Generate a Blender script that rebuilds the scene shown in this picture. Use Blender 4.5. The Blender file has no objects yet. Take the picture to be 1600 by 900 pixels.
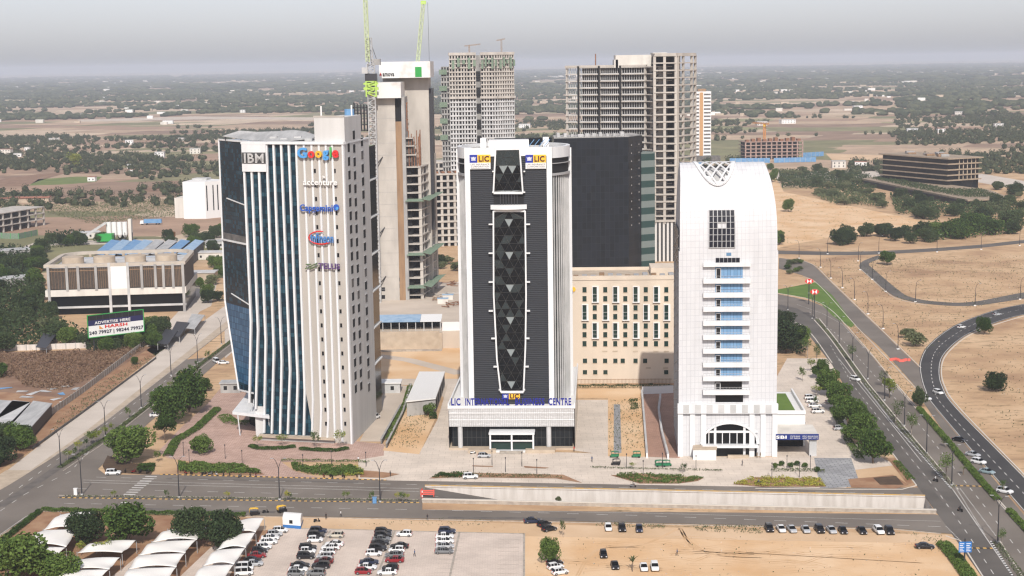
import bpy, bmesh, math, random
import numpy as np
from mathutils import Vector, Matrix, noise as mnoise
R = math.radians
random.seed(7)
rng = np.random.default_rng(7)
sc = bpy.context.scene
col = sc.collection

# ------------------------------------------------------------------ camera, sky, sun, exposure
FOC, CAMH, PITCH, ROLL = 2400.0, 115.0, R(8.35), R(0.85)
cam_d = bpy.data.cameras.new('camera'); cam = bpy.data.objects.new('camera', cam_d); col.objects.link(cam)
cam_d.sensor_width = 36.0; cam_d.lens = 36.0 * FOC / 1600.0
cam_d.clip_start = 1.0; cam_d.clip_end = 90000.0
cam.matrix_world = Matrix.Translation((0, 0, CAMH)) @ Matrix.Rotation(R(90) - PITCH, 4, 'X') @ Matrix.Rotation(-ROLL, 4, 'Z')
sc.camera = cam
SUN_EL, SUN_DX = R(40), 0.045            # sun behind the camera, a touch to the right
sun_from = Vector((SUN_DX, -1, 0)).normalized() * math.cos(SUN_EL) + Vector((0, 0, math.sin(SUN_EL)))
sl = bpy.data.lights.new('sun', 'SUN'); sl.energy = 4.0; sl.angle = R(0.5); sl.color = (1.0, 0.945, 0.875)
so = bpy.data.objects.new('sun', sl); col.objects.link(so)
so.rotation_euler = sun_from.to_track_quat('Z', 'Y').to_euler(); so.location = (0, -100, 300)
w = bpy.data.worlds.new('World'); sc.world = w; w.use_nodes = True
nt = w.node_tree; nt.nodes.clear()
sky = nt.nodes.new('ShaderNodeTexSky'); sky.sky_type = 'NISHITA'; sky.sun_disc = False
sky.sun_elevation = SUN_EL; sky.sun_rotation = math.atan2(sun_from.x, sun_from.y)
sky.air_density = 1.0; sky.dust_density = 1.15; sky.ozone_density = 4.0; sky.altitude = 100
bgn = nt.nodes.new('ShaderNodeBackground'); bgn.inputs['Strength'].default_value = 0.13
wo = nt.nodes.new('ShaderNodeOutputWorld')
hs = nt.nodes.new('ShaderNodeHueSaturation'); hs.inputs['Saturation'].default_value = .35
tn = nt.nodes.new('ShaderNodeMix'); tn.data_type = 'RGBA'; tn.blend_type = 'MULTIPLY'; tn.inputs[0].default_value = 1; tn.inputs[7].default_value = (.945, .925, .985, 1)
nt.links.new(sky.outputs[0], hs.inputs['Color']); nt.links.new(hs.outputs[0], tn.inputs[6]); nt.links.new(tn.outputs[2], bgn.inputs[0]); nt.links.new(bgn.outputs[0], wo.inputs[0])
sc.view_settings.view_transform = 'Standard'; sc.view_settings.look = 'None'
sc.view_settings.gamma = 1.0; sc.view_settings.exposure = 0.12; sc.view_settings.use_curve_mapping = False
sc.render.engine = 'CYCLES'
cy = sc.cycles
cy.use_denoising = True; cy.max_bounces = 5; cy.diffuse_bounces = 2; cy.glossy_bounces = 2
cy.transmission_bounces = 2; cy.volume_bounces = 1; cy.transparent_max_bounces = 6
cy.use_adaptive_sampling = True; cy.adaptive_threshold = 0.02
cy.caustics_reflective = False; cy.caustics_refractive = False
cy.pixel_filter_type = 'BLACKMAN_HARRIS'; cy.filter_width = 1.3

# ------------------------------------------------------------------ photo pixel (1600x900) -> world
def ray(px, py):
    x = (px - 800) / FOC; y = (450 - py) / FOC
    c, s = math.cos(-ROLL), math.sin(-ROLL)
    x, y = c * x - s * y, s * x + c * y
    a = R(90) - PITCH
    return Vector((x, y * math.cos(a) + math.sin(a), y * math.sin(a) - math.cos(a)))
def proj_y(v):
    a = R(90) - PITCH; q = Vector(v) - Vector((0, 0, CAMH)); y = q.y * math.cos(a) + q.z * math.sin(a); d = -(-q.y * math.sin(a) + q.z * math.cos(a))
    x = q.x / d; y = y / d; return 450 - FOC * (math.sin(ROLL) * x + math.cos(ROLL) * y)
def P(px, py, z=0.0):
    r = ray(px, py); t = (z - CAMH) / r.z
    return Vector((r.x * t, r.y * t, z))
def ZY(px, py, Y):
    r = ray(px, py); t = Y / r.y
    return Vector((r.x * t, Y, CAMH + r.z * t))

class Frame:                       # a vertical plane: origin a, u towards b, outward normal n
    def __init__(s, a, b, z0=0.0):
        s.o = Vector((a[0], a[1], 0)); d = Vector((b[0] - a[0], b[1] - a[1], 0)); s.w = d.length
        s.u = d.normalized(); s.n = Vector((s.u.y, -s.u.x, 0)); s.z0 = z0
    def p(s, u, z, d=0.0): return s.o + s.u * u + s.n * d + Vector((0, 0, z))
    def uz(s, px, py, d=0.0):
        r = ray(px, py); o = Vector((0, 0, CAMH)); q = s.o + s.n * d
        t = (q - o).dot(s.n) / r.dot(s.n); h = o + r * t
        return (h - s.o).dot(s.u), h.z

# ------------------------------------------------------------------ mesh builder
class MB:
    def __init__(s): s.v = []; s.f = []; s.m = []
    def face(s, pts, m=0):
        i = len(s.v); s.v += [tuple(p) for p in pts]; s.f.append(tuple(range(i, i + len(pts)))); s.m.append(m)
    def hexa(s, p, m=0):           # p: 8 points, 0-3 bottom loop, 4-7 top loop
        i = len(s.v); s.v += [tuple(q) for q in p]
        for f in ((0, 3, 2, 1), (4, 5, 6, 7), (0, 1, 5, 4), (1, 2, 6, 5), (2, 3, 7, 6), (3, 0, 4, 7)):
            s.f.append(tuple(i + k for k in f)); s.m.append(m)
    def box(s, x0, x1, y0, y1, z0, z1, m=0):
        s.hexa([(x0, y0, z0), (x1, y0, z0), (x1, y1, z0), (x0, y1, z0), (x0, y0, z1), (x1, y0, z1), (x1, y1, z1), (x0, y1, z1)], m)
    def fbox(s, fr, u0, u1, z0, z1, d0, d1, m=0):
        s.hexa([fr.p(u0, z0, d1), fr.p(u1, z0, d1), fr.p(u1, z0, d0), fr.p(u0, z0, d0),
                fr.p(u0, z1, d1), fr.p(u1, z1, d1), fr.p(u1, z1, d0), fr.p(u0, z1, d0)], m)
    def bar(s, a, b, wd, ht=None, m=0):   # straight bar of rectangular section
        a = Vector(a); b = Vector(b); ht = ht or wd; d = (b - a).normalized()
        up = Vector((0, 0, 1)) if abs(d.z) < .95 else Vector((0, 1, 0))
        x = d.cross(up).normalized() * wd / 2; y = x.cross(d).normalized() * ht / 2
        s.hexa([a - x - y, a + x - y, a + x + y, a - x + y, b - x - y, b + x - y, b + x + y, b - x + y], m)
    def prism(s, poly, z0, z1, m=0, mt=None, bottom=True):
        n = len(poly); i = len(s.v)
        s.v += [(p[0], p[1], z0) for p in poly] + [(p[0], p[1], z1) for p in poly]
        for k in range(n): s.f.append((i + k, i + (k + 1) % n, i + n + (k + 1) % n, i + n + k)); s.m.append(m)
        s.f.append(tuple(range(i + n, i + 2 * n))); s.m.append(m if mt is None else mt)
        if bottom: s.f.append(tuple(range(i + n - 1, i - 1, -1))); s.m.append(m)
    def tube(s, pts, rad, n=6, m=0, cap=True):
        pts = [Vector(p) for p in pts]
        if not isinstance(rad, (list, tuple)): rad = [rad] * len(pts)
        base = len(s.v)
        for k, p in enumerate(pts):
            d = (pts[min(k + 1, len(pts) - 1)] - pts[max(k - 1, 0)]).normalized()
            up = Vector((0, 0, 1)) if abs(d.z) < .9 else Vector((1, 0, 0))
            x = d.cross(up).normalized(); y = d.cross(x).normalized()
            for j in range(n):
                a = 2 * math.pi * j / n; s.v.append(tuple(p + (x * math.cos(a) + y * math.sin(a)) * rad[k]))
        for k in range(len(pts) - 1):
            for j in range(n):
                a = base + k * n + j; b = base + k * n + (j + 1) % n
                s.f.append((a, a + n, b + n, b)); s.m.append(m)
        if cap:
            s.f.append(tuple(base + j for j in range(n))); s.m.append(m)
            e = base + (len(pts) - 1) * n; s.f.append(tuple(e + n - 1 - j for j in range(n))); s.m.append(m)
    def cyl(s, c, r, z0, z1, n=16, m=0, r1=None):
        s.tube([(c[0], c[1], z0), (c[0], c[1], z1)], [r, r if r1 is None else r1], n, m)
    def weld(s):
        key = {}; nv = []; mp = []
        for v in s.v:
            k = (round(v[0], 3), round(v[1], 3), round(v[2], 3))
            if k not in key: key[k] = len(nv); nv.append(v)
            mp.append(key[k])
        s.v = nv; s.f = [tuple(mp[i] for i in f) for f in s.f]; return s
    def build(s, name, mats, parent=None, smooth=False, kind=None):
        if not isinstance(mats, (list, tuple)): mats = [mats]
        me = bpy.data.meshes.new(name)
        off = root_of(parent) if parent else None
        vs = [(v[0] - off[0], v[1] - off[1], v[2] - off[2]) for v in s.v] if off else s.v
        me.from_pydata(vs, [], s.f)
        for m in mats: me.materials.append(m)
        if len(mats) > 1: me.polygons.foreach_set('material_index', s.m)
        if smooth: me.polygons.foreach_set('use_smooth', [True] * len(s.f))
        me.update()
        o = bpy.data.objects.new(name, me); col.objects.link(o)
        if parent: o.parent = parent
        if kind: o['kind'] = kind
        return o
def root_of(o):
    x = y = z = 0.0
    while o:
        x += o.location.x; y += o.location.y; z += o.location.z; o = o.parent
    return (x, y, z)
def thing(name, label, cat, loc=(0, 0, 0), group=None):
    o = bpy.data.objects.new(name, None); col.objects.link(o); o.location = loc; o.empty_display_size = .5
    o['label'] = label; o['category'] = cat
    if group: o['group'] = group
    return o
def tag(o, label, cat, group=None):
    o['label'] = label; o['category'] = cat
    if group: o['group'] = group
    return o
KIDS = {}
def kids(o):
    if o.name not in KIDS: KIDS[o.name] = [c for c in col.objects if c.parent == o]
    return KIDS[o.name]
def copy_tree(o, loc=None, rz=0.0, scale=None, label=None, group=None, parent=None, mats=None):
    c = o.copy(); col.objects.link(c)
    if parent: c.parent = parent
    if loc is not None: c.location = loc; c.rotation_euler = (0, 0, rz)
    if scale is not None: c.scale = scale if isinstance(scale, (tuple, list)) else (scale,) * 3
    if label: c['label'] = label
    if group: c['group'] = group
    for k in kids(o): copy_tree(k, parent=c)
    return c
def drop(o):
    for k in kids(o): drop(k)
    bpy.data.objects.remove(o)

# ------------------------------------------------------------------ materials
MATS = {}
def mat(name, c, rough=.8, c2=None, scale=1.0, detail=6, bump=0.0, metal=0.0, spec=.3, wave=None, thr=(.35, .65), bscale=None, stretch=None):
    m = bpy.data.materials.new(name); m.use_nodes = True; n = m.node_tree.nodes; l = m.node_tree.links
    b = n['Principled BSDF']; b.inputs['Base Color'].default_value = (*c, 1); b.inputs['Roughness'].default_value = rough
    b.inputs['Metallic'].default_value = metal; b.inputs['Specular IOR Level'].default_value = spec
    if c2 or bump:
        g = n.new('ShaderNodeNewGeometry'); mp = n.new('ShaderNodeMapping')
        l.new(g.outputs['Position'], mp.inputs[0])
        if stretch: mp.inputs['Scale'].default_value = stretch
        t = n.new('ShaderNodeTexNoise'); t.inputs['Scale'].default_value = scale; t.inputs['Detail'].default_value = detail
        l.new(mp.outputs[0], t.inputs['Vector'])
        if c2:
            r = n.new('ShaderNodeValToRGB'); e = r.color_ramp.elements
            e[0].position = thr[0]; e[0].color = (*c, 1); e[1].position = thr[1]; e[1].color = (*c2, 1)
            l.new(t.outputs['Fac'], r.inputs[0]); l.new(r.outputs[0], b.inputs['Base Color'])
        if bump:
            t2 = n.new('ShaderNodeTexNoise'); t2.inputs['Scale'].default_value = bscale or scale * 3; t2.inputs['Detail'].default_value = 4
            l.new(g.outputs['Position'], t2.inputs['Vector'])
            bp = n.new('ShaderNodeBump'); bp.inputs['Strength'].default_value = bump; bp.inputs['Distance'].default_value = .3
            l.new(t2.outputs['Fac'], bp.inputs['Height']); l.new(bp.outputs[0], b.inputs['Normal'])
    MATS[name] = m
    return m
def nodes_of(m): return m.node_tree.nodes, m.node_tree.links, m.node_tree.nodes['Principled BSDF']

M = {}
M['white'] = mat('white_cladding', (.69, .69, .685), .5, (.57, .58, .59), .35, stretch=(1, 1, .12), thr=(.45, .8))
M['whitep'] = mat('white_paint', (.74, .73, .71), .5)
M['offwhite'] = mat('off_white_wall', (.66, .62, .56), .7, (.56, .53, .48), .3, stretch=(1, 1, .2))
M['beige'] = mat('beige_facade', (.44, .405, .36), .6, (.39, .36, .32), .25, stretch=(1, 1, .15))
M['greywall'] = mat('grey_side_wall', (.60, .59, .57), .7, (.53, .52, .50), .3, stretch=(1, 1, .1))
M['cream'] = mat('cream_render', (.66, .56, .45), .85, (.57, .485, .39), .12, stretch=(1, 1, .25), bump=.05)
M['conc'] = mat('bare_concrete', (.50, .46, .41), .9, (.36, .33, .295), .22, stretch=(1, 1, .35), thr=(.35, .75))
M['concg'] = mat('grey_concrete', (.40, .39, .37), .9, (.29, .28, .27), .25, stretch=(1, 1, .4))
M['concl'] = mat('pale_grey_concrete', (.55, .54, .53), .9, (.42, .42, .41), .2)
M['dark'] = mat('charcoal_cladding', (.03, .033, .038), .6, (.055, .058, .064), .3, stretch=(.4, 1, 2.5))
M['black'] = mat('black_cladding', (.007, .009, .012), .65, (.014, .017, .021), .15, spec=.08, stretch=(1, 1, .3))
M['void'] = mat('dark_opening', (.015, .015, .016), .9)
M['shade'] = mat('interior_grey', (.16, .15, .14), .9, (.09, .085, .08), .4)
M['rust'] = mat('rusty_formwork', (.27, .13, .07), .8, (.18, .08, .045), .8)
M['brown'] = mat('tan_plywood', (.33, .21, .12), .8, (.24, .15, .09), .5, stretch=(1, 1, .2))
M['steel'] = mat('painted_steel', (.42, .42, .42), .45, metal=.3)
M['dsteel'] = mat('dark_steel', (.05, .05, .055), .5, metal=.3)
M['lime'] = mat('lime_green_steel', (.42, .60, .12), .5)
M['limep'] = mat('pale_green_steel', (.52, .60, .34), .5)
M['craneo'] = mat('orange_steel', (.65, .28, .08), .5)
M['glassb'] = mat('blue_glass', (.01, .03, .045), .12, spec=.3)
M['glassd'] = mat('dark_glass', (.006, .010, .014), .12, spec=.25)
M['glassg'] = mat('green_glass', (.012, .035, .028), .12, spec=.4)
M['glassl'] = mat('sky_blue_glass', (.10, .22, .36), .12, spec=1.0)
M['glassk'] = mat('black_glass', (.005, .006, .007), .12, spec=.2)
M['solar'] = mat('solar_cells', (.010, .011, .018), .35, spec=.2)
M['net'] = mat('green_safety_net', (.22, .27, .20), .9, (.13, .2, .14), 1.5)
M['mesh'] = mat('brown_metal_mesh', (.045, .034, .027), .7, (.085, .066, .052), 1.2, stretch=(3, 3, 1))
M['bluesheet'] = mat('blue_sheeting', (.10, .24, .45), .5, (.17, .32, .50), .4)
M['roofgrey'] = mat('grey_roof_sheet', (.46, .455, .445), .85, (.34, .34, .335), .3, stretch=(2, .3, 1))
M['roofred'] = mat('faded_red_roof', (.34, .15, .10), .8, (.26, .12, .09), .5)
M['tan'] = mat('tan_terrace_concrete', (.50, .41, .31), .8, (.40, .32, .24), .3)
M['yellow'] = mat('yellow_paint', (.80, .47, .04), .5)
M['signblue'] = mat('sign_blue', (.02, .035, .28), .4)
M['textblue'] = mat('letter_blue', (.015, .02, .22), .4)
M['red'] = mat('red_paint', (.62, .03, .02), .4)
M['green'] = mat('green_paint', (.03, .30, .06), .5)
M['wred'] = mat('faded_red_plastic', (.70, .12, .09), .6)
M['asphalt'] = mat('old_asphalt', (.15, .128, .108), .9, (.21, .182, .155), .05, detail=8, thr=(.35, .7))
M['asphaltn'] = mat('new_asphalt', (.045, .043, .043), .85, (.065, .062, .06), .06, detail=8)
M['asphaltm'] = mat('mid_asphalt', (.095, .085, .076), .88, (.14, .125, .11), .05, detail=8)
M['concrete_pave'] = mat('concrete_paving', (.56, .475, .39), .9, (.47, .395, .32), .07, detail=8)
M['path_pave'] = mat('pale_path_paving', (.58, .51, .44), .9, (.50, .435, .37), .08, detail=7)
M['sand'] = mat('sandy_soil', (.54, .365, .215), .95, (.64, .46, .30), .045, detail=9, bump=.25, bscale=.6)
M['sand2'] = mat('orange_sand', (.60, .375, .195), .95, (.70, .50, .315), .05, detail=11, bump=.3, bscale=.7)
M['earth'] = mat('brown_earth', (.26, .135, .075), .95, (.36, .22, .13), .2, detail=8, bump=.3)
M['darkearth'] = mat('dark_soil', (.07, .045, .03), .95, (.10, .065, .04), .4)
M['drysc'] = mat('dry_brush', (.20, .115, .075), .95, (.28, .18, .12), .12, detail=8, bump=.3)
M['grass'] = mat('lawn', (.085, .15, .025), .95, (.12, .19, .035), .15)
M['kerb'] = mat('pale_kerb', (.58, .53, .46), .8)
M['kerbw'] = mat('weathered_kerb', (.42, .37, .31), .85, (.30, .26, .22), .8)
M['line'] = mat('road_paint', (.62, .60, .56), .8, (.45, .43, .40), .6)
M['rock'] = mat('dark_wet_gravel', (.05, .045, .04), .9)
def striped(name, ca, cb, period, direction):
    m = mat(name, ca, .8); n, l, b = nodes_of(m)
    g = n.new('ShaderNodeNewGeometry'); d = n.new('ShaderNodeVectorMath'); d.operation = 'DOT_PRODUCT'
    d.inputs[1].default_value = (direction[0] / period, direction[1] / period, direction[2] / period)
    f = n.new('ShaderNodeMath'); f.operation = 'FRACT'; c = n.new('ShaderNodeMath'); c.operation = 'GREATER_THAN'; c.inputs[1].default_value = .5
    mx = n.new('ShaderNodeMix'); mx.data_type = 'RGBA'; mx.inputs[6].default_value = (*ca, 1); mx.inputs[7].default_value = (*cb, 1)
    l.new(g.outputs['Position'], d.inputs[0]); l.new(d.outputs['Value'], f.inputs[0]); l.new(f.outputs[0], c.inputs[0])
    l.new(c.outputs[0], mx.inputs[0]); l.new(mx.outputs[2], b.inputs['Base Color'])
    return m
M['kerb_yk'] = striped('yellow_black_kerb', (.60, .36, .10), (.05, .045, .04), 1.6, (1, -.1, 0))
M['kerb_wk'] = striped('white_black_kerb', (.65, .63, .6), (.04, .04, .04), 1.6, (0, 1, 0))
def brickmat(name, c1, c2, cm, sc_, mort=.02, bw=.5, rh=.25, rot=0):
    m = mat(name, c1, .9); n, l, b = nodes_of(m)
    g = n.new('ShaderNodeNewGeometry'); mp = n.new('ShaderNodeMapping'); mp.inputs['Rotation'].default_value = (0, 0, rot)
    br = n.new('ShaderNodeTexBrick'); br.inputs['Color1'].default_value = (*c1, 1); br.inputs['Color2'].default_value = (*c2, 1)
    br.inputs['Mortar'].default_value = (*cm, 1); br.inputs['Scale'].default_value = sc_; br.inputs['Mortar Size'].default_value = mort
    br.inputs['Brick Width'].default_value = bw; br.inputs['Row Height'].default_value = rh
    no = n.new('ShaderNodeTexNoise'); no.inputs['Scale'].default_value = .12; no.inputs['Detail'].default_value = 6
    mx = n.new('ShaderNodeMix'); mx.data_type = 'RGBA'; mx.blend_type = 'MULTIPLY'; mx.inputs[0].default_value = .45
    l.new(g.outputs['Position'], mp.inputs[0]); l.new(mp.outputs[0], br.inputs['Vector']); l.new(g.outputs['Position'], no.inputs['Vector'])
    l.new(br.outputs['Color'], mx.inputs[6]); l.new(no.outputs['Fac'], mx.inputs[7]); l.new(mx.outputs[2], b.inputs['Base Color'])
    return m
M['brick_pave'] = brickmat('pink_block_paving', (.66, .46, .38), (.54, .36, .29), (.40, .27, .21), .42, .03, .6, .35)
M['slab_pave'] = brickmat('forecourt_slabs', (.80, .69, .58), (.76, .655, .55), (.60, .50, .41), .16, .010, .6, .4)
M['lot_pave'] = brickmat('parking_pavers', (.78, .66, .56), (.72, .60, .51), (.60, .49, .41), .5, .02, .6, .3)
M['redbrick'] = brickmat('red_brick_drive', (.56, .34, .25), (.46, .27, .20), (.32, .2, .15), .5, .03, .6, .3)
M['greystone'] = brickmat('grey_stone_strips', (.48, .48, .48), (.34, .34, .35), (.2, .2, .2), .35, .04, .9, .35)
M['weave'] = brickmat('woven_metal_screen', (.72, .71, .70), (.62, .61, .60), (.33, .33, .33), 1.6, .05, .5, .35)
def foliage(name, c1, c2, c3):
    m = mat(name, c1, .75, spec=.15); n, l, b = nodes_of(m)
    g = n.new('ShaderNodeNewGeometry'); t = n.new('ShaderNodeTexNoise'); t.inputs['Scale'].default_value = .55; t.inputs['Detail'].default_value = 3
    oi = n.new('ShaderNodeObjectInfo'); ad = n.new('ShaderNodeMath'); ad.operation = 'MULTIPLY_ADD'; ad.inputs[1].default_value = .62; ad.inputs[2].default_value = -.31
    ad2 = n.new('ShaderNodeMath'); ad2.operation = 'ADD'
    rp = n.new('ShaderNodeMath'); rp.operation = 'MULTIPLY_ADD'; rp.inputs[1].default_value = .4; rp.inputs[2].default_value = -.2
    ad3 = n.new('ShaderNodeMath'); ad3.operation = 'ADD'
    r = n.new('ShaderNodeValToRGB'); e = r.color_ramp.elements; e[0].position = .2; e[0].color = (*c1, 1); e[1].position = .85; e[1].color = (*c3, 1)
    q = r.color_ramp.elements.new(.5); q.color = (*c2, 1)
    l.new(g.outputs['Position'], t.inputs['Vector']); l.new(oi.outputs['Random'], ad.inputs[0]); l.new(t.outputs['Fac'], ad2.inputs[0])
    l.new(ad.outputs[0], ad2.inputs[1]); l.new(g.outputs['Random Per Island'], rp.inputs[0]); l.new(rp.outputs[0], ad3.inputs[0]); l.new(ad2.outputs[0], ad3.inputs[1])
    l.new(ad3.outputs[0], r.inputs[0]); l.new(r.outputs[0], b.inputs['Base Color'])
    return m
M['leaf'] = foliage('green_foliage', (.026, .052, .012), (.058, .10, .020), (.105, .155, .034))
M['leafd'] = foliage('dark_foliage', (.020, .034, .014), (.036, .058, .022), (.062, .088, .034))
M['leafs'] = foliage('scrub_foliage', (.055, .075, .03), (.09, .11, .05), (.14, .15, .075))
M['leafy'] = foliage('yellow_green_foliage', (.09, .13, .02), (.19, .22, .04), (.34, .30, .05))
M['leafb'] = foliage('brown_foliage', (.10, .06, .035), (.18, .11, .07), (.24, .17, .11))
M['bark'] = mat('bark', (.14, .10, .075), .9, (.18, .14, .10), 2.0)
M['barkp'] = mat('pale_bark', (.34, .29, .24), .9)

GR = M['sand']
# ------------------------------------------------------------------ ground sheet with the underpass cut out
def ground_material():
    m = mat('plain_soil', (.4, .28, .18), .95); n, l, b = nodes_of(m)
    g = n.new('ShaderNodeNewGeometry')
    wob = n.new('ShaderNodeTexNoise'); wob.inputs['Scale'].default_value = .004; wob.inputs['Detail'].default_value = 3
    mw = n.new('ShaderNodeMix'); mw.data_type = 'VECTOR'; mw.factor_mode = 'UNIFORM'; mw.inputs[0].default_value = .0
    sca = n.new('ShaderNodeVectorMath'); sca.operation = 'MULTIPLY_ADD'; sca.inputs[1].default_value = (90, 90, 0)
    l.new(g.outputs['Position'], wob.inputs['Vector']); l.new(wob.outputs['Color'], sca.inputs[0]); l.new(g.outputs['Position'], sca.inputs[2])
    mp = n.new('ShaderNodeMapping'); mp.inputs['Rotation'].default_value = (0, 0, .25); mp.inputs['Scale'].default_value = (1 / 190, 1 / 120, 1)
    l.new(sca.outputs[0], mp.inputs[0])
    vo = n.new('ShaderNodeTexVoronoi'); vo.distance = 'CHEBYCHEV'; vo.inputs['Scale'].default_value = 1; vo.inputs['Randomness'].default_value = .75
    l.new(mp.outputs[0], vo.inputs['Vector'])
    sp = n.new('ShaderNodeSeparateColor'); l.new(vo.outputs['Color'], sp.inputs[0])
    r = n.new('ShaderNodeValToRGB'); r.color_ramp.interpolation = 'CONSTANT'; e = r.color_ramp.elements
    cols = [(0, (.46, .335, .225)), (.14, (.34, .225, .155)), (.30, (.54, .42, .30)), (.42, (.27, .18, .125)), (.54, (.22, .20, .105)), (.64, (.42, .30, .205)), (.76, (.26, .25, .12)), (.82, (.50, .385, .275)), (.92, (.19, .18, .09))]
    e[0].position = 0; e[0].color = (*cols[0][1], 1); e[1].position = cols[1][0]; e[1].color = (*cols[1][1], 1)
    for p, c in cols[2:]:
        q = e.new(p); q.color = (*c, 1)
    l.new(sp.outputs[0], r.inputs[0])
    # dusty noise over the fields
    no = n.new('ShaderNodeTexNoise'); no.inputs['Scale'].default_value = .02; no.inputs['Detail'].default_value = 9; no.inputs['Roughness'].default_value = .65
    l.new(g.outputs['Position'], no.inputs['Vector'])
    mr = n.new('ShaderNodeMapRange'); mr.inputs[1].default_value = .3; mr.inputs[2].default_value = .7; mr.inputs[3].default_value = .72; mr.inputs[4].default_value = 1.25
    l.new(no.outputs['Fac'], mr.inputs[0])
    mul = n.new('ShaderNodeVectorMath'); mul.operation = 'SCALE'; l.new(r.outputs['Color'], mul.inputs[0]); l.new(mr.outputs[0], mul.inputs['Scale'])
    # near soil: orange sand with dry tufts
    n2 = n.new('ShaderNodeTexNoise'); n2.inputs['Scale'].default_value = .03; n2.inputs['Detail'].default_value = 10; n2.inputs['Roughness'].default_value = .6
    l.new(g.outputs['Position'], n2.inputs['Vector'])
    r2 = n.new('ShaderNodeValToRGB'); e = r2.color_ramp.elements; e[0].position = .32; e[0].color = (.33, .20, .115, 1); e[1].position = .68; e[1].color = (.60, .42, .26, 1)
    q = e.new(.5); q.color = (.50, .33, .19, 1)
    l.new(n2.outputs['Fac'], r2.inputs[0])
    n3 = n.new('ShaderNodeTexNoise'); n3.inputs['Scale'].default_value = .35; n3.inputs['Detail'].default_value = 6; n3.inputs['Roughness'].default_value = .7
    mp3 = n.new('ShaderNodeMapping'); mp3.inputs['Scale'].default_value = (.35, 1, 1); l.new(g.outputs['Position'], mp3.inputs[0]); l.new(mp3.outputs[0], n3.inputs['Vector'])
    m3 = n.new('ShaderNodeMapRange'); m3.inputs[1].default_value = .52; m3.inputs[2].default_value = .66; l.new(n3.outputs['Fac'], m3.inputs[0])
    n4 = n.new('ShaderNodeTexNoise'); n4.inputs['Scale'].default_value = .015; n4.inputs['Detail'].default_value = 2; l.new(g.outputs['Position'], n4.inputs['Vector'])
    m4 = n.new('ShaderNodeMapRange'); m4.inputs[1].default_value = .40; m4.inputs[2].default_value = .58; l.new(n4.outputs['Fac'], m4.inputs[0])
    mm = n.new('ShaderNodeMath'); mm.operation = 'MULTIPLY'; l.new(m3.outputs[0], mm.inputs[0]); l.new(m4.outputs[0], mm.inputs[1])
    mx3 = n.new('ShaderNodeMix'); mx3.data_type = 'RGBA'; mx3.inputs[7].default_value = (.17, .125, .06, 1)
    l.new(mm.outputs[0], mx3.inputs[0]); l.new(r2.outputs[0], mx3.inputs[6])
    # near -> far by distance
    sx = n.new('ShaderNodeSeparateXYZ'); l.new(g.outputs['Position'], sx.inputs[0])
    ad = n.new('ShaderNodeMath'); ad.operation = 'MULTIPLY_ADD'; ad.inputs[1].default_value = -1.1; l.new(sx.outputs['X'], ad.inputs[0]); l.new(sx.outputs['Y'], ad.inputs[2])
    f = n.new('ShaderNodeMapRange'); f.inputs[1].default_value = 1080; f.inputs[2].default_value = 1130; l.new(ad.outputs[0], f.inputs[0])
    mx = n.new('ShaderNodeMix'); mx.data_type = 'RGBA'
    l.new(f.outputs[0], mx.inputs[0]); l.new(mx3.outputs[2], mx.inputs[6]); l.new(mul.outputs[0], mx.inputs[7])
    l.new(mx.outputs[2], b.inputs['Base Color'])
    bp = n.new('ShaderNodeBump'); bp.inputs['Strength'].default_value = .35; bp.inputs['Distance'].default_value = .4
    l.new(n3.outputs['Fac'], bp.inputs['Height']); l.new(bp.outputs[0], b.inputs['Normal'])
    return m
TA, TB, TC, TD = P(664, 761.5), P(1446, 777.5), P(1462, 801.5), P(660, 784.5)
S = 45000
g = MB()
gm = ground_material()
oc = [Vector((-S, S, 0)), Vector((S, S, 0)), Vector((S, -2000, 0)), Vector((-S, -2000, 0))]
inn = [TA, TB, TC, TD]
for k in range(4):
    g.face([inn[k], inn[(k + 1) % 4], oc[(k + 1) % 4], oc[k]][::-1])
g.build('ground', gm, kind='structure')

def sheet(name, px, z, m, kind='structure', world=False):
    b = MB(); pts = [Vector((p[0], p[1], z)) if world else P(p[0], p[1]) + Vector((0, 0, z)) for p in px]
    a = sum(pts[i].x * pts[(i + 1) % len(pts)].y - pts[(i + 1) % len(pts)].x * pts[i].y for i in range(len(pts)))
    if a < 0: pts.reverse()
    b.face(pts); o = b.build(name, m)
    bm = bmesh.new(); bm.from_mesh(o.data); bmesh.ops.triangulate(bm, faces=bm.faces); bm.to_mesh(o.data); bm.free()
    if kind: o['kind'] = kind
    return o
def smooth_px(px, n=6):            # Catmull-Rom through pixel points
    out = []
    for i in range(len(px) - 1):
        p0 = px[max(i - 1, 0)]; p1 = px[i]; p2 = px[i + 1]; p3 = px[min(i + 2, len(px) - 1)]
        for k in range(n):
            t = k / n
            out.append(tuple(.5 * (2 * p1[j] + (p2[j] - p0[j]) * t + (2 * p0[j] - 5 * p1[j] + 4 * p2[j] - p3[j]) * t * t + (3 * p1[j] - p0[j] - 3 * p2[j] + p3[j]) * t ** 3) for j in (0, 1)))
    out.append(px[-1]); return out
def wpts(px): return [P(*p) for p in px]
def strip(b, pts, wd, z0, z1=None, m=0):     # flat (z1 None) or raised ribbon along world points
    L, Rr = [], []
    for i, p in enumerate(pts):
        d = (pts[min(i + 1, len(pts) - 1)] - pts[max(i - 1, 0)]); d.z = 0; d.normalize(); s = Vector((-d.y, d.x, 0)) * wd / 2
        L.append(p + s); Rr.append(p - s)
    for i in range(len(pts) - 1):
        q = [Rr[i], Rr[i + 1], L[i + 1], L[i]]
        if z1 is None: b.face([(v.x, v.y, z0) for v in q], m)
        else: b.hexa([(v.x, v.y, z0) for v in q] + [(v.x, v.y, z1) for v in q], m)
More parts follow.
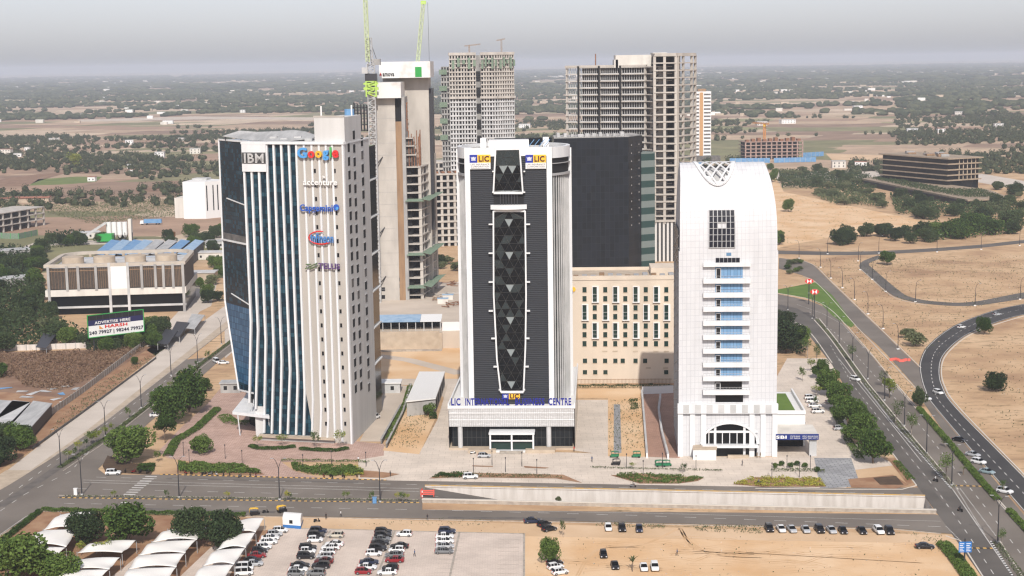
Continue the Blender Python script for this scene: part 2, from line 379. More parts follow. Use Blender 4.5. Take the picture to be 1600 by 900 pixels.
def resample(pts, step):
    out = [pts[0]]; acc = 0
    for a, c in zip(pts, pts[1:]):
        L = (c - a).length; t = step - acc
        while t <= L:
            out.append(a.lerp(c, t / L)); t += step
        acc = (acc + L) % step if L else acc
    return out
def dashes(b, pts, on, off, wd, z):
    q = resample(pts, .5); n1 = int(on / .5); n2 = int((on + off) / .5)
    for i in range(0, len(q) - n1, n2): strip(b, [q[i], q[i + n1]], wd, z)
def kerb(name, px, m, wd=.35, h=.16, smooth=False, label=None):
    b = MB(); strip(b, wpts(smooth_px(px) if smooth else px), wd, 0.0, h); return b.build(name, m, kind='structure')

Z1, Z2, Z3, Z4 = .03, .06, .09, .12
# -- soils and lots (level 1)
sheet('dirt_lot', [(800, 822), (1500, 845), (1560, 940), (780, 940)], Z1, M['sand2'])
sheet('sandy_verge', [(400, 806), (800, 818), (1480, 836), (1500, 850), (820, 838), (440, 826), (400, 830)], Z1 + .01, M['sand'])
sheet('car_park', [(446, 826), (819, 835), (822, 945), (330, 945)], Z2 + .01, M['lot_pave'])
sheet('canopy_lot', [(66, 800), (400, 810), (440, 826), (330, 945), (-150, 945), (-60, 870)], Z1, M['earth'])
sheet('canopy_lane', [(255, 835), (300, 830), (270, 860), (175, 945), (110, 945), (190, 890)], Z2, M['lot_pave'])
sheet('canopy_lane', [(330, 855), (400, 835), (330, 945), (235, 945)], Z2, M['lot_pave'])
sheet('brush_field', [(-60, 552), (100, 548), (238, 541), (160, 592), (100, 622), (0, 612), (-60, 610)], Z1 + .012, M['drysc'])
sheet('earth_bank', [(-40, 600), (100, 622), (238, 541), (262, 541), (185, 600), (60, 697), (-40, 760)], Z1, M['earth'])
# -- forecourts
sheet('forecourt', [(590, 697), (1062, 713), (1330, 716), (1322, 764), (1180, 762), (950, 757), (604, 751), (560, 748), (560, 716)], Z1, M['slab_pave'])
sheet('side_court', [(1213, 716), (1213, 590), (1230, 560), (1300, 560), (1330, 690), (1400, 727), (1330, 735)], Z1 + .01, M['slab_pave'])
sheet('brick_plaza', [(247, 706), (283, 668), (325, 630), (350, 600), (400, 600), (400, 660), (560, 690), (600, 694), (600, 712), (545, 721), (440, 722), (460, 736), (500, 747), (400, 744), (330, 726), (262, 716)], Z1 + .012, M['brick_pave'])
sheet('drive', [(562, 690), (600, 612), (612, 600), (640, 604), (626, 636), (596, 690)], Z1 + .015, M['concrete_pave'])
sheet('garden_soil', [(598, 704), (628, 650), (640, 600), (662, 640), (680, 655), (655, 710)], Z1 + .018, M['sand2'])
sheet('side_drive', [(655, 710), (684, 655), (700, 600), (712, 600), (703, 704)], Z2, M['slab_pave'])
sheet('side_drive', [(897, 704), (902, 625), (950, 625), (950, 712)], Z2, M['slab_pave'])
sheet('back_road', [(590, 592), (720, 592), (706, 640), (680, 604), (600, 600)], Z2 - .02, M['concrete_pave'])
sheet('sand_strip', [(950, 713), (950, 622), (903, 622), (901, 600), (1050, 600), (1004, 618), (1013, 714)], Z1 + .008, M['sand2'])
sheet('stone_path', [(959, 708), (959, 632), (969, 632), (971, 708)], Z2, M['greystone'])
sheet('brick_drive', [(1013, 714), (1003, 614), (1052, 614), (1062, 716)], Z2, M['redbrick'])
sheet('junction_crossing', [(1282, 764), (1272, 716), (1330, 716), (1345, 760)], Z2 + .01, M['greystone'])
# -- roads (level 2)
sheet('road', [(88, 779), (660, 786), (664, 761.5), (1446, 777.5), (1500, 772), (1440, 762), (1300, 763), (950, 757), (604, 751), (250, 742), (100, 742), (60, 770)], Z2 + .02, M['asphalt'])
sheet('road', [(64, 797), (88, 779), (660, 786), (660, 797), (1462, 804), (1520, 830), (1490, 835), (1400, 826), (850, 814), (400, 806)], Z2 + .024, M['asphalt'])
sheet('road', [(-160, 945), (0, 836), (64, 797), (110, 770), (165, 742), (153, 733), (200, 690), (345, 562), (400, 520), (385, 515), (331, 558), (291, 562), (165, 659), (80, 717), (16, 757), (-60, 800), (-260, 900)], Z2 + .016, M['asphalt'])
sheet('avenue', [(1210, 474), (1245, 482), (1275, 498), (1310, 536), (1352, 590), (1490, 767), (1545, 846), (1610, 945), (1570, 945), (1533, 900), (1477, 820), (1433, 760), (1397, 713), (1335, 630), (1300, 570), (1255, 513), (1210, 497)], Z2 + .03, M['asphaltm'])
sheet('avenue', [(1213, 459), (1264, 470), (1292, 481), (1316, 504), (1362, 556), (1397, 600), (1600, 830), (1680, 945), (1610, 945), (1545, 846), (1490, 767), (1352, 590), (1310, 536), (1275, 498), (1245, 484), (1213, 474)], Z2 + .026, M['asphalt'])
ramp_l = smooth_px([(1700, 458), (1600, 475), (1547, 487), (1489, 510), (1451, 539), (1438, 562), (1437, 582), (1445, 611), (1463, 640), (1600, 800), (1700, 915)])
ramp_r = smooth_px([(1700, 476), (1600, 492), (1547, 508), (1506, 527), (1477, 553), (1469, 577), (1474, 605), (1497, 640), (1600, 745), (1700, 850)])
sheet('slip_road', ramp_l + ramp_r[::-1], Z2 + .045, M['asphaltn'])
sheet('old_road', smooth_px([(1217, 403), (1258, 409), (1275, 418), (1298, 441), (1437, 575)]) + [(1442, 600), (1462, 640), (1600, 805), (1700, 920), (1690, 935), (1600, 828), (1500, 712), (1431, 612)] + smooth_px([(1431, 605), (1379, 547), (1339, 510), (1281, 446), (1258, 432), (1217, 420)]), Z2 + .022, M['asphalt'])
sheet('loop_road', smooth_px([(1372, 399), (1347, 409), (1344, 420), (1362, 435), (1388, 457), (1408, 467), (1448, 475), (1518, 478), (1600, 467), (1700, 455)]) + smooth_px([(1700, 444), (1600, 457), (1518, 472), (1460, 471), (1422, 464), (1402, 452), (1368, 423), (1358, 412), (1380, 403)]), Z2 + .018, M['asphaltm'])
sheet('far_road', smooth_px([(1150, 389), (1213, 391.5), (1350, 393), (1500, 385), (1600, 375), (1750, 358)]) + smooth_px([(1750, 363), (1600, 380), (1500, 390), (1350, 398.5), (1213, 397), (1150, 394)]), Z2 + .014, M['asphaltm'])
sheet('lawn', [(1213, 453), (1275, 441), (1301, 462), (1335, 508), (1330, 512), (1301, 494), (1284, 476), (1258, 465), (1213, 458)], Z3, M['grass'])
# boulevard footpath on the left
sheet('footpath', [(12, 735), (61, 697), (185, 603), (263, 541), (352, 478), (372, 478), (357, 500), (280, 560), (133, 675), (48, 735)], Z3 + .01, M['path_pave'])
sheet('verge', [(48, 735), (133, 675), (280, 560), (357, 500), (372, 500), (291, 562), (165, 659), (80, 717), (16, 757), (-60, 800), (-60, 780), (10, 735)], Z3, M['tan'])
sheet('side_road', [(350, 480), (420, 430), (470, 440), (400, 520), (352, 560)], Z2, M['path_pave'])
sheet('far_strip', [(1213, 270), (1480, 262), (1700, 300), (1700, 316), (1480, 276), (1213, 284)], Z1, M['path_pave'])
sheet('far_street', [(0, 398), (60, 377), (345, 372), (345, 378), (60, 384), (0, 408)], Z1, M['path_pave'])
sheet('courtyard', [(285, 480), (300, 440), (340, 440), (330, 478), (312, 487), (268, 545), (250, 560), (225, 545)], Z1, M['path_pave'])
sheet('side_plot', [(1208, 270), (1225, 300), (1440, 345), (1440, 360), (1290, 372), (1213, 388), (1205, 340)], Z1 + .005, M['sand2'])

# -- markings
b = MB()
def dl(px, on=3, off=4.5, wd=.22, z=Z2 + .05, smooth=False): dashes(b, wpts(smooth_px(px) if smooth else px), on, off, wd, z)
def sl_(px, wd=.22, z=Z2 + .05, smooth=False): strip(b, wpts(smooth_px(px) if smooth else px), wd, z)
sl_([(130, 754), (240, 757.5), (655, 768.5)]); sl_([(130, 750.5), (240, 753.5), (655, 764.2)])
dl([(150, 746), (660, 758)]); dl([(120, 764), (655, 776.5)]); dl([(670, 757), (950, 762), (1440, 773)])
dl([(100, 787), (660, 797), (1000, 806), (1480, 824)])
sl_([(664, 787 + 10), (1000, 802), (1470, 815)], .15)
sl_([(0, 836), (40, 808), (64, 797)], .2); dl([(-60, 840), (40, 772), (110, 737), (145, 700), (250, 612), (345, 540)]); dl([(-90, 840), (0, 785), (60, 740), (90, 718), (280, 580)])
sl_([(1352, 600), (1490, 767), (1545, 847), (1605, 935)], .22, Z2 + .05); sl_([(1397, 600), (1600, 830)], .22, Z2 + .05)
dl([(1331, 600), (1420, 713), (1462, 764), (1510, 832), (1580, 940)], z=Z2 + .06); dl([(1378, 600), (1440, 668), (1545, 800), (1640, 925)], z=Z2 + .06)
dl([(1298, 540), (1331, 600)], z=Z2 + .06); dl([(1265, 488), (1310, 525), (1378, 600)], z=Z2 + .06)
sl_([(1310, 560), (1335, 592), (1397, 668), (1440, 722)], .2, Z2 + .06)
sl_([(1245, 476), (1285, 490), (1318, 508), (1362, 556)], .15, Z2 + .06)
lc = smooth_px([(1700, 467), (1600, 483), (1547, 497), (1500, 518), (1464, 546), (1455, 575), (1460, 607), (1478, 640), (1600, 772), (1700, 880)])
dl(lc, 3, 3.5, .25, Z2 + .08)
strip(b, wpts([(x + 1.8, y + .4) for x, y in ramp_l]), .25, Z2 + .08); strip(b, wpts([(x - 1.8, y - .3) for x, y in ramp_r]), .25, Z2 + .08)
for k in range(9):                                             # zebra crossing in front of the plaza
    y = 745 + k * 3.5; x = 236 - k * 4.2; sl_([(x - 9, y - .1), (x + 9, y + .3)], .9)
for k in range(4):
    y = 780 + k * 4.2 + 6; x = 196 - k * 3; sl_([(x - 7, y - .1), (x + 7, y + .3)], .9, Z2 + .07)
dl([(1492, 760), (1540, 838)], .6, .6, .3, Z2 + .08); dl([(1500, 764), (1556, 838)], .6, .6, .3, Z2 + .08)
dl([(1478, 823), (1500, 845)], .6, .6, .3, Z2 + .08)
mk = b.build('road_markings', M['line'], kind='structure')
b = MB()
for px in ([(1517, 857), (1551, 857.5)], [(1494, 759.5), (1534, 760.5)]): strip(b, wpts(px), .9, Z2 + .085)
b.build('speed_hump', M['kerb_yk'], kind='structure')
# parking bay lines on the pavers
b = MB()
for (x0, y0, x1, y1) in ((720, 834, 700, 945), (648, 832, 612, 945)):
    pass
for k in range(16):
    y = 842 + k * 6.2 + k * k * .06; xa = 645 - k * 2.2
    sl2 = [(xa + 32 + 20, y), (xa + 32 + 50, y + .3)]
    strip(b, wpts(sl2), .12, Z2 + .035)
    strip(b, wpts([(780 - k * .4, y + 1), (812 - k * .3, y + 1.4)]), .12, Z2 + .035)
b.build('parking_lines', M['kerbw'], kind='structure')
b = MB()
for px in ([(718, 832), (702, 905), (692, 950)], [(617, 830), (587, 905), (566, 950)], [(516, 829), (480, 905), (455, 950)], [(819, 834), (818, 950)], [(446, 825.5), (819, 834.5)]):
    strip(b, wpts(px), .5, 0, .12)
b.build('lot_kerb', M['kerbw'], kind='structure')

b = MB(); rk = random.Random(12)
for k in range(26):
    x0 = rk.uniform(860, 1420); y0 = rk.uniform(840, 890); pts = [(x0 + i * 22, y0 + math.sin(i * .5 + k) * 3 + i * rk.uniform(-.6, .9)) for i in range(rk.randint(4, 9))]
    for s_ in (0, 3.2): strip(b, wpts([(x, min(y + s_, 935)) for x, y in smooth_px(pts, 4)]), .28, Z1 + .012)
for px in ([(1060, 826), (1080, 850), (1120, 868), (1190, 872)], [(1058, 826), (1000, 852), (930, 860), (900, 900)], [(1062, 826), (1090, 860), (1200, 866), (1440, 880)]):
    for s_ in (0, 4): strip(b, wpts([(x + s_, y) for x, y in smooth_px(px)]), .4, Z1 + .014)
b.build('tyre_tracks', mat('compacted_sand', (.55, .345, .18), .95, (.62, .42, .25), .2), kind='structure')
b = MB()
for px, wd in (([(0, 792), (60, 752), (150, 690)], 3), ([(200, 795), (430, 801)], 1.6), ([(700, 809), (900, 811)], 1.4), ([(1410, 700), (1500, 815)], 1.2), ([(260, 748), (560, 754)], 1.5)): strip(b, wpts(px), wd, Z2 + .047)
b.build('road_patch', mat('asphalt_patch', (.11, .098, .088), .9, (.15, .132, .116), .3), kind='structure')
# -- kerbs
kerb('kerb', [(92, 778), (655, 786)], M['kerb_yk'], .5)
kerb('kerb', [(92, 774.5), (655, 781)], M['kerbw'], .4)
kerb('kerb', [(64, 799), (400, 807.5), (850, 815.5), (1400, 827.5), (1470, 834)], M['kerbw'], .3)
kerb('kerb', [(250, 741.5), (420, 745.5), (604, 750.5)], M['kerb_yk'], .3)
kerb('kerb', [(1180, 763.5), (1300, 765), (1410, 765), (1432, 759), (1397, 712), (1340, 640)], M['kerb'], .35, smooth=False)
kerb('kerb', [(1347, 600), (1397, 664), (1487, 765)], M['kerb_wk'], .45)
kerb('kerb', [(1357, 600), (1410, 664), (1497, 765)], M['kerb'], .35)
kerb('kerb', [(1272, 500), (1300, 533), (1347, 600)], M['kerb'], .4, smooth=True)
kerb('kerb', [(1280, 498), (1308, 533), (1357, 600)], M['kerb'], .4, smooth=True)
kerb('kerb', [(1548, 846), (1610, 945)], M['kerb_wk'], .45)
kerb('kerb', [(1562, 846), (1625, 945)], M['kerb'], .35)
kerb('kerb', [(1400, 600), (1603, 830), (1650, 890)], M['kerb'], .35)
kerb('kerb', [(1255, 432), (1281, 447), (1339, 511), (1430, 606)], M['kerb'], .3, smooth=True)
kerb('kerb', [(1250, 406), (1276, 417), (1299, 440), (1439, 575)], M['kerb'], .35, smooth=True)
kerb('kerb', [(1213, 458), (1262, 467), (1292, 480), (1317, 503), (1362, 554), (1397, 598)], M['kerb'], .35, smooth=True)
kerb('kerb', [(1213, 497), (1258, 512), (1300, 567)], M['kerb'], .4, smooth=True)
kerb('kerb', [(x, y) for x, y in smooth_px([(1600, 494), (1547, 510), (1508, 528), (1479, 554), (1471, 577), (1476, 604), (1499, 638), (1600, 742), (1700, 846)])], M['kerb'], .4)
kerb('kerb', [(1344, 420), (1362, 436), (1388, 459), (1408, 469), (1448, 477)], M['kerb'], .3, smooth=True)
kerb('kerb', [(80, 717), (165, 659), (291, 562), (372, 500)], M['kerbw'], .35)
kerb('kerb', [(91, 731), (165, 683), (237, 627), (325, 560), (372, 522)], M['kerbw'], .35)
kerb('kerb', [(99, 736), (170, 688), (242, 631), (331, 562), (376, 526)], M['kerbw'], .35)
kerb('kerb', [(0, 838), (66, 799)], M['kerbw'], .35)
kerb('kerb', [(1478, 838), (1500, 845), (1536, 902), (1562, 945)], M['kerb'], .35)

# -- underpass trench
b = MB(); DEP = 6.5
def tz(t): return max(-DEP, -(t * 1.0) * 14) if t > 0 else 0
N = 24
far = [TA.lerp(TB, k / N) for k in range(N + 1)]; near = [TD.lerp(TC, k / N) for k in range(N + 1)]
zz = [min(0, max(-DEP, -((k / N) * 20))) for k in range(N + 1)]
rb = MB(); wb = MB()
for k in range(N):
    rb.face([(near[k].x, near[k].y, zz[k]), (near[k + 1].x, near[k + 1].y, zz[k + 1]), (far[k + 1].x, far[k + 1].y, zz[k + 1]), (far[k].x, far[k].y, zz[k])])
    wb.face([(far[k].x, far[k].y, zz[k]), (far[k + 1].x, far[k + 1].y, zz[k + 1]), (far[k + 1].x, far[k + 1].y, 0), (far[k].x, far[k].y, 0)])
    wb.face([(near[k + 1].x, near[k + 1].y, zz[k + 1]), (near[k].x, near[k].y, zz[k]), (near[k].x, near[k].y, 0), (near[k + 1].x, near[k + 1].y, 0)])
wb.face([(TC.x, TC.y, -DEP), (TB.x, TB.y, -DEP), (TB.x, TB.y, 0), (TC.x, TC.y, 0)][::-1])
rb.build('underpass_road', M['asphaltm'], kind='structure')
M['trench'] = mat('streaked_pale_concrete', (.62, .57, .52), .9, (.42, .37, .32), .6, stretch=(1, 1, .15), thr=(.42, .85))
wb.build('underpass_wall', M['trench'], kind='structure')
b = MB(); dashes(b, [TA.lerp(TD, .5) + Vector((1, 0, 0)), TA.lerp(TD, .5).lerp(TB.lerp(TC, .5), .3)], 3, 4.5, .2, 0)
for i, v in enumerate(b.v):
    t = (v[0] - TA.x) / (TB.x - TA.x); b.v[i] = (v[0], v[1], max(-DEP, -t * 20) + .04)
b.build('road_markings', M['line'], kind='structure')
pw = thing('underpass_parapet', 'long weathered concrete parapet along the near side of the sunken underpass', 'parapet', TD)
b = MB(); strip(b, [TD + Vector((0, -.4, 0)), TC + Vector((0, -.4, 0))], .7, 0, .9); b.build('parapet_wall', M['kerbw'], pw)
b = MB(); strip(b, [TD + Vector((0, -.4, 0)), TC + Vector((0, -.4, 0))], .9, .903, 1.1); b.build('coping', M['kerb'], pw)
pw = thing('underpass_parapet', 'low parapet with orange painted top along the far side of the sunken underpass', 'parapet', TA)
b = MB(); strip(b, [TA + Vector((0, .4, 0)), TB + Vector((0, .4, 0))], .5, 0, .45); b.build('parapet_wall', M['trench'], pw)
M['okerb'] = mat('faded_orange_paint', (.60, .36, .10), .8, (.45, .33, .2), .8)
b = MB(); strip(b, [TA + Vector((0, .4, 0)), TB + Vector((0, .4, 0))], .6, .453, .6); b.build('coping', M['okerb'], pw)

# -- haze
hz = MB(); hz.box(-42000, 42000, -1500, 44000, -8, 172)
hm = bpy.data.materials.new('haze_air'); hm.use_nodes = True; n = hm.node_tree.nodes; l = hm.node_tree.links; n.remove(n['Principled BSDF'])
pv = n.new('ShaderNodeVolumePrincipled'); pv.inputs['Density'].default_value = 8.2e-5; pv.inputs['Color'].default_value = (.70, .765, .88, 1); pv.inputs['Anisotropy'].default_value = 0.0
l.new(pv.outputs[0], n['Material Output'].inputs['Volume'])
hz.build('haze', hm, kind='stuff')
# ------------------------------------------------------------------ helpers for facades
def curtain(name, fr_u, c1, c2, cm, cw, ch, mort=.06, rough=.14, spec=.16, bias=0.0):
    m = mat(name, c1, rough, spec=spec); n, l, b = nodes_of(m)
    g = n.new('ShaderNodeNewGeometry'); d = n.new('ShaderNodeVectorMath'); d.operation = 'DOT_PRODUCT'; d.inputs[1].default_value = tuple(fr_u)
    s = n.new('ShaderNodeSeparateXYZ'); c = n.new('ShaderNodeCombineXYZ')
    l.new(g.outputs['Position'], d.inputs[0]); l.new(g.outputs['Position'], s.inputs[0]); l.new(d.outputs['Value'], c.inputs[0]); l.new(s.outputs['Z'], c.inputs[1])
    br = n.new('ShaderNodeTexBrick'); br.offset = 0; br.inputs['Scale'].default_value = 1; br.inputs['Brick Width'].default_value = cw; br.inputs['Row Height'].default_value = ch
    br.inputs['Mortar Size'].default_value = mort; br.inputs['Color1'].default_value = (*c1, 1); br.inputs['Color2'].default_value = (*c2, 1); br.inputs['Mortar'].default_value = (*cm, 1); br.inputs['Bias'].default_value = bias
    l.new(c.outputs[0], br.inputs['Vector']); l.new(br.outputs['Color'], b.inputs['Base Color'])
    return m
def fpoly(b, fr, uz, d0, d1, m=0):       # polygon in facade coordinates pushed from depth d0 (back) to d1 (front)
    a = sum(uz[i][0] * uz[(i + 1) % len(uz)][1] - uz[(i + 1) % len(uz)][0] * uz[i][1] for i in range(len(uz)))
    if a < 0: uz = uz[::-1]
    f = [fr.p(u, z, d1) for u, z in uz]; k = [fr.p(u, z, d0) for u, z in uz]
    b.face(f, m); b.face(k[::-1], m)
    for i in range(len(uz)):
        j = (i + 1) % len(uz); b.face([f[i], k[i], k[j], f[j]], m)
def wall_open(b, fr, us, zs, is_open, dep, d=0.0, m=0, md=None):   # wall face with recessed openings (reveals)
    md = m if md is None else md
    for i in range(len(us) - 1):
        for j in range(len(zs) - 1):
            u0, u1, z0, z1 = us[i], us[i + 1], zs[j], zs[j + 1]
            if not is_open(i, j): b.face([fr.p(u0, z0, d), fr.p(u1, z0, d), fr.p(u1, z1, d), fr.p(u0, z1, d)], m)
            else:
                A, B, C_, D = [fr.p(*q, d) for q in ((u0, z0), (u1, z0), (u1, z1), (u0, z1))]; a, bb, c, dd = [fr.p(*q, d - dep) for q in ((u0, z0), (u1, z0), (u1, z1), (u0, z1))]
                for q in ([A, B, bb, a], [B, C_, c, bb], [C_, D, dd, c], [D, A, a, dd]): b.face(q, m)
FONT = bpy.data.fonts.load('<builtin>') if False else None
def text_mesh(s, depth=.25, bold=0.0, shear=0.0):
    cu = bpy.data.curves.new('lettering', 'FONT'); cu.body = s; cu.extrude = depth / 2; cu.resolution_u = 3; cu.offset = bold; cu.shear = shear; cu.space_character = 1.08
    o = bpy.data.objects.new('tmp_text', cu); col.objects.link(o); dg = bpy.context.evaluated_depsgraph_get(); dg.update()
    me = bpy.data.meshes.new_from_object(o.evaluated_get(dg)); bpy.data.objects.remove(o); return me
def lettering(fr, s, u0, u1, z0, z1, m, parent, d=.3, depth=.3, bold=0.0, name='lettering', shear=0.0, label=None):
    me = text_mesh(s, depth, bold, shear); me.materials.clear(); me.materials.append(m)
    n = len(me.vertices); a = np.zeros(n * 3); me.vertices.foreach_get('co', a); a = a.reshape(-1, 3)
    lo = a.min(0); hi = a.max(0); sx = (u1 - u0) / (hi[0] - lo[0]); sy = (z1 - z0) / (hi[1] - lo[1])
    a[:, 0] = u0 + (a[:, 0] - lo[0]) * sx; a[:, 1] = z0 + (a[:, 1] - lo[1]) * sy
    off = root_of(parent); out = np.zeros_like(a); O = np.array(fr.o); U = np.array(fr.u); Nn = np.array(fr.n)
    out = O + a[:, :1] * U + (a[:, 2:3] + d) * Nn; out[:, 2] += a[:, 1]; out -= np.array(off)
    me.vertices.foreach_set('co', out.ravel()); me.update(); me.name = name
    o = bpy.data.objects.new(name, me); col.objects.link(o); o.parent = parent
    if label: o['label'] = label
    return o
def hull_walls(poly, z0, z1, b, m=0): b.prism(poly, z0, z1, m)

# ================================================================== tower with the company names
FF = Frame((-81.5, 470), (-49.5, 459)); FS = Frame((-49.5, 459), (-45, 492)); FW = Frame((-96.5, 503), (-83.5, 484))
T = thing('office_tower', 'office tower with slanting white fins, dark blue glass and company names on its front', 'office tower', (-66, 475, 0))
ztop = 91.6; W1 = FF.w
def uzf(px, py, d=0): return FF.uz(px, py, d)
b = MB()
gl = [(uzf(380, 223)[0], ztop), (uzf(463, 223)[0], ztop), uzf(477, 606), uzf(490, 681), (uzf(413, 672)[0], 1.2), (uzf(413, 620)[0], 10), (0.2, 10)]
fpoly(b, FF, gl, -.6, -.35)
gm1 = curtain('blue_curtain_wall', FF.u, (.006, .022, .036), (.035, .10, .135), (.003, .007, .01), 1.2, 1.35, .05, bias=-.35)
b.build('glass_wall', gm1, T)
b = MB()
bg = [(uzf(463, 223)[0], ztop), (W1, ztop), (W1, 0), (uzf(490, 681)[0], 0), uzf(490, 681), uzf(477, 606)]
wz = []                                                          # front small windows, two columns
for k in range(19):
    for x0, x1 in ((492, 509.5), (523, 539.5)):
        t = k / 18; px = x0 + (x1 - x0) * t; py = 267 + 395 * t; wz.append(uzf(px, py))
fpoly(b, FF, bg, -.5, 0)
b.build('beige_wall', M['beige'], T)
for u, z in wz:
    b = MB(); b.fbox(FF, u - .34, u + .34, z - .62, z + .62, -.2, .03); b.fbox(FF, u - .42, u + .42, z - .75, z - .62, 0, .09, 1); b.build('window', [M['glassk'], M['steel']], T)
tops = [(382, 268), (393.5, 268), (405, 268), (416.5, 223), (427.5, 222), (439.3, 222), (451.3, 222), (463, 222), (475, 222), (487, 222), (498.5, 222), (509.3, 222), (519.2, 222)]
kink = [(393, 503), (404, 516), (416, 532), (428.6, 548), (441, 564), (454, 579.5), (466, 594), (477, 610), (490, 625.6), (503, 640), (514, 653.7), (524, 667), (535.5, 684)]
bots = [(390, 629), (400, 639), (413, 676), (425, 677), (438, 677.5), (450, 678), (463, 679), (475, 680), (488, 684), (501, 686), (512, 687), (524, 688), (536, 690)]
fx = [uzf(*t)[0] for t in tops]
for t, k, bo in zip(tops, kink, bots):
    b = MB(); p = [uzf(*t), uzf(*k), uzf(*bo)]; wd = .31
    p[0] = (p[0][0], ztop if t[1] < 230 else p[0][1])
    for (a, c), dd in zip(zip(p, p[1:]), ((.35, .6), (.6, .35))):
        b.hexa([FF.p(c[0] - wd, c[1], dd[1]), FF.p(c[0] + wd, c[1], dd[1]), FF.p(c[0] + wd, c[1], -.3), FF.p(c[0] - wd, c[1], -.3),
                FF.p(a[0] - wd, a[1], dd[0]), FF.p(a[0] + wd, a[1], dd[0]), FF.p(a[0] + wd, a[1], -.3), FF.p(a[0] - wd, a[1], -.3)])
    b.build('fin', M['white'], T)
b = MB(); b.fbox(FF, W1 - .5, W1 + .06, 0, ztop, -.4, .5); b.build('corner_fin', M['white'], T)
b = MB(); b.fbox(FF, -.3, W1 + .3, ztop, ztop + .8, -1, .75); b.fbox(FS, 0, FS.w, ztop + .003, ztop + .45, -1, .2); b.build('parapet', M['white'], T)
# side wall and windows
b = MB(); b.hexa([FF.p(.3, 0, -.55), FF.p(W1 - .02, 0, -.55), FS.p(FS.w, 0, -.01), Vector((-84, 500, 0)), FF.p(.3, ztop - .1, -.55), FF.p(W1 - .02, ztop - .1, -.55), FS.p(FS.w, ztop - .1, -.01), Vector((-84, 500, ztop - .1))])
b.build('side_wall', M['greywall'], T)
ws = []
for (px, py, n) in ((543, 231, 19), (551.2, 211, 20), (564, 222, 20)):
    u, z = FS.uz(px, py)
    for k in range(n): ws.append((u, z - k * 4.12))
rr_ = random.Random(3)
for u, z in ws:
    if z < 3: continue
    u += 1.0
    b = MB(); b.fbox(FS, u - 1.3, u + 1.3, z - 1.3, z + 1.3, -.3, .13); b.fbox(FS, u - 1.4, u + 1.4, z + 1.3, z + 1.5, 0, .3, 1)
    b.build('window', [M['void'] if rr_.random() < .9 else M['shade'], M['steel']], T)
# white block and sign plate top left
b = MB(); u0 = -.1; u1 = uzf(417, 240)[0]; b.fbox(FF, u0, u1, uzf(400, 268)[1], ztop, -.3, .7); b.build('sign_block', M['white'], T)
sg = MB(); za, zb = uzf(398, 255.5)[1], uzf(398, 238)[1]; sg.fbox(FF, u0 + .1, u1 - .1, za, zb, .7, .8); sign = sg.build('sign_plate', mat('dark_sign', (.07, .07, .07), .5), T)
lettering(FF, 'IBM', u0 + .9, u1 - .7, za + .35, zb - .35, M['whitep'], sign, .9, .12, .02)
sb = MB()
for k in range(1, 8):
    z = za + .35 + (zb - za - .7) * k / 8; sb.fbox(FF, u0 + .5, u1 - .4, z - .065, z + .065, .9, 1.0)
sb.build('sign_stripe', MATS['dark_sign'], sign)
# company names
def word(s, x0, x1, yb, yt, m, xs=None, bold=.02, depth=.35, name='sign_lettering', **k):
    u0, z0 = uzf(x0, yb, 1); u1, _ = uzf(x1, yb, 1); _, z1 = uzf((x0 + x1) / 2, yt, 1)
    return lettering(FF, s, u0, u1, z0, z1, m, T, 1.0, depth, bold, name, **k)
cb = mat('letter_azure', (.08, .30, .62), .4); cr = mat('letter_red', (.62, .03, .03), .4); cyl_ = mat('letter_yellow', (.80, .42, .03), .4); cg = mat('letter_green', (.06, .38, .08), .4)
for s, x0, x1, yb, yt, m in (('G', 465, 480, 247, 230.5, cb), ('o', 481.5, 491.5, 247, 236, cr), ('o', 493, 503, 246.5, 235.5, cyl_), ('g', 504.5, 514, 250.5, 235, cb), ('l', 515.8, 518.2, 246, 230, cg), ('e', 519.5, 529, 246.5, 234.5, cr)):
    word(s, x0, x1, yb, yt, m, bold=.035, depth=.5)
word('accenture', 474, 527, 289, 281.5, M['whitep'], bold=.02); word('>', 504, 508.5, 279, 274.5, M['whitep'])
word('Capgemini', 469, 520, 333, 319.5, mat('letter_royal_blue', (.03, .10, .42), .4), bold=.02)
b = MB(); c = uzf(525.5, 324, 1); b.tube([FF.p(c[0], c[1], .9), FF.p(c[0], c[1], 1.2)], [.95, .95], 14); o = uzf(521, 324, 1)
b.build('emblem', MATS['letter_royal_blue'], T)
b = MB(); b.tube([FF.p(c[0] + .35, c[1] - .3, 1.15), FF.p(c[0] + .35, c[1] - .3, 1.3)], [.45, .45], 12); b.build('emblem', cb, T)
word('Infineon', 486, 521, 379, 364.5, mat('letter_mid_blue', (.06, .20, .48), .4), bold=.015)
b = MB(); c = uzf(501, 371.5, 1); pts = []
for k in range(22):
    a = R(75) + k * R(245) / 21; pts.append(FF.p(c[0] + math.cos(a) * 3.9, c[1] + math.sin(a) * 1.95, 1.05))
b.tube(pts, [.08] + [.22] * 20 + [.1], 5); b.build('red_arc', cr, T)
word('TELUS', 498, 531, 420, 411.5, mat('letter_purple', (.10, .05, .16), .5), bold=.02)
b = MB()
for (xa, ya, xb, yb) in ((477, 420, 496, 411), (478, 413, 486, 413), (484, 420, 495, 416)):
    p, q = uzf(xa, ya, 1), uzf(xb, yb, 1); b.bar(FF.p(*p, 1), FF.p(*q, 1), .3)
b.build('emblem', mat('letter_olive', (.08, .13, .05), .5), T)
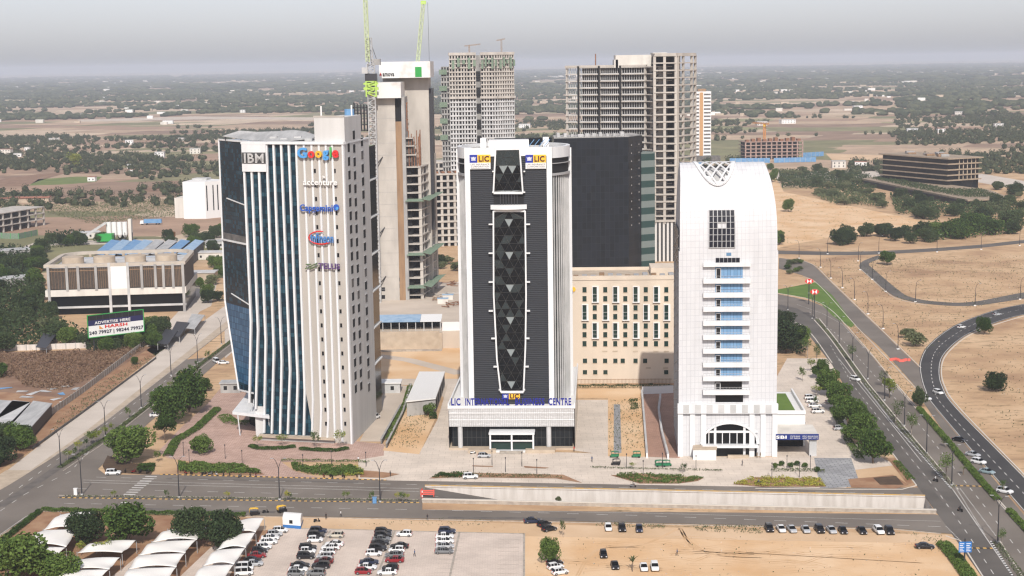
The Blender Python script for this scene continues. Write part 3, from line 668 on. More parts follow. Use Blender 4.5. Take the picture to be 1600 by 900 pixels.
# dark glass wing on the left
wt = FW.uz(342, 218)[1]
b = MB(); rr = FW.w + 4
wp = [(FW.uz(342, 218)[0], wt), (rr, wt), (rr, FW.uz(384, 608)[1]), FW.uz(373.5, 609), FW.uz(352, 470)]
fpoly(b, FW, wp, -14, 0)
gmw = curtain('wing_curtain_wall', FW.u, (.005, .020, .036), (.028, .085, .125), (.002, .006, .010), 1.3, 1.35, .06, bias=-.45)
b.build('glass_wing', gmw, T)
b = MB(); q = [wp[0], wp[4], wp[3]]
for a, c in zip(q, q[1:]): b.bar(FW.p(a[0], a[1], .05), FW.p(c[0], c[1], .05), .5, .5)
b.bar(FW.p(*wp[3], .05), FW.p(*wp[2], .05), .5); b.bar(FW.p(*wp[0], .05), FW.p(rr, wt, .05), .5)
b.build('wing_edge_trim', M['white'], T)
lowg = curtain('lower_blue_glazing', FW.u, (.03, .09, .17), (.06, .15, .26), (.015, .04, .07), 1.3, 2.02, .07, bias=-.1)
b = MB(); zl = FW.uz(352, 472)[1]; zb_ = FW.uz(384, 600)[1]
fpoly(b, FW, [(FW.uz(354, 474)[0], zl), (FW.w + 1, zl), (FW.w + 1, zb_), (FW.uz(372.5, 600)[0], zb_)], -.2, .06); b.build('glazing', lowg, T)
b = MB(); z = FW.uz(365, 377)[1]; b.fbox(FW, FW.uz(347, 372)[0], FW.w + 1, z - .3, z + .2, -1, .5); b.build('terrace_slab', M['white'], T)
b = MB(); b.fbox(FW, FW.uz(349, 372)[0], FW.w + 1, z + .2, z + 2.3, .01, .05); b.build('terrace_recess', M['shade'], T)
b = MB(); z = FW.uz(365, 315)[1]; b.bar(FW.p(FW.uz(355, 315)[0], z + .8, .1), FW.p(FW.w, z - .6, .1), .3); b.build('slanting_band', M['white'], T); b = MB(); z = FW.uz(365, 462)[1]; b.bar(FW.p(FW.uz(362, 459)[0], z + .6, .1), FW.p(FW.w, z - 1.6, .1), .3)
b.build('slanting_band', M['white'], T)
b = MB(); b.prism([(-86, 488), (-79, 476), (-74, 492), (-84, 500)], 0, 10); b.build('ground_floor_glass', M['glassk'], T)
# rear black glazed strip with ledges
b = MB(); b.prism([(-60, 493), (-45.5, 492.2), (-44.2, 505), (-60, 510)], 0, 89); b.build('rear_glass_strip', M['glassk'], T)
for k in range(6):
    z = 78 - k * 12; b = MB(); b.prism([(-46, 492.0), (-44.9, 491.9), (-43.6, 505.3), (-45, 505.5)], z, z + .35); b.build('ledge', M['white'], T)
# roof: core, tank, canopies
b = MB(); zc = 99.6; u0 = uzf(491, 200, -1)[0]
b.hexa([FF.p(u0, ztop - .05, -1), FF.p(W1 - .06, ztop - .05, -1), FS.p(23, ztop - .05, -.03), FF.p(u0, ztop - .05, -23), FF.p(u0, zc, -1), FF.p(W1 - .06, zc, -1), FS.p(23, zc, -.03), FF.p(u0, zc, -23)])
b.build('lift_core', M['greywall'], T)
b = MB(); b.fbox(FF, u0 - .2, W1 - .2, zc, zc + .5, -1.6, -.9); b.build('core_parapet', M['beige'], T)
b = MB(); b.cyl((-49.5, 478), 1.5, zc, zc + 1.9, 14, 0); b.build('water_tank', M['bluesheet'], T)
for x, y in ((-57, 468), (-48.6, 476)):
    b = MB(); b.tube([(x, y, zc), (x, y, zc + 3.2)], .25, 6); b.build('mast', M['whitep'], T)
b = MB(); b.hexa([FF.p(.2, ztop - .1, -.6), FF.p(W1 - .1, ztop - .1, -.6), FS.p(FS.w, ztop - .1, -.1), Vector((-85, 499, ztop - .1)), FF.p(.2, ztop, -.6), FF.p(W1 - .1, ztop, -.6), FS.p(FS.w, ztop, -.1), Vector((-85, 499, ztop))]); b.build('roof_slab', M['concl'], T)
def cq(pts): return [ZY(px, py, Y) for px, py, Y in pts]
for q in ([(349, 212, 494), (374, 204, 500), (402, 206, 505), (398, 219, 488)], [(398, 219, 488), (402, 206, 505), (432, 205, 503), (440, 221, 480)], [(440, 221, 480), (432, 205, 503), (458, 203, 503), (490, 215, 486)], [(458, 203, 503), (476, 205, 505), (494, 211, 492), (490, 215, 486)]):
    b = MB(); p = cq(q); b.hexa([v - Vector((0, 0, .25)) for v in p] + p) ; b.build('roof_canopy', M['roofgrey'], T)
for px, py, Y in ((352, 214, 494), (398, 221, 488), (440, 223, 480), (488, 217, 486), (376, 207, 500), (458, 206, 502)):
    v = ZY(px, py, Y); b = MB(); b.tube([(v.x, v.y, ztop), v], .15, 5); b.build('post', M['dsteel'], T)
for k, (x, y) in enumerate(((-72, 484), (-68, 486), (-64, 481), (-76, 488))): b = MB(); b.box(x, x + 2.2, y, y + 2.5, ztop, ztop + .9 + .4 * (k % 2)); b.build('roof_plant', M['concl'], T)
# entrance canopy and plinth
b = MB(); zc_ = 7.5; q = [P(363, 643, zc_), P(421, 650, zc_), P(412, 622, zc_), P(388, 612, zc_)]
b.hexa([v - Vector((0, 0, .9)) for v in q] + q); b.build('entrance_canopy', M['white'], T)
for px, py in ((371, 645), (419, 648)):
    v = P(px, py, zc_); b = MB(); b.tube([(v.x + .4, v.y + .8, 0), (v.x, v.y + .5, zc_ - .9)], .2, 6); b.build('canopy_column', M['white'], T)
for px in (393, 405, 417):
    v = P(px, 643, zc_); b = MB(); b.tube([v, v + Vector((1, 4, 6))], .12, 5); b.build('stay_rod', M['white'], T)
b = MB(); b.prism([(p.x, p.y) for p in (P(405, 688), P(522, 693), P(532, 686), P(540, 680), P(411, 672))], 0, 1.2); b.build('plinth', M['concg'], T)
b = MB(); b.prism([(p.x, p.y) for p in (P(404, 689), P(523, 694.5), P(525, 691), P(406, 685.5))], 1.2, 1.55); b.build('plinth_coping', M['tan'], T)

# ================================================================== round-sided dark tower on a podium
L = thing('insurance_tower', 'round sided tower with charcoal front, diamond glass strip and blue letters on its podium roof', 'office tower', (-.5, 470, 0))
cx = 1.1; Yf = 453.9
FL = Frame((-11.87, Yf + .2), (10.73, Yf - .2)); WL = FL.w
LT = 89.3; LP = 12.9
YC = 467.2
def cpt(a, r=16.3, yc=467.2, ry=16.9): return (cx + math.sin(a) * r, yc - math.cos(a) * ry)
half = []; a0 = math.asin(11.0 / 16.3); NS = 33
ring = [cpt(a0 + (2 * math.pi - 2 * a0) * k / (NS * 2)) for k in range(NS * 2 + 1)]
b = MB(); b.prism(ring, LP - .2, LT - 1.2); b.build('glass_drum', M['glassd'], L)
b = MB()
fpoly(b, FL, [(0, LP), (WL, LP), (WL, LT), (0, LT)], -1.0, 0)
panel = mat('charcoal_lamella', (.03, .031, .035), .6, spec=.12); n_, l_, p_ = nodes_of(panel)
g_ = n_.new('ShaderNodeNewGeometry'); wv = n_.new('ShaderNodeTexWave'); wv.bands_direction = 'Z'; wv.inputs['Scale'].default_value = .55; wv.inputs['Distortion'].default_value = .6; wv.inputs['Detail'].default_value = 2
rmp = n_.new('ShaderNodeValToRGB'); rmp.color_ramp.elements[0].color = (.022, .024, .028, 1); rmp.color_ramp.elements[1].color = (.046, .049, .055, 1)
l_.new(g_.outputs['Position'], wv.inputs['Vector']); l_.new(wv.outputs['Fac'], rmp.inputs[0]); l_.new(rmp.outputs[0], p_.inputs['Base Color'])
bp_ = n_.new('ShaderNodeBump'); bp_.inputs['Strength'].default_value = .4; bp_.inputs['Distance'].default_value = .2; l_.new(wv.outputs['Fac'], bp_.inputs['Height']); l_.new(bp_.outputs[0], p_.inputs['Normal'])
b.build('charcoal_front', panel, L)
for k in range(NS * 2 + 1):                                     # radial white fins round the drum
    if k > NS * 2 * .36 and k < NS * 2 * .64: continue
    a = a0 + .05 + (2 * math.pi - 2 * a0 - .1) * k / (NS * 2); x, y = cpt(a); x2, y2 = cpt(a, 16.7, YC, 17.3)
    b = MB(); d = Vector((x2 - x, y2 - y, 0)); s = Vector((-d.y, d.x, 0)).normalized() * .1
    q = [Vector((x, y, 0)) - s, Vector((x2, y2, 0)) - s, Vector((x2, y2, 0)) + s, Vector((x, y, 0)) + s]
    b.hexa([v + Vector((0, 0, LP)) for v in q] + [v + Vector((0, 0, LT - 7.5)) for v in q]); b.build('fin', M['concl'], L)
def ringband(name, r0, r1, z0, z1, m, yc=467.2, a_=None, a_end=None):
    b = MB(); aa = a_ if a_ is not None else a0; ae = a_end if a_end is not None else 2 * math.pi - aa
    for k in range(72):
        t0, t1 = aa + (ae - aa) * k / 72, aa + (ae - aa) * (k + 1) / 72
        p = [cpt(t0, r0, yc, r0 * 1.034), cpt(t1, r0, yc, r0 * 1.034), cpt(t1, r1, yc, r1 * 1.034), cpt(t0, r1, yc, r1 * 1.034)]
        b.hexa([(*v, z0) for v in p] + [(*v, z1) for v in p])
    b.build(name, m, L)
ringband('roof_parapet', 15.9, 17.1, LT - 2.4, LT + .9, M['white'])
ringband('louvre_band', 16.32, 16.6, LT - 6.8, LT - 2.4, M['void'])
ringband('trim_band', 16.4, 17.1, LT - 7.6, LT - 6.9, M['steel'])
ringband('trim_band', 16.4, 17.15, LT - 4.1, LT - 3.9, M['steel'])
ringband('roof_gutter', 14.2, 14.6, LT - 1.2, LT + .1, M['concl'])
b = MB(); b.fbox(FL, -.9, WL + .9, LT - 1.6, LT + .9, -1.2, .35); b.build('front_parapet', M['white'], L)
for u in (-.8, WL + .8):
    b = MB(); b.fbox(FL, u - .8, u + .8, LP, LT + .92, -3.4, .55); b.build('corner_column', M['white'], L)
for sgn, a in ((-1, 2 * math.pi - 1.52), (1, 1.52)):
    x, y = cpt(a, 16.9, YC, 17.4); b = MB(); b.box(x - .55, x + .55, y - .9, y + .9, LP, LT); b.build('edge_column', M['white'], L)
b = MB(); b.prism(ring, LT - 1.2, LT - .8, 0); b.build('roof_deck', mat('white_roof_deck', (.66, .64, .62), .7), L)
ux = lambda px, py, d=0: FL.uz(px, py, d)
# roof structures
b = MB(); b.box(cx - 7.5, cx + 4.6, 462, 470, LT - .8, LT + 2.6); b.box(cx - 7.5, cx + 4.6, 470.01, 480, LT - .8, LT + 1.2); b.build('roof_penthouse', M['whitep'], L)
b = MB(); b.box(cx - 6, cx + 12, 481, 485, LT - .8, LT + 2.2); b.build('plant_screen', M['black'], L)
for x, y in ((-9.3, 475), (10.0, 476)):
    b = MB(); b.box(cx + x - .9, cx + x + .9, y - .9, y + .9, LT - .8, LT + 2.8); b.build('roof_tank', M['whitep'], L)
for x in (6.2, 9.0, 12.0):
    b = MB(); b.box(cx + x, cx + x + 1.8, 466, 469, LT - .8, LT + .2); b.build('roof_unit', M['roofgrey'], L)
b = MB(); 
for k in range(4): b.bar((cx + 4.6 + k * 1.6, 474, LT), (cx + 6.4 + k * 1.6, 474, LT + 2.2), .18)
b.build('roof_piping', M['bluesheet'], L)
# diamond glass panels
gA = mat('diamond_glass_dark', (.006, .007, .008), .15, spec=.12); gB = mat('diamond_glass_mid', (.028, .036, .037), .2, spec=.2); gC = mat('diamond_glass_pale', (.22, .25, .25), .3, spec=.6); gD = mat('glass_joint', (.10, .10, .095), .5)
def inside(pt, poly):
    x, y = pt; c = False
    for i in range(len(poly)):
        x1, y1 = poly[i]; x2, y2 = poly[i - 1]
        if (y1 > y) != (y2 > y) and x < (x2 - x1) * (y - y1) / (y2 - y1) + x1: c = not c
    return c
def diamond(poly, tone, name, d=.75):
    b = MB(); j = MB(); fpoly(b, FL, poly, -.2, d - .12, 0)
    us = [p[0] for p in poly]; zs = [p[1] for p in poly]; uc = (min(us) + max(us)) / 2; h = 2.45; hw = 1.32
    rows = int((max(zs) - min(zs)) / h) + 1
    for r_ in range(rows):
        z1 = max(zs) - r_ * h; z0 = z1 - h
        for k in range(-6, 7):
            for up in (0, 1):
                sh = (k + (r_ % 2) * .5 + up * .5) * 2 * hw
                tri = [(uc + sh - hw, z0), (uc + sh + hw, z0), (uc + sh, z1)] if not up else [(uc + sh - hw, z1), (uc + sh, z0), (uc + sh + hw, z1)]
                tri = [(min(max(u, min(us)), max(us)), max(z, min(zs))) for u, z in tri]
                cc = (sum(t[0] for t in tri) / 3, sum(t[1] for t in tri) / 3)
                if not inside(cc, poly) : continue
                lim = [t for t in tri]
                t2 = []
                for (u, z) in lim:
                    if not inside((u * .98 + uc * .02, z * .99 + cc[1] * .01), poly): # clamp sideways to the outline
                        lo, hi = uc, u
                        for _ in range(12):
                            mid = (lo + hi) / 2
                            if inside((mid, min(max(z, min(zs) + .01), max(zs) - .01)), poly): lo = mid
                            else: hi = mid
                        u = lo
                    t2.append((u, z))
                m_ = tone(r_, k, up); tilt = .10 * (1 if (k + r_) % 2 else -1)
                pz = [FL.p(u, z, d + (tilt if i_ == 2 else 0)) for i_, (u, z) in enumerate(t2)]
                if up == 1: pz = pz
                nrm = (pz[1] - pz[0]).cross(pz[2] - pz[0])
                if nrm.dot(FL.n) < 0: pz.reverse()
                b.face(pz, m_)
                for i_ in range(3):
                    p0, p1 = t2[i_], t2[(i_ + 1) % 3]
                    if abs(p0[0] - p1[0]) + abs(p0[1] - p1[1]) > .3: j.bar(FL.p(*p0, d + .05), FL.p(*p1, d + .05), .07, .07)
    o = b.build(name, [gA, gB, gC], L); j.build('glass_joints', gD, o)
top = [ux(774.5, 236), ux(812, 236), ux(817, 301), ux(771, 301)]
top[0] = (top[0][0], LT + .6); top[1] = (top[1][0], LT + .6)
rt = random.Random(5)
def tone_top(r, k, up):
    if r < 2: return 1
    if r in (2, 5) and up and abs(k + (r % 2) * .5 + .5) < 1.2: return 2
    if r in (3, 4, 6, 7) and abs(k + (r % 2) * .5) < 1.3: return 0
    return 1 if rt.random() < .6 else 0
diamond(top, tone_top, 'upper_glass_panel')
bot = [ux(771, 329), ux(820.5, 329), ux(822, 460), ux(821, 540), ux(818, 611.5), ux(782.5, 611.5), ux(776.5, 560), ux(771.5, 460)]
def tone_bot(r, k, up):
    if r < 22 and r % 4 == 1 and k == -1 and up: return 2
    if r < 22 and r % 4 == 0 and k == -1: return 1 if not up else 0
    return 1 if rt.random() < .16 else 0
diamond(bot, tone_bot, 'lower_glass_panel')
for poly in (top, bot):
    for i in range(len(poly)):
        a, c = poly[i], poly[(i + 1) % len(poly)]; b = MB(); b.bar(FL.p(*a, .8), FL.p(*c, .8), .45, .7); b.build('panel_frame', M['white'], L)
b = MB(); u0, z0 = ux(782, 320); u1, z1 = ux(808, 303); b.fbox(FL, u0 - 2, u1 + 2, z0 - .5, z1 + .3, 0, .05); b.build('recess', M['void'], L)
for k in range(7):
    b = MB(); u = u0 + (u1 - u0) * k / 6; b.fbox(FL, u - .12, u + .12, z0, z1, .05, .7); b.build('recess_bar', M['dsteel'], L)
b = MB(); ua, za = ux(766.5, 327.5, 1.5); ub, zb = ux(823, 321, 1.5); pts = []
for k in range(13):
    t = k / 12; pts.append((ua + (ub - ua) * t, 1.2 + 1.6 * math.sin(math.pi * t)))
b2 = MB(); pl = [FL.p(u, 0, d) for u, d in pts] + [FL.p(ub, 0, 0), FL.p(ua, 0, 0)]
b2.prism([(v.x, v.y) for v in pl], za, zb + .2); b2.build('balcony', M['white'], L)
for side in (0, 1):
    for k, y in enumerate((267.5, 300, 350, 395, 440, 485, 528, 572, 608)):
        poly = top if y < 310 else bot
        u, z = ux([772, 818][side] if y < 310 else ([770.5, 821.5][side] if y < 500 else [774.5, 820.5][side] if y < 550 else [778, 819.5][side] if y < 600 else [782, 818][side]), y)
        L_ = 1.3 if y > 310 and y < 600 else .5; b = MB(); b.fbox(FL, u - (L_ if side == 0 else 0), u + (L_ if side else 0), z - .17, z + .17, 0, 1.3); b.build('bracket', M['white'], L)
# signs
def lic_sign(x0, y0, x1, y1, ym, full=True):
    ua, zt = ux(x0, y0, .5); ub, zb = ux(x1, y1, .5); zm = ux(x0, ym, .5)[1]; um = ua + (ub - ua) * .375
    b = MB(); b.fbox(FL, ua, um, zm, zt, .35, .6); o = b.build('sign_box', M['signblue'], L)
    b = MB(); b.fbox(FL, um, ub, zm, zt, .35, .6); o2 = b.build('sign_box', M['yellow'], L)
    lettering(FL, 'LIC', um + (ub - um) * .1, ub - (ub - um) * .1, zm + (zt - zm) * .14, zt - (zt - zm) * .14, mat('letter_maroon', (.07, .015, .02), .5), o2, .7, .12, .03)
    c = ((ua + um) / 2, (zm + zt) / 2); b = MB(); r_ = (zt - zm) * .25
    b.tube([FL.p(c[0], c[1] + r_ * .2, .6), FL.p(c[0], c[1] + r_ * .2, .7)], [r_ * .8, r_ * .8], 12)
    b.fbox(FL, c[0] - r_ * 1.1, c[0] + r_ * 1.1, c[1] - r_ * .9, c[1] - r_ * .45, .6, .68)
    for s_ in (-1, 1): b.bar(FL.p(c[0] + s_ * r_ * .6, c[1] - r_ * .9, .65), FL.p(c[0] + s_ * r_ * 1.15, c[1] + r_ * .9, .65), r_ * .35, .06)
    b.build('emblem', mat('emblem_grey', (.55, .55, .62), .5), o)
    if full:
        b = MB(); b.fbox(FL, ua, ub, zb, zm, .35, .6); o3 = b.build('sign_board', M['whitep'], L)
        H_ = zm - zb; dk = mat('caption_grey', (.12, .12, .13), .6)
        lettering(FL, 'LIFE INSURANCE', ua + .3, ub - .3, zb + H_ * .60, zb + H_ * .88, dk, o3, .62, .06, .01)
        lettering(FL, 'CORPORATION', ua + .4, ub - .4, zb + H_ * .28, zb + H_ * .52, dk, o3, .62, .06, .01)
        b = MB(); b.fbox(FL, ua + .3, ub - .3, zb + H_ * .1, zb + H_ * .16, .6, .64); b.build('caption_line', dk, o3)
lic_sign(733.5, 242, 766.5, 264, 254.5); lic_sign(821, 242, 853, 263.5, 254.5)
lic_sign(784.5, 614.2, 812.5, 623.8, 623.8, False)
# podium
PL = Frame((-19.5, 450.1), (18.0, 447.9)); PW = PL.w; pz0 = 7.2
b = MB(); q = [PL.p(0, 0, 0), PL.p(PW, 0, 0), PL.p(PW, 0, -62), PL.p(0, 0, -62)]
b.prism([(v.x, v.y) for v in q], pz0, LP - .15); b.build('podium_fascia', curtain('woven_screen', PL.u, (.60, .59, .58), (.50, .49, .48), (.30, .29, .28), .55, .42, .05, rough=.6), L)
b = MB(); q2 = [PL.p(.6, 0, -2.2), PL.p(PW - .6, 0, -2.2), PL.p(PW - .6, 0, -61), PL.p(.6, 0, -61)]
b.prism([(v.x, v.y) for v in q2], .6, pz0); b.build('podium_glass', curtain('podium_curtain_wall', PL.u, (.008, .010, .012), (.015, .018, .02), (.05, .05, .05), 1.4, 3.3, .06), L)
b = MB(); q = [PL.p(-.3, 0, .3), PL.p(PW + .3, 0, .3), PL.p(PW + .3, 0, -62.3), PL.p(-.3, 0, -62.3)]
b.prism([(v.x, v.y) for v in q], LP - .15, LP + .02, 0); b.build('podium_roof', M['whitep'], L)
b = MB(); b.fbox(PL, -.3, PW + .3, LP + .02, LP + .7, -.3, .3); b.fbox(PL, -.33, .1, LP + .02, LP + 1.2, -62, -.31); b.fbox(PL, PW - .1, PW + .33, LP + .02, LP + 1.2, -62, -.31); b.build('podium_parapet', M['whitep'], L)
for s, a in ((0, 0), (1, 0)):
    fx_ = Frame(PL.p(PW, 0), PL.p(PW, 0, -62)) if s else Frame(PL.p(0, 0, -62), PL.p(0, 0, 0))
    b = MB(); b.fbox(fx_, .5, 61.5, .3, LP - 1.2, 0, .15); b.build('side_glazing', M['glassk'], L)
for z in (LP - 1.6, LP - 3.7):
    b = MB(); b.fbox(PL, 0, PW, z - .09, z + .09, 0, .2); b.build('fascia_trim', M['whitep'], L)
for px in (719, 857.5):
    u, _ = PL.uz(px, 690); v = PL.p(u, 0, -.9); b = MB(); b.cyl((v.x, v.y), .75, 0, pz0, 14); b.build('column', M['concl'], L)
b = MB(); b.fbox(PL, -.2, PW + .2, 0, .6, -62, .2); b.build('podium_base', M['tan'], L)
u0, _ = PL.uz(765, 690); u1, _ = PL.uz(836, 690); po = MB(); po.fbox(PL, u0, u1, 5.4, 6.0, -2, 3.2); po = po.build('entrance_portico', M['white'], L)
for u in (u0 + .4, (u0 + u1) / 2, u1 - .4):
    b = MB(); b.fbox(PL, u - .25, u + .25, .6, 5.4, 2.5, 3.0); b.build('portico_column', M['white'], L)
b = MB(); b.fbox(PL, u0 + .4, u1 - .4, 3.3, 3.7, 2.6, 2.9); b.fbox(PL, u0 + .2, u1 - .2, .003, .61, .2, 3.2); b.build('portico_beam', M['white'], L)
b = MB(); b.fbox(PL, u0 + .6, u1 - .6, .65, 3.2, 1.9, 2.0); b.build('entrance_glass', M['glassg'], L)
for k in range(4):
    b = MB(); ua, _ = PL.uz(782, 700); ub, _ = PL.uz(818, 700); b.fbox(PL, ua, ub, 0, .6 - k * .15, 3.21 + k * .55, 3.21 + (k + 1) * .55 - .01); b.build('step', M['brown'] if False else M['kerbw'], L)
for xa, xb in ((733, 776), (822, 868)):
    ua, _ = PL.uz(xa, 700); ub, _ = PL.uz(xb, 700); b = MB(); b.fbox(PL, ua, ub, 0, 1.0, .25, 4.2); b.build('planter_wall', M['tan'], L)
for s, x0, x1 in (('LIC', 705, 719.5), ('INTERNATIONAL', 727, 796), ('BUSINESS', 805, 851), ('CENTRE', 857, 892.5)):
    ua, za = PL.uz(x0, 632.5, 0); ub, _ = PL.uz(x1, 632.5); zb = za + 2.05
    lettering(PL, s, ua, ub, LP + .75, LP + 2.95, M['textblue'], L, -.1, .3, .025, 'roof_lettering')

# ================================================================== white arched tower
def joints(name, c, cj, cw, ch, mort=.05):
    m = mat(name, c, .5, c2=tuple(v * .86 for v in c), scale=.3, stretch=(1, 1, .12), thr=(.45, .8)); n, l, b = nodes_of(m); src = b.inputs['Base Color'].links[0].from_socket
    g = n.new('ShaderNodeNewGeometry'); s = n.new('ShaderNodeSeparateXYZ'); co = n.new('ShaderNodeCombineXYZ'); ad = n.new('ShaderNodeMath'); ad.operation = 'MULTIPLY_ADD'; ad.inputs[1].default_value = .5
    l.new(g.outputs['Position'], s.inputs[0]); l.new(s.outputs['X'], co.inputs[0]); l.new(s.outputs['Y'], ad.inputs[0]); l.new(s.outputs['Z'], ad.inputs[2]); l.new(ad.outputs[0], co.inputs[1])
    br = n.new('ShaderNodeTexBrick'); br.offset = 0; br.inputs['Scale'].default_value = 1; br.inputs['Brick Width'].default_value = cw; br.inputs['Row Height'].default_value = ch; br.inputs['Mortar Size'].default_value = mort
    br.inputs['Color1'].default_value = (1, 1, 1, 1); br.inputs['Color2'].default_value = (.95, .95, .955, 1); br.inputs['Mortar'].default_value = (*cj, 1); l.new(co.outputs[0], br.inputs['Vector'])
    mx = n.new('ShaderNodeMix'); mx.data_type = 'RGBA'; mx.blend_type = 'MULTIPLY'; mx.inputs[0].default_value = 1; l.new(src, mx.inputs[6]); l.new(br.outputs['Color'], mx.inputs[7]); l.new(mx.outputs[2], b.inputs['Base Color']); return m
WJ = joints('jointed_white_panels', (.60, .60, .605), (.76, .77, .79), 1.2, 1.8)
A = thing('bank_tower', 'white arched tower with a curved front, solar panels and stacked white balconies', 'office tower', (62, 450, 0))
FA = Frame((48.4, 438.6), (76.2, 436.9)); AW = FA.w; zs_ = 60.5; za_ = 85.2; half_d = 13.2
def arch(t, side):                    # t 0..1 front springing -> apex -> back
    th = math.pi * t; return zs_ + (za_ - zs_) * math.sin(th) ** .92, half_d * (1 - math.cos(th))
def edge_u(z, side):
    f = max(0, (z - zs_) / (za_ - zs_)); return (.55 * f ** 1.5) if side == 0 else AW - 2.8 * f ** 3
NA, NU = 28, 14
b = MB(); rows = []
for k in range(NA + 1):
    z, dd = arch(k / NA, 0); rows.append([FA.p(edge_u(z, 0) + (edge_u(z, 1) - edge_u(z, 0)) * j / NU, z, -dd) for j in range(NU + 1)])
hole = lambda k, j: 8 <= k <= 16 and abs((j + .5) / NU - .41) < .22 * math.sqrt(max(0, 1 - ((15 - k) / 7.2) ** 2)) + .01
for k in range(NA):
    for j in range(NU):
        if not (hole(k, j)): b.face([rows[k][j], rows[k][j + 1], rows[k + 1][j + 1], rows[k + 1][j]])
shell = b.build('curved_roof', WJ, A)
sm = bpy.data.materials['white_cladding']
for side in (0, 1):
    b = MB()
    pts = [rows[k][0 if side == 0 else NU] - (FA.u * .02) * (-1 if side == 0 else 1) for k in range(NA + 1)]
    b.face(pts if side else pts[::-1])
    b.build('gable_wall', M['concl'], A)
b = MB()
for k in range(5, 18):
    z, dd = arch(k / NA, 0); z2, dd2 = arch((k + 1) / NA, 0)
    u0, u1 = 4.6, 19.0; b.face([FA.p(u0, z - 1.6, -dd), FA.p(u1, z - 1.6, -dd), FA.p(u1, z2 - 1.6, -dd2), FA.p(u0, z2 - 1.6, -dd2)])
b.build('roof_light', M['roofgrey'], A)
b = MB()
def apt(fu, t, lift=.12):
    z, dd = arch(t, 0); u = edge_u(z, 0) + (edge_u(z, 1) - edge_u(z, 0)) * fu; return FA.p(u, z + lift, -dd + lift)

def t_y(py):
    lo, hi = 0, .5
    for _ in range(30):
        m_ = (lo + hi) / 2
        if proj_y(apt(.43, m_, 0)) > py: lo = m_
        else: hi = m_
    return lo
tmin = t_y(290); tmax = .56
def ell(fu): return .25 * 0
for s_ in (1, -1):
    for c0 in (-.66, -.33, 0, .33, .66, 1.0):
        prev = None
        for q in range(25):
            v = q / 24; t = tmin + (tmax - tmin) * v; fu = .41 + c0 * .35 + s_ * (v - .35) * .33
            hw_ = .235 * math.sqrt(max(0, 1 - ((tmax - t) / (tmax - tmin)) ** 2.2)) if t < tmax else .235
            ok = abs(fu - .41) <= hw_
            cur = apt(fu, t) if ok else None
            if prev is not None and cur is not None: b.bar(prev, cur, .42, .3)
            prev = cur
pr = None
for q in range(41):
    a = math.pi * q / 40; fu = .41 - .235 * math.cos(a); t = tmax - (tmax - tmin) * math.sin(a); cur = apt(fu, t)
    if pr is not None: b.bar(pr, cur, 1.0, .35)
    pr = cur
b.build('roof_lattice', M['white'], A)
# box below the arch
us = [0, 9.2, 9.2 + .001, AW - 9.0, AW]
b = MB(); D2 = 2 * half_d
b.hexa([FA.p(-.25, 0, 0), FA.p(AW + .25, 0, 0), FA.p(AW + .25, 0, -D2), FA.p(-.25, 0, -D2), FA.p(-.25, zs_, 0), FA.p(AW + .25, zs_, 0), FA.p(AW + .25, zs_, -D2), FA.p(-.25, zs_, -D2)])
b.build('main_walls', WJ, A)
FAl = Frame(FA.p(-.25, 0, -D2), FA.p(-.25, 0, 0))
lg = curtain('louvred_glass', (0, 1, 0), (.03, .035, .045), (.10, .11, .12), (.45, .45, .44), 1.5, 3.6, .16, rough=.25)
b = MB(); b.fbox(FAl, .8, D2 - 2.0, 2, zs_ + 6, 0, .12); b.build('side_louvres', lg, A)
for k in range(14):
    b = MB(); b.bar(FAl.p(1 + k * 1.7, 3, .2), FAl.p(1 + k * 1.7 , 55, .2), .16); b.build('side_fin', M['concl'], A)
b = MB()
for k in range(20):
    z = 6 + k * 2.8; b.bar(FAl.p(.8, z, .25), FAl.p(22.5, z + 5, .25), .22)
b.build('diagonal_grille', M['concl'], A)
uA = lambda px, py, d=0: FA.uz(px, py, d)
# solar arrays lying on the curve
z_ = lambda t: arch(t, 0)
def t_at(pz):
    lo, hi = 0, .5
    for _ in range(30):
        m_ = (lo + hi) / 2
        if arch(m_, 0)[0] < pz: lo = m_
        else: hi = m_
    return lo
sa = MB()
fuL, fuR = .30, .565
tt = [t_y(y) for y in (388, 378, 368, 358, 348.5, 339, 329.5)]
for r_ in range(6):
    for c_ in range(6):
        if r_ == 3 and c_ in (2, 3): continue
        f0 = fuL + (fuR - fuL) * c_ / 6 + .004; f1 = fuL + (fuR - fuL) * (c_ + 1) / 6 - .006; t0 = tt[r_]; t1 = tt[r_ + 1]; dt = (t1 - t0) * .07
        lo_ = [apt(f0, t0 + dt, .15), apt(f1, t0 + dt, .15), apt(f1, t1 - dt, .15), apt(f0, t1 - dt, .15)]
        hi_ = [apt(f0, t0 + dt, .3), apt(f1, t0 + dt, .3), apt(f1, t1 - dt, .3), apt(f0, t1 - dt, .3)]
        sb_ = MB(); sb_.hexa(lo_ + hi_); sb_.build('solar_panel', M['solar'], A)
b = MB()
for i_ in range(7):
    f = fuL + (fuR - fuL) * i_ / 6
    for r_ in range(6): b.bar(apt(f, tt[r_], .2), apt(f, tt[r_ + 1], .2), .15, .25)
for t in tt: b.bar(apt(fuL - .004, t, .2), apt(fuR + .004, t, .2), .15, .25)
b.build('panel_rack', M['steel'], A)
b = MB(); 
ua, zt = uA(1118, 403); ub, zb = uA(1156, 410)
for c_ in range(6):
    sb_ = MB(); u0 = ua + (ub - ua) * c_ / 6; sb_.fbox(FA, u0 + .06, u0 + (ub - ua) / 6 - .06, zb, zt, .05, .2); sb_.build('solar_panel', M['solar'], A)
ua, za = uA(1136, 398); b.fbox(FA, ua - .2, ua + 1.2, za - .3, za + .6, .02, .1); b.build('small_emblem', M['glassl'], A)
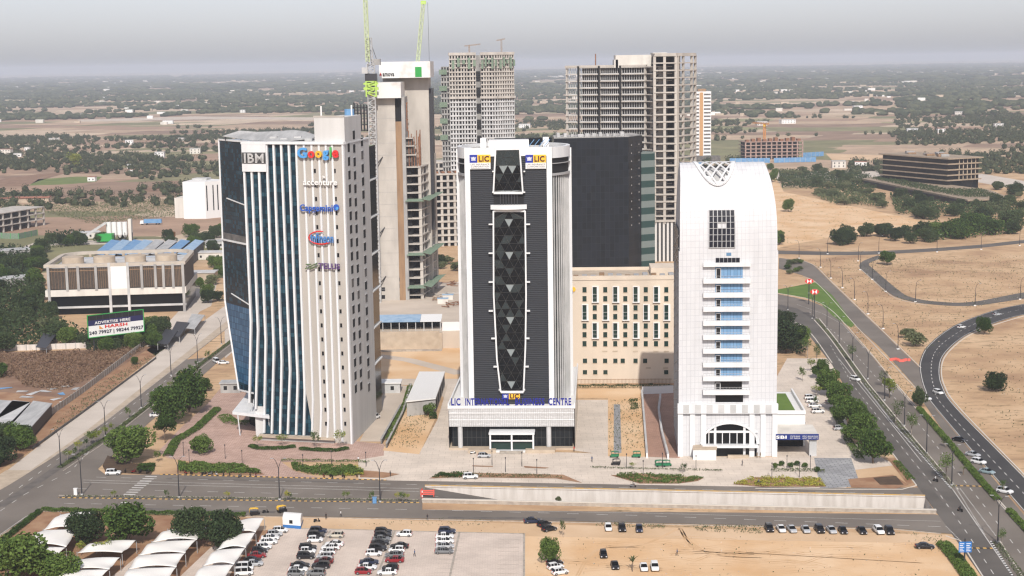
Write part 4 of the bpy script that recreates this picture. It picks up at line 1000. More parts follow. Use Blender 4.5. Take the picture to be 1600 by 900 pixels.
# balconies and glazing
u0, zt = uA(1099, 411, 1); u1, zb = uA(1172.5, 416.5, 1)
b = MB(); b.fbox(FA, u0, u1, zb, zt, 0, 1.2); b.build('balcony_canopy', M['white'], A)
gl0, gl1 = uA(1117.5, 430)[0], uA(1160.5, 430)[0]
bl = [443, 465, 487, 509, 531, 552.5, 574, 595.5, 617]; prev = 416.5
for i, yb in enumerate(bl):
    z0 = uA(1136, yb, 1.5)[1]; z1 = uA(1136, yb - 7.5, 1.5)[1]
    bo = MB(); bo.fbox(FA, u0, u1, z0, z1, .004, 1.6); o = bo.build('balcony', M['white'], A)
    b = MB(); b.bar(FA.p(u0, z1 + .8, 1.5), FA.p(u1, z1 + .8, 1.5), .08)
    for k in range(15): b.bar(FA.p(u0 + (u1 - u0) * k / 14, z1, 1.5), FA.p(u0 + (u1 - u0) * k / 14, z1 + .8, 1.5), .05)
    b.build('railing', M['steel'], o)
    zp = uA(1136, prev, 0)[1]; g = MB(); g.fbox(FA, gl0 + (.0), gl1, z1 - .1, zp - .1, .02, .1)
    blue = curtain('sky_blue_curtain_wall', FA.u, (.14, .27, .43), (.19, .33, .50), (.07, .12, .2), .95, 1.9, .05, rough=.15) if i == 0 else MATS['sky_blue_curtain_wall']
    w_ = g.build('glazing', blue if i < 8 else M['glassk'], A)
    dbm = MB(); dbm.fbox(FA, gl0 + .35, gl0 + 1.5, z1, zp - .6, .1, .16); dbm.build('balcony_door', M['void'], w_)
    fm = MB(); fm.fbox(FA, gl0 + .2, gl0 + .35, z1, zp - .4, .1, .22); fm.fbox(FA, gl0 + 1.5, gl0 + 1.65, z1, zp - .4, .1, .22); fm.fbox(FA, gl0 + .35, gl0 + 1.5, zp - .6, zp - .4, .1, .22); fm.build('door_frame', M['white'], w_)
    prev = yb
ua, zt = uA(1118, 617.5); ub, zb = uA(1161, 628)
b = MB(); b.fbox(FA, ua, ub, zb, zt, .02, .12); b.build('window', M['glassk'], A)
zt = uA(1136, 630)[1]; zb = uA(1136, 645)[1]
b = MB(); b.fbox(FA, -.6, AW + .6, zb, zt, .003, 1.1); b.build('cornice', M['white'], A)
for k in range(8):
    b = MB(); u = 1.0 + k * (AW - 2) / 7.6; b.fbox(FA, u, u + 1.7, zb + .25, zt - .25, 1.1, 1.2); b.build('cornice_grille', M['concl'], A)
for u in (-.5, 3.0, 6.2, AW - 7.6, AW - 4.4, AW - 1.0):
    b = MB(); b.fbox(FA, u, u + 1.5, 0, zb, .003, .65); b.build('pilaster', M['white'], A)
# arched entrance
c = uA(1140, 693); ar = (uA(1184, 693)[0] - uA(1096, 693)[0]) / 2; az = uA(1140, 660)[1] - c[1]
b = MB(); pts = [(c[0] + ar * math.cos(math.pi * k / 24), c[1] + az * math.sin(math.pi * k / 24)) for k in range(25)]
fpoly(b, FA, pts, -.3, .08); b.build('arch_glass', M['glassk'], A)
b = MB()
for p0, p1 in zip(pts, pts[1:]): b.bar(FA.p(*p0, .4), FA.p(*p1, .4), .9, .6)
b.build('arch_frame', M['white'], A)
b = MB()
for u in (-.52, .52): b.fbox(FA, c[0] + ar * u - .35, c[0] + ar * u + .35, 0, c[1] + az * .86, .08, .5)
b.fbox(FA, c[0] - ar, c[0] + ar, c[1] + az * .52, c[1] + az * .62, .1, .45)
for u in (-.26, 0, .26, -.74, .74): b.fbox(FA, c[0] + ar * u - .12, c[0] + ar * u + .12, c[1], c[1] + az * .52, .08, .3)
b.build('glazing_bars', M['white'], A)
b = MB(); b.fbox(FA, c[0] - ar * .98, c[0] + ar, c[1] - .8, c[1] - .1, .08, 2.2); b.build('entrance_canopy', M['white'], A)
b = MB(); b.fbox(FA, c[0] - ar * .5, c[0] + ar * .96, .1, c[1] - .9, .01, .1); b.build('entrance_glass', M['glassk'], A)
b = MB(); b.fbox(FA, c[0] - ar * .08, c[0] + ar * .65, 0, .9, 1.6, 2.6); b.build('low_wall', M['tan'], A)
# annex with the blue sign
FX = Frame((76.3, 436.3), (86.9, 435.7)); FX.n = FX.n
b = MB(); v = [FX.p(0, 0, -13), FX.p(FX.w - .5, 0, -13), FX.p(FX.w - .5, 0, -44), FX.p(0, 0, -44)]
zr = 9.8; b.prism([(p.x, p.y) for p in v], 0, zr); an = b.build('annex_block', M['whitep'], A)
b = MB(); v2 = [FX.p(.8, 0, -15), FX.p(FX.w - 3, 0, -15), FX.p(FX.w - 3, 0, -41), FX.p(.8, 0, -41)]; b.prism([(p.x, p.y) for p in v2], zr, zr + .15); b.build('roof_lawn', M['grass'], an)
b = MB(); b.fbox(FX, FX.w - 1.0, FX.w - .45, zr, zr + 1.1, -44, -13.01); b.fbox(FX, 0, FX.w - .45, zr, zr + 1.1, -13, -12.5); b.build('annex_parapet', M['whitep'], an)
b = MB(); b.fbox(FX, -.1, FX.w + 1.6, 5.2, 6.7, -12.3, 0); b.build('porch_roof', M['offwhite'], A)
sb_ = MB(); zb2, zt2 = 5.15, 6.85; sb_.fbox(FX, -.1, FX.w + 1.65, zb2, zt2, .01, .25); so_ = sb_.build('porch_sign', mat('sign_navy', (.015, .03, .16), .4), A)
lettering(FX, 'SBI', -.05, 3.0, zb2 + .35, zt2 - .4, M['whitep'], so_, .35, .1, .03)
lettering(FX, 'STATE BANK', 4.0, 6.9, zb2 + .9, zt2 - .45, M['whitep'], so_, .3, .06); lettering(FX, 'OF INDIA', 4.0, 6.9, zb2 + .3, zb2 + .7, M['whitep'], so_, .3, .06)
lettering(FX, 'IFSC BANKING', 7.6, 12.0, zb2 + .9, zt2 - .45, M['whitep'], so_, .3, .06); lettering(FX, 'UNIT GIFT CITY', 7.6, 12.0, zb2 + .3, zb2 + .7, M['whitep'], so_, .3, .06)
b = MB(); b.fbox(FX, FX.w - .9, FX.w + 1.2, 0, 5.2, -2.2, -.6); b.build('porch_column', M['concl'], A)
b = MB(); b.fbox(FX, 0, FX.w - 1.2, .1, 5.1, -12.31, -12.1); b.build('porch_glass', M['glassk'], A)
# guard booth
FB = thing('guard_booth', 'small white flat roofed booth in front of the arched entrance', 'booth', P(1100, 717))
v = [P(1083, 719), P(1119, 719), P(1120, 705), P(1086, 705)]
b = MB(); b.prism([(p.x, p.y) for p in v], 0, 3.2); b.build('walls', M['whitep'], FB)
b = MB(); c0 = sum(v, Vector()) / 4; b.prism([(c0.x + (p.x - c0.x) * 1.06, c0.y + (p.y - c0.y) * 1.06) for p in v], 3.2, 3.5); b.build('roof', M['tan'], FB)
# ------------------------------------------------------------------ concrete skeletons
def skeleton(root, fr, us, zs, depth, m, slab=.35, colw=.7, back=M['shade'], d0=0.0, over=.5, slabname='floor_slab', sides=True, colm=None):
    for z in zs:
        b = MB(); b.fbox(fr, us[0] - over, us[-1] + over, z, z + slab, d0 - depth, d0 + over); b.build(slabname, m, root)
    for u in us:
        b = MB(); b.fbox(fr, u - colw / 2, u + colw / 2, zs[0] - (zs[1] - zs[0]) * .99, zs[-1] - .003, d0 - colw, d0); b.build('column', colm or m, root)
    if back:
        b = MB(); b.fbox(fr, us[0] + .6, us[-1] - .6, zs[0] - (zs[1] - zs[0]) * .98, zs[-1] - .05, d0 - depth * .8, d0 - depth * .45); b.build('core_wall_or_shade_box', back, root)  # dark box set inside the open floors, its colour stands for interior shade
def fr_px(x0, y0, x1, y1): return Frame(P(x0, y0), P(x1, y1))

# ================================================================== tall concrete tower with climbing screens
K = thing('unfinished_tower', 'tall raw concrete tower under construction with white climbing screens on top', 'tower block', P(630, 490))
Yk = 702
def zk(px, py, Y=Yk): return ZY(px, py, Y).z
F1 = Frame((ZY(584, 300, Yk).x, Yk), (ZY(630, 300, Yk).x, Yk)); base = 7.0; zt1 = zk(600, 152)
b = MB(); b.fbox(F1, 0, F1.w - 2.8, base, zt1, -22, 0); b.build('core_wall_or_shade_box', M['conc'], K)
b = MB(); b.fbox(F1, F1.w - 2.79, F1.w - .01, base, zk(622, 190), -22, -.5); b.build('hoist_strip', M['brown'], K)
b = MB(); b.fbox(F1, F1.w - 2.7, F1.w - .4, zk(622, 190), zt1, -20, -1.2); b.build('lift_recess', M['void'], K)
b = MB(); b.fbox(F1, F1.w, F1.w + 1.6, base, zt1, -20, -.2); b.build('pier', M['concg'], K)
X2a, X2b = ZY(600, 200, 724).x, ZY(671, 200, 724).x; zt2 = ZY(630, 119, 724).z
b = MB(); b.box(X2a, X2b, 724, 745, base, zt2); b.build('rear_core', M['conc'], K)
b = MB(); b.box(X2b + .01, X2b + 1.4, 726, 744, base + 30, zt2 - 6); b.build('edge_frame', M['dsteel'], K)
for k in range(16):
    b = MB(); z = zt1 - 4 - k * 5.6; b.fbox(F1, 0, F1.w - 2.8, z, z + .10, 0, .06); b.build('pour_joint', M['concg'], K)
for (px, py) in ((599, 452), (599, 464), (599, 482), (622, 447), (622, 437), (622, 460), (622, 471), (622, 485)):
    z = zk(px, py, Yk); x = ZY(px, py, Yk).x - F1.o.x; b = MB(); b.fbox(F1, x - .8, x + .8, z - .9, z + .9, 0 if px < 610 else -.5, .03 if px < 610 else -.45); b.build('opening', M['void'], K)
# floors between the cores
Ff = Frame((ZY(633, 400, 705).x, 705), (ZY(659, 400, 705).x, 705)); zs = [zk(640, 470, 705) - 1.5 + k * 3.95 for k in range(26)]
zs = [z for z in zs if z < zk(640, 262, 705)]
skeleton(K, Ff, [0, Ff.w], zs, 16, M['conc'], .55, 1.1, M['void'], over=.3)
b = MB(); b.fbox(Ff, .4, Ff.w - .4, base, zs[0] - 1, -15, -1); b.build('podium_wall', M['concg'], K)
ca = Ff.p(Ff.w, 0); cb_ = Vector((ZY(681, 400, 738).x, 738, 0)); Fs = Frame(ca, cb_)
skeleton(K, Fs, [0.6, Fs.w * .25, Fs.w * .5, Fs.w * .75, Fs.w - .4], [z - .01 for z in zs], 10, M['conc'], .5, .9, M['void'], over=.25)
b = MB(); b.fbox(Fs, Fs.w, Fs.w + 3.5, base, zk(678, 240, 735), -4, .5); b.build('pier', M['conc'], K)
for k, z in enumerate((zk(635, 243, 705), zk(635, 229, 705), zk(635, 217, 705))):
    b = MB(); b.fbox(Ff, 0, Ff.w * (.82 - .1 * k), z, z + .45, -16, .2); b.build('upper_slab', M['conc'], K)
    b = MB(); b.fbox(Ff, .6, Ff.w * .55, z - 3.2, z, -12, -1.5); b.build('upper_wall', M['shade'], K)
for k in range(7):
    u = Ff.w * (.35 + .16 * k); b = MB(); z0 = zs[-1]; fr_ = Ff if u < Ff.w else Fs; uu = u if u < Ff.w else (u - Ff.w) * 3 + 1
    b.fbox(fr_, uu, uu + .4, z0, z0 + 17 - (k % 3) * 1.5, -1.4, -1.0); b.build('steel_column', M['rust'], K)
b = MB()
for i in range(4):
    x = ZY(625 + i * 3.4, 160, 712).x
    b.bar((x, 712, zk(625, 205, 712)), (x, 712, zk(625, 158 + i, 712)), .45)
for j in range(4): b.bar((ZY(624, 160, 712).x, 712, zk(625, 200 - j * 13, 712)), (ZY(637, 160, 712).x, 712, zk(625, 200 - j * 13, 712)), .5)
b.build('scaffold', M['rust'], K)
b = MB()
for i in range(5):
    x = ZY(553 + i * 5, 170, 700).x; b.bar((x, 700, zk(560, 205, 700)), (x, 700, zk(560, 160 + i, 700)), .4); b.bar((x, 704, zk(560, 205, 700)), (x, 704, zk(560, 162 + i, 700)), .4)
for j in range(5): b.bar((ZY(551, 170, 700).x, 700, zk(560, 204 - j * 9, 700)), (ZY(575, 170, 700).x, 700, zk(560, 204 - j * 9, 700)), .4)
b.build('scaffold', M['dsteel'], K)
for (x0, x1, y0, y1, Y, dep, nm) in ((592, 672, 96.5, 122, 717, 34, 'climbing_screen'), (578, 626, 129, 153.5, 698, 26, 'climbing_screen')):
    xa, xb = ZY(x0, y0, Y).x, ZY(x1, y0, Y).x; za, zb = ZY(x0 + 20, y1, Y).z, ZY(x0 + 20, y0, Y).z
    b = MB(); b.box(xa, xb, Y, Y + dep, za, zb); o = b.build(nm, mat('stained_white_sheet', (.68, .67, .65), .6, (.52, .47, .42), .2, thr=(.55, .8)) if 'stained_white_sheet' not in MATS else MATS['stained_white_sheet'], K)
    fr_ = Frame((xa, Y), (xb, Y))
    if Y == 717:
        u0, z0 = fr_.uz(597, 119.5); u1, z1 = fr_.uz(616, 115); lettering(fr_, 'amova', u0 + .3, u1, z0, z1 + .3, mat('letter_black', (.02, .02, .02), .5), o, .1, .15, .03)
        b = MB(); u, z = fr_.uz(594.5, 116.5); fpoly(b, fr_, [(u - .5, z - .5), (u + .6, z - .5), (u, z + .9)], .02, .12); b.build('red_logo', M['red'], o)
        b = MB(); u, z = fr_.uz(654, 110); b.fbox(fr_, u - 1.6, u + 1.4, z - 3, z + 1.6, .01, .1); b.build('green_netting', M['green'], o)
    else:
        b = MB(); u, z = fr_.uz(581, 148); fpoly(b, fr_, [(u - .8, z - .6), (u + .8, z - .6), (u, z + 1.2)], .02, .12); b.build('red_logo', M['red'], o)
for (py, ext) in ((311, 0), (395, 1), (446, 2)):
    z = zk(640, py, 705); b = MB(); w_ = 4.5
    b.hexa([Ff.p(1, z, 0), Ff.p(Ff.w, z, 0), Ff.p(Ff.w + 2, z - .8, w_), Ff.p(1, z - .8, w_), Ff.p(1, z + .12, 0), Ff.p(Ff.w, z + .12, 0), Ff.p(Ff.w + 2, z - .68, w_), Ff.p(1, z - .68, w_)])
    b.hexa([Fs.p(0, z, 0), Fs.p(Fs.w, z, 0), Fs.p(Fs.w + 1, z + .4, w_), Fs.p(-1, z - .8, w_), Fs.p(0, z + .12, 0), Fs.p(Fs.w, z + .12, 0), Fs.p(Fs.w + 1, z + .52, w_), Fs.p(-1, z - .68, w_)]); b.build('safety_net', M['net'], K)
for py in (262, 372, 448):
    z = zk(595, py + 5, Yk); b = MB(); x = F1.o.x
    b.bar((x - 1, Yk - .5, z), (x + 4.6, Yk - .4, z + 6.5), .25); b.bar((x - 1, Yk - .5, z - 4), (x + 4.6, Yk - .4, z + 6.5), .25); b.build('crane_tie', M['dsteel'], K)

# tower cranes
def lattice(b, p0, p1, wd, n, r, m=0):
    p0, p1 = Vector(p0), Vector(p1); d = (p1 - p0).normalized(); up = Vector((0, 0, 1)) if abs(d.z) < .9 else Vector((0, 1, 0)); x = d.cross(up).normalized() * wd / 2; y = x.cross(d).normalized() * wd / 2
    cs = [x + y, x - y, -x - y, -x + y]
    for c in cs: b.bar(p0 + c, p1 + c, r, m=m)
    for k in range(n):
        a, e = p0.lerp(p1, k / n), p0.lerp(p1, (k + 1) / n)
        for i in range(4):
            c0, c1 = (cs[i], cs[(i + 1) % 4]) if k % 2 else (cs[(i + 1) % 4], cs[i])
            b.bar(a + c0, e + c1, r * .7, m=m); b.bar(e + cs[i], e + cs[(i + 1) % 4], r * .7, m=m)
xc = ZY(585, 300, 697).x
Cn = thing('tower_crane', 'tower crane with grey lattice mast, lime green climbing frame and steep pale green jib, beside the tall concrete tower', 'crane', (xc, 697, base))
Cn['label'] = 'tower crane with tall grey mast and lime green frame, left of the raw concrete tower'
zm = ZY(579, 100, 697).z
b = MB(); lattice(b, (xc, 697, base), (xc, 697, zm), 3.2, 56, .34); b.build('mast', M['concl'], Cn)
b = MB(); z0, z1 = ZY(578, 151, 697).z, ZY(578, 127, 697).z
lattice(b, (xc, 697, z0), (xc, 697, z1), 4.4, 4, .6); b.box(xc - 3.4, xc + 3.2, 695.2, 695.6, z0 + 3, z0 + 4.2); b.box(xc - 3.4, xc + 3.2, 695.2, 695.6, z1 - 1.5, z1 - .6); b.build('climbing_frame', M['lime'], Cn)
b = MB(); b.box(xc - 2.6, xc + 2.6, 694.5, 699, z1 + .2, z1 + 3.4); b.build('slewing_unit', M['dsteel'], Cn)
b = MB(); b.box(xc - 3.9, xc - 1.2, 693.8, 696, z1 + 3.5, z1 + 6.2); b.build('cab', M['concl'], Cn)
b = MB(); lattice(b, (xc, 697, zm - 1), (xc - .6, 697, zm + 11.5), 2.2, 6, .3); b.bar((xc, 700, zm), (xc - .6, 697, zm + 12), .3); b.build('a_frame', M['steel'], Cn)
jt = ZY(569, -40, 690); b = MB(); lattice(b, (xc - 1.2, 696, zm + 1), jt, 1.6, 26, .27); b.build('jib', M['limep'], Cn)
b = MB(); b.tube([(xc - .6, 697, zm + 12), jt], .09, 4); b.tube([(xc - .6, 697, zm + 12), (xc + 2, 708, zm + 1)], .12, 4); b.build('cable', M['dsteel'], Cn)
b = MB(); b.box(xc - .5, xc + 3.5, 704, 709, zm - .5, zm + 2.2); b.build('counterweight', M['concg'], Cn)
x2 = ZY(651, 100, 736).x; z2 = ZY(651, 120, 736).z
C2 = thing('tower_crane', 'pale green luffing crane jib rising behind the white climbing screen', 'crane', (x2, 736, z2 - 4))
b = MB(); lattice(b, (x2, 736, z2 - 6), (x2, 736, z2 + 3.5), 2.4, 4, .35); b.build('mast', M['steel'], C2)
tip = ZY(661.5, 4, 730); b = MB(); lattice(b, (x2, 735.5, z2 + 2), tip, 1.5, 20, .26); b.build('jib', M['limep'], C2)
b = MB(); b.box(tip.x - 1.2, tip.x + 1.2, 729.2, 730.8, tip.z - .8, tip.z + .8); b.build('jib_head', M['lime'], C2)
b = MB(); b.tube([tip + Vector((2, 0, 0)), (tip.x + 2.2, 730, z2 + 3)], .07, 4); b.build('cable', M['dsteel'], C2)

# terrace, retaining wall and shed in front of it
ta, tb = P(588, 546), P(718, 545)
b = MB(); b.box(ta.x - 14, tb.x + 6, ta.y, 760, 0, 7.0); b.build('earth_terrace', M['concrete_pave'], kind='structure')
rw = thing('retaining_wall', 'long tan retaining wall behind the pit of orange sand', 'wall', (ta.x, ta.y, 0))
b = MB(); b.box(ta.x - 14, tb.x - 8, ta.y - 1.2, ta.y - .01, 0, 7.4); b.box(tb.x - 8, tb.x - 6.9, ta.y - 4, ta.y - 1.2, 0, 7.2); b.build('wall_face', M['tan'], rw)
b = MB(); b.box(ta.x - 14, tb.x - 7, ta.y - 6, ta.y - 5.0, 0, .8); b.build('footing_kerb', M['kerbw'], rw)
sheet('sand_pit', [(588, 544), (722, 544), (722, 592), (588, 592)], Z1 + .02, M['sand2'])
b = MB(); strip(b, wpts([(590, 556), (640, 563), (690, 576), (720, 584)]), 6, Z1 + .04); b.build('dirt_track', M['concrete_pave'], kind='structure')
sh = thing('site_shed', 'long open shed with a half blue, half white sheet roof on the retaining wall', 'shed', (ta.x, ta.y + 6, 7))
zr = 11.2; xm = ZY(657, 500, ta.y + 8).x; xe = ZY(690, 500, ta.y + 8).x
b = MB(); b.hexa([(ta.x - 12, ta.y + 3, zr - .6), (xm, ta.y + 3, zr - .6), (xm, ta.y + 15, zr + .5), (ta.x - 12, ta.y + 15, zr + .5), (ta.x - 12, ta.y + 3, zr - .45), (xm, ta.y + 3, zr - .45), (xm, ta.y + 15, zr + .65), (ta.x - 12, ta.y + 15, zr + .65)]); b.build('roof', mat('light_blue_sheeting', (.22, .35, .50), .5, (.34, .46, .58), .4), sh)
b = MB(); b.hexa([(xm + .1, ta.y + 3, zr - .6), (xe, ta.y + 3, zr - .6), (xe, ta.y + 15, zr + .5), (xm + .1, ta.y + 15, zr + .5), (xm + .1, ta.y + 3, zr - .45), (xe, ta.y + 3, zr - .45), (xe, ta.y + 15, zr + .65), (xm + .1, ta.y + 15, zr + .65)]); b.build('roof', M['whitep'], sh)
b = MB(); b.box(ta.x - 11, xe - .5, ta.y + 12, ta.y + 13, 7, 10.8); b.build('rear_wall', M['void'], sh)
for k in range(12):
    x = ta.x - 11 + (xe - ta.x + 10.5) * k / 11; b = MB(); b.box(x, x + .3, ta.y + 3.4, ta.y + 3.7, 7, zr - .7); b.build('post', M['concl'], sh)
ofs = thing('site_hoarding', 'plain white site hoarding right of the blue roofed shed', 'hoarding', (xe, ta.y + 2, 7)); b = MB(); b.box(xe + .5, tb.x + 4, ta.y + 2, ta.y + 2.3, 7, 10.6); b.build('panel', M['whitep'], ofs)
for k in range(4):
    b = MB(); x = xe + .6 + k * 2.8; b.box(x, x + .15, ta.y + 2.31, ta.y + 2.5, 7, 10.6); b.build('post', M['steel'], ofs)
dl_ = ['heap of planks behind the hoarding, nearest the concrete tower', 'heap of planks in the middle of the building yard', 'heap of rusty formwork at the far side of the building yard', 'heap of rusty formwork nearest the dark round tower']
for k, (px, py, m) in enumerate(((684, 470, 'brown'), (696, 462, 'conc'), (708, 445, 'rust'), (711, 478, 'rust'))):
    c = P(px, py, 7); b = MB(); r_ = random.Random(k)
    for i in range(12):
        a = r_.random() * 3; p = c + Vector((r_.uniform(-3, 3), r_.uniform(-6, 6), r_.uniform(.1, 1))); b.bar(p, p + Vector((math.cos(a) * 4, math.sin(a) * 4, .1)), .5, .25)
    tag(b.build('plank_heap', M[m]), dl_[k], 'timber heap')
for k, (px, py) in enumerate(((692, 474), (700, 468))):
    c = P(px, py, 7); t_ = thing('site_cabin', ('near' if k == 0 else 'far') + ' one of two small blue roofed cabins in the building yard', 'cabin', c)
    b = MB(); b.box(c.x - 2.4, c.x + 2.4, c.y - 1.2, c.y + 1.2, 7, 9.3); b.build('walls', M['offwhite'], t_); b = MB(); b.box(c.x - 2.6, c.x + 2.6, c.y - 1.4, c.y + 1.4, 9.3, 9.5); b.build('roof', MATS['light_blue_sheeting'], t_)

# ================================================================== concrete frame building in the gap
G4 = thing('concrete_frame_building', 'low bare concrete frame building seen between the tall concrete tower and the round tower', 'unfinished building', P(695, 388))
G4['label'] = 'bare concrete frame seen between the tall concrete tower and the round sided tower'
F4 = fr_px(672, 386, 722, 384); z4 = [ZY(695, 380 - k * 10.6, F4.o.y).z for k in range(11)]
skeleton(G4, F4, [F4.w * k / 5 for k in range(6)], z4, 16, M['conc'], 1.0, 1.5, M['void'])
for k in range(5):
    b = MB(); u = F4.w * k / 5 + .6; z = z4[-1] + .5; b.fbox(F4, u, u + 2, z, z + 1.6, -8, -2); b.build('formwork', M['rust'], G4)
G5 = thing('low_car_park', 'pale two storey deck with blue parked covers behind the bare concrete frame', 'car park', P(700, 330)); F5 = fr_px(674, 288, 722, 287)
skeleton(G5, F5, [F5.w * k / 4 for k in range(5)], [ZY(700, 285 - k * 10, F5.o.y).z for k in range(4)], 30, M['conc'], 1.6, 1.5, M['shade'])
for k in range(3):
    b = MB(); b.fbox(F5, 3 + k * 9, 9 + k * 9, 1, 4, 2, 5); b.build('blue_cover', MATS['light_blue_sheeting'], G5)

# ================================================================== twin residential tower under construction
Rt = thing('residential_tower', 'unfinished apartment tower with a grid of small openings and green nets near the top', 'tower block', (ZY(750, 200, 1250).x, 1250, 0))
Yr = 1250
def rz(py): return ZY(750, py, Yr).z
def grid_block(fr, ncol, ztop, zbot, nrow, m_hi, m_lo, zsplit, wide=()):
    us = [0]; cw = fr.w / ncol
    for k in range(ncol):
        wd = .52 if k not in wide else .74
        us += [cw * (k + .5 - wd / 2), cw * (k + .5 + wd / 2)]
    us.append(fr.w); fh = (ztop - zbot) / nrow
    for lo, hi, m in ((zbot, zsplit, m_lo), (zsplit, ztop, m_hi)):
        n = max(1, round((hi - lo) / fh)); f = (hi - lo) / n; zs = [lo]
        for j in range(n): zs += [lo + f * (j + .26), lo + f * (j + .86)]
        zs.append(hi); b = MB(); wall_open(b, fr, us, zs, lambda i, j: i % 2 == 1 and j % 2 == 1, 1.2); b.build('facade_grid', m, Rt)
        for j in range(n): b = MB(); b.fbox(fr, -.2, fr.w + .2, lo + f * j - .15, lo + f * j + .2, -.2, .5); b.build('floor_band', m, Rt)
def bx(px, Y, py=170): return ZY(px, py, Y).x
zsp = rz(153); zt = rz(86); zb_ = 0
for (pa, Ya, pb, Yb, n, wide) in ((703, 1250, 744.5, 1251, 9, (3, 6)), (752, 1251, 778, 1247, 6, (0, 3)), (778, 1247, 804, 1254, 7, ())):
    fr_ = Frame((bx(pa, Ya), Ya), (bx(pb, Yb), Yb)); grid_block(fr_, n, zt, zb_, 34, M['conc'], M['concl'], zsp, wide)
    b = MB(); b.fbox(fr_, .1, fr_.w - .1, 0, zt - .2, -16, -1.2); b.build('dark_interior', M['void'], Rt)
    b = MB(); b.fbox(fr_, -.3, fr_.w + .3, zt, zt + 2.2, -20, .6); b.build('roof_slab', M['conc'], Rt)
    b = MB(); b.fbox(fr_, -.3, fr_.w + .3, zsp - .5, zsp + 1.3, -2, 1.6); b.build('transfer_band', M['conc'], Rt)
    b = MB()
    for k in range(5): b.fbox(fr_, fr_.w * (.1 + .2 * k), fr_.w * (.2 + .2 * k), zt - 11 + (k % 3) * 2, zt - 4 + (k % 2) * 2, .6, 2.2)
    b.build('green_net', M['net'], Rt)
b = MB(); b.box(bx(744.5, 1262), bx(752, 1262), 1262, 1275, 0, zt); b.build('recess_wall', M['concg'], Rt)
for k in range(8): b = MB(); z = zt - 18 - k * 13; b.box(bx(744.6, 1259), bx(751.9, 1259), 1258, 1262, z, z + 5); b.build('recess_opening', M['void'], Rt)
fw = Frame((bx(690, 1275), 1275), (bx(703, 1275), 1275)); grid_block(fw, 3, ZY(695, 104, 1275).z, 0, 26, M['concg'], M['concg'], 60)
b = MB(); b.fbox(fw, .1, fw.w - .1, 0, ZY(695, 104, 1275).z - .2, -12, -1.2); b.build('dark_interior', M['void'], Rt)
b = MB()
for k in range(5): b.fbox(fw, -1.5, fw.w * .7, rz(116 + k * 26), rz(108 + k * 26), .2, 1.8)
b.build('green_net', M['net'], Rt)
for (px, h, lab) in ((785, 10, 'small tower crane on the right half of the roof of the apartment tower'), (735, 6, 'low derrick on the left half of the roof of the apartment tower')):
    x = bx(px, 1262); t_ = thing('tower_crane' if h > 8 else 'derrick', lab, 'crane', (x, 1262, zt + 2))
    b = MB(); lattice(b, (x, 1262, zt + 2), (x, 1262, zt + 2 + h), 1.0, 6, .2); b.build('mast', M['brown'], t_)
    b = MB(); z = zt + 2 + h; lattice(b, (x - 4, 1262, z - .5), (x + (3 if h > 8 else 9), 1262, z + .8), .7, 6, .18); b.build('jib', M['brown'], t_)

# ================================================================== concrete skeleton tower behind the black block
S4 = thing('skeleton_tower', 'unfinished tower of bare beige floors and columns rising behind the black clad block', 'tower block', (ZY(990, 200, 890).x, 890, 0))
Ya = 905
Fl = Frame((ZY(886, 200, Ya).x, Ya), (ZY(1008, 200, Ya - 12).x, Ya - 12)); zz_ = lambda py, Y=Ya: ZY(950, py, Y).z
zs = [zz_(212 - 11.6 * k) - 34 for k in range(13)]
zs = [zz_(106) - 3.95 * k for k in range(14)][::-1]
cu_ = [0, Fl.w * .155, Fl.w * .42, Fl.w * .69, Fl.w]
skeleton(S4, Fl, cu_, zs, 18, M['conc'], .5, 1.0, None, over=.8)
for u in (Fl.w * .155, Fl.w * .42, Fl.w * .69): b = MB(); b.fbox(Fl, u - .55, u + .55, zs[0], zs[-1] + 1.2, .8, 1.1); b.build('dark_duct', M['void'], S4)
for j in range(1, len(zs)):
    for i in range(4):
        b = MB(); ua, ub = cu_[i] + .8, cu_[i + 1] - .8; n = 9 if i else 4
        for k in range(n + 1): u = ua + (ub - ua) * k / n; b.fbox(Fl, u - .14, u + .14, zs[j - 1] + .5, zs[j], -1.2, -.9)
        b.fbox(Fl, ua, ub, zs[j - 1] + .5, zs[j - 1] + .9, -1.25, -1.2); b.build('stud_frame', M['concl'], S4)
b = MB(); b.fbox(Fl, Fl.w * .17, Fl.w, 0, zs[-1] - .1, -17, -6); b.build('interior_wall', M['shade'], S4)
b = MB(); b.fbox(Fl, -.8, Fl.w + .8, zs[-1] + .5, zs[-1] + 1.6, -18, .9); b.build('roof_edge', M['conc'], S4)
# stair bay, then the open frame block
Fm = Frame(Fl.p(Fl.w, 0), (ZY(1022, 200, 884).x, 884))
skeleton(S4, Fm, [0, Fm.w], [z + .01 for z in [zz_(106) - 3.95 * k for k in range(26)][::-1]], 12, M['conc'], .6, .8, None, over=.3)
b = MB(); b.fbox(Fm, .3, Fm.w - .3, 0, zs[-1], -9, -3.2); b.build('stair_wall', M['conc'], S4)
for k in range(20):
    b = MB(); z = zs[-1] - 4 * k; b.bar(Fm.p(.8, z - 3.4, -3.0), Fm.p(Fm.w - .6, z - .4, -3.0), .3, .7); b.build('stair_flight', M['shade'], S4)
Yq = 880; q0, q1, q2 = (ZY(1023, 200, Yq).x, Yq), (ZY(1056, 200, Yq).x, Yq), (ZY(1087.5, 200, Yq + 22).x, Yq + 22)
Fq = Frame(q0, q1); Fr_ = Frame(q1, q2); topz = ZY(1040, 88, Yq).z; zq = [topz - 4.15 * k for k in range(23)][::-1]
skeleton(S4, Fq, [0, Fq.w * .47, Fq.w], zq, 22, M['conc'], .75, 1.5, M['void'], over=.3)
skeleton(S4, Fr_, [Fr_.w * .14, Fr_.w * .40, Fr_.w * .82, Fr_.w], [z - .012 for z in zq], 14, M['conc'], .7, 1.2, None, over=.3)
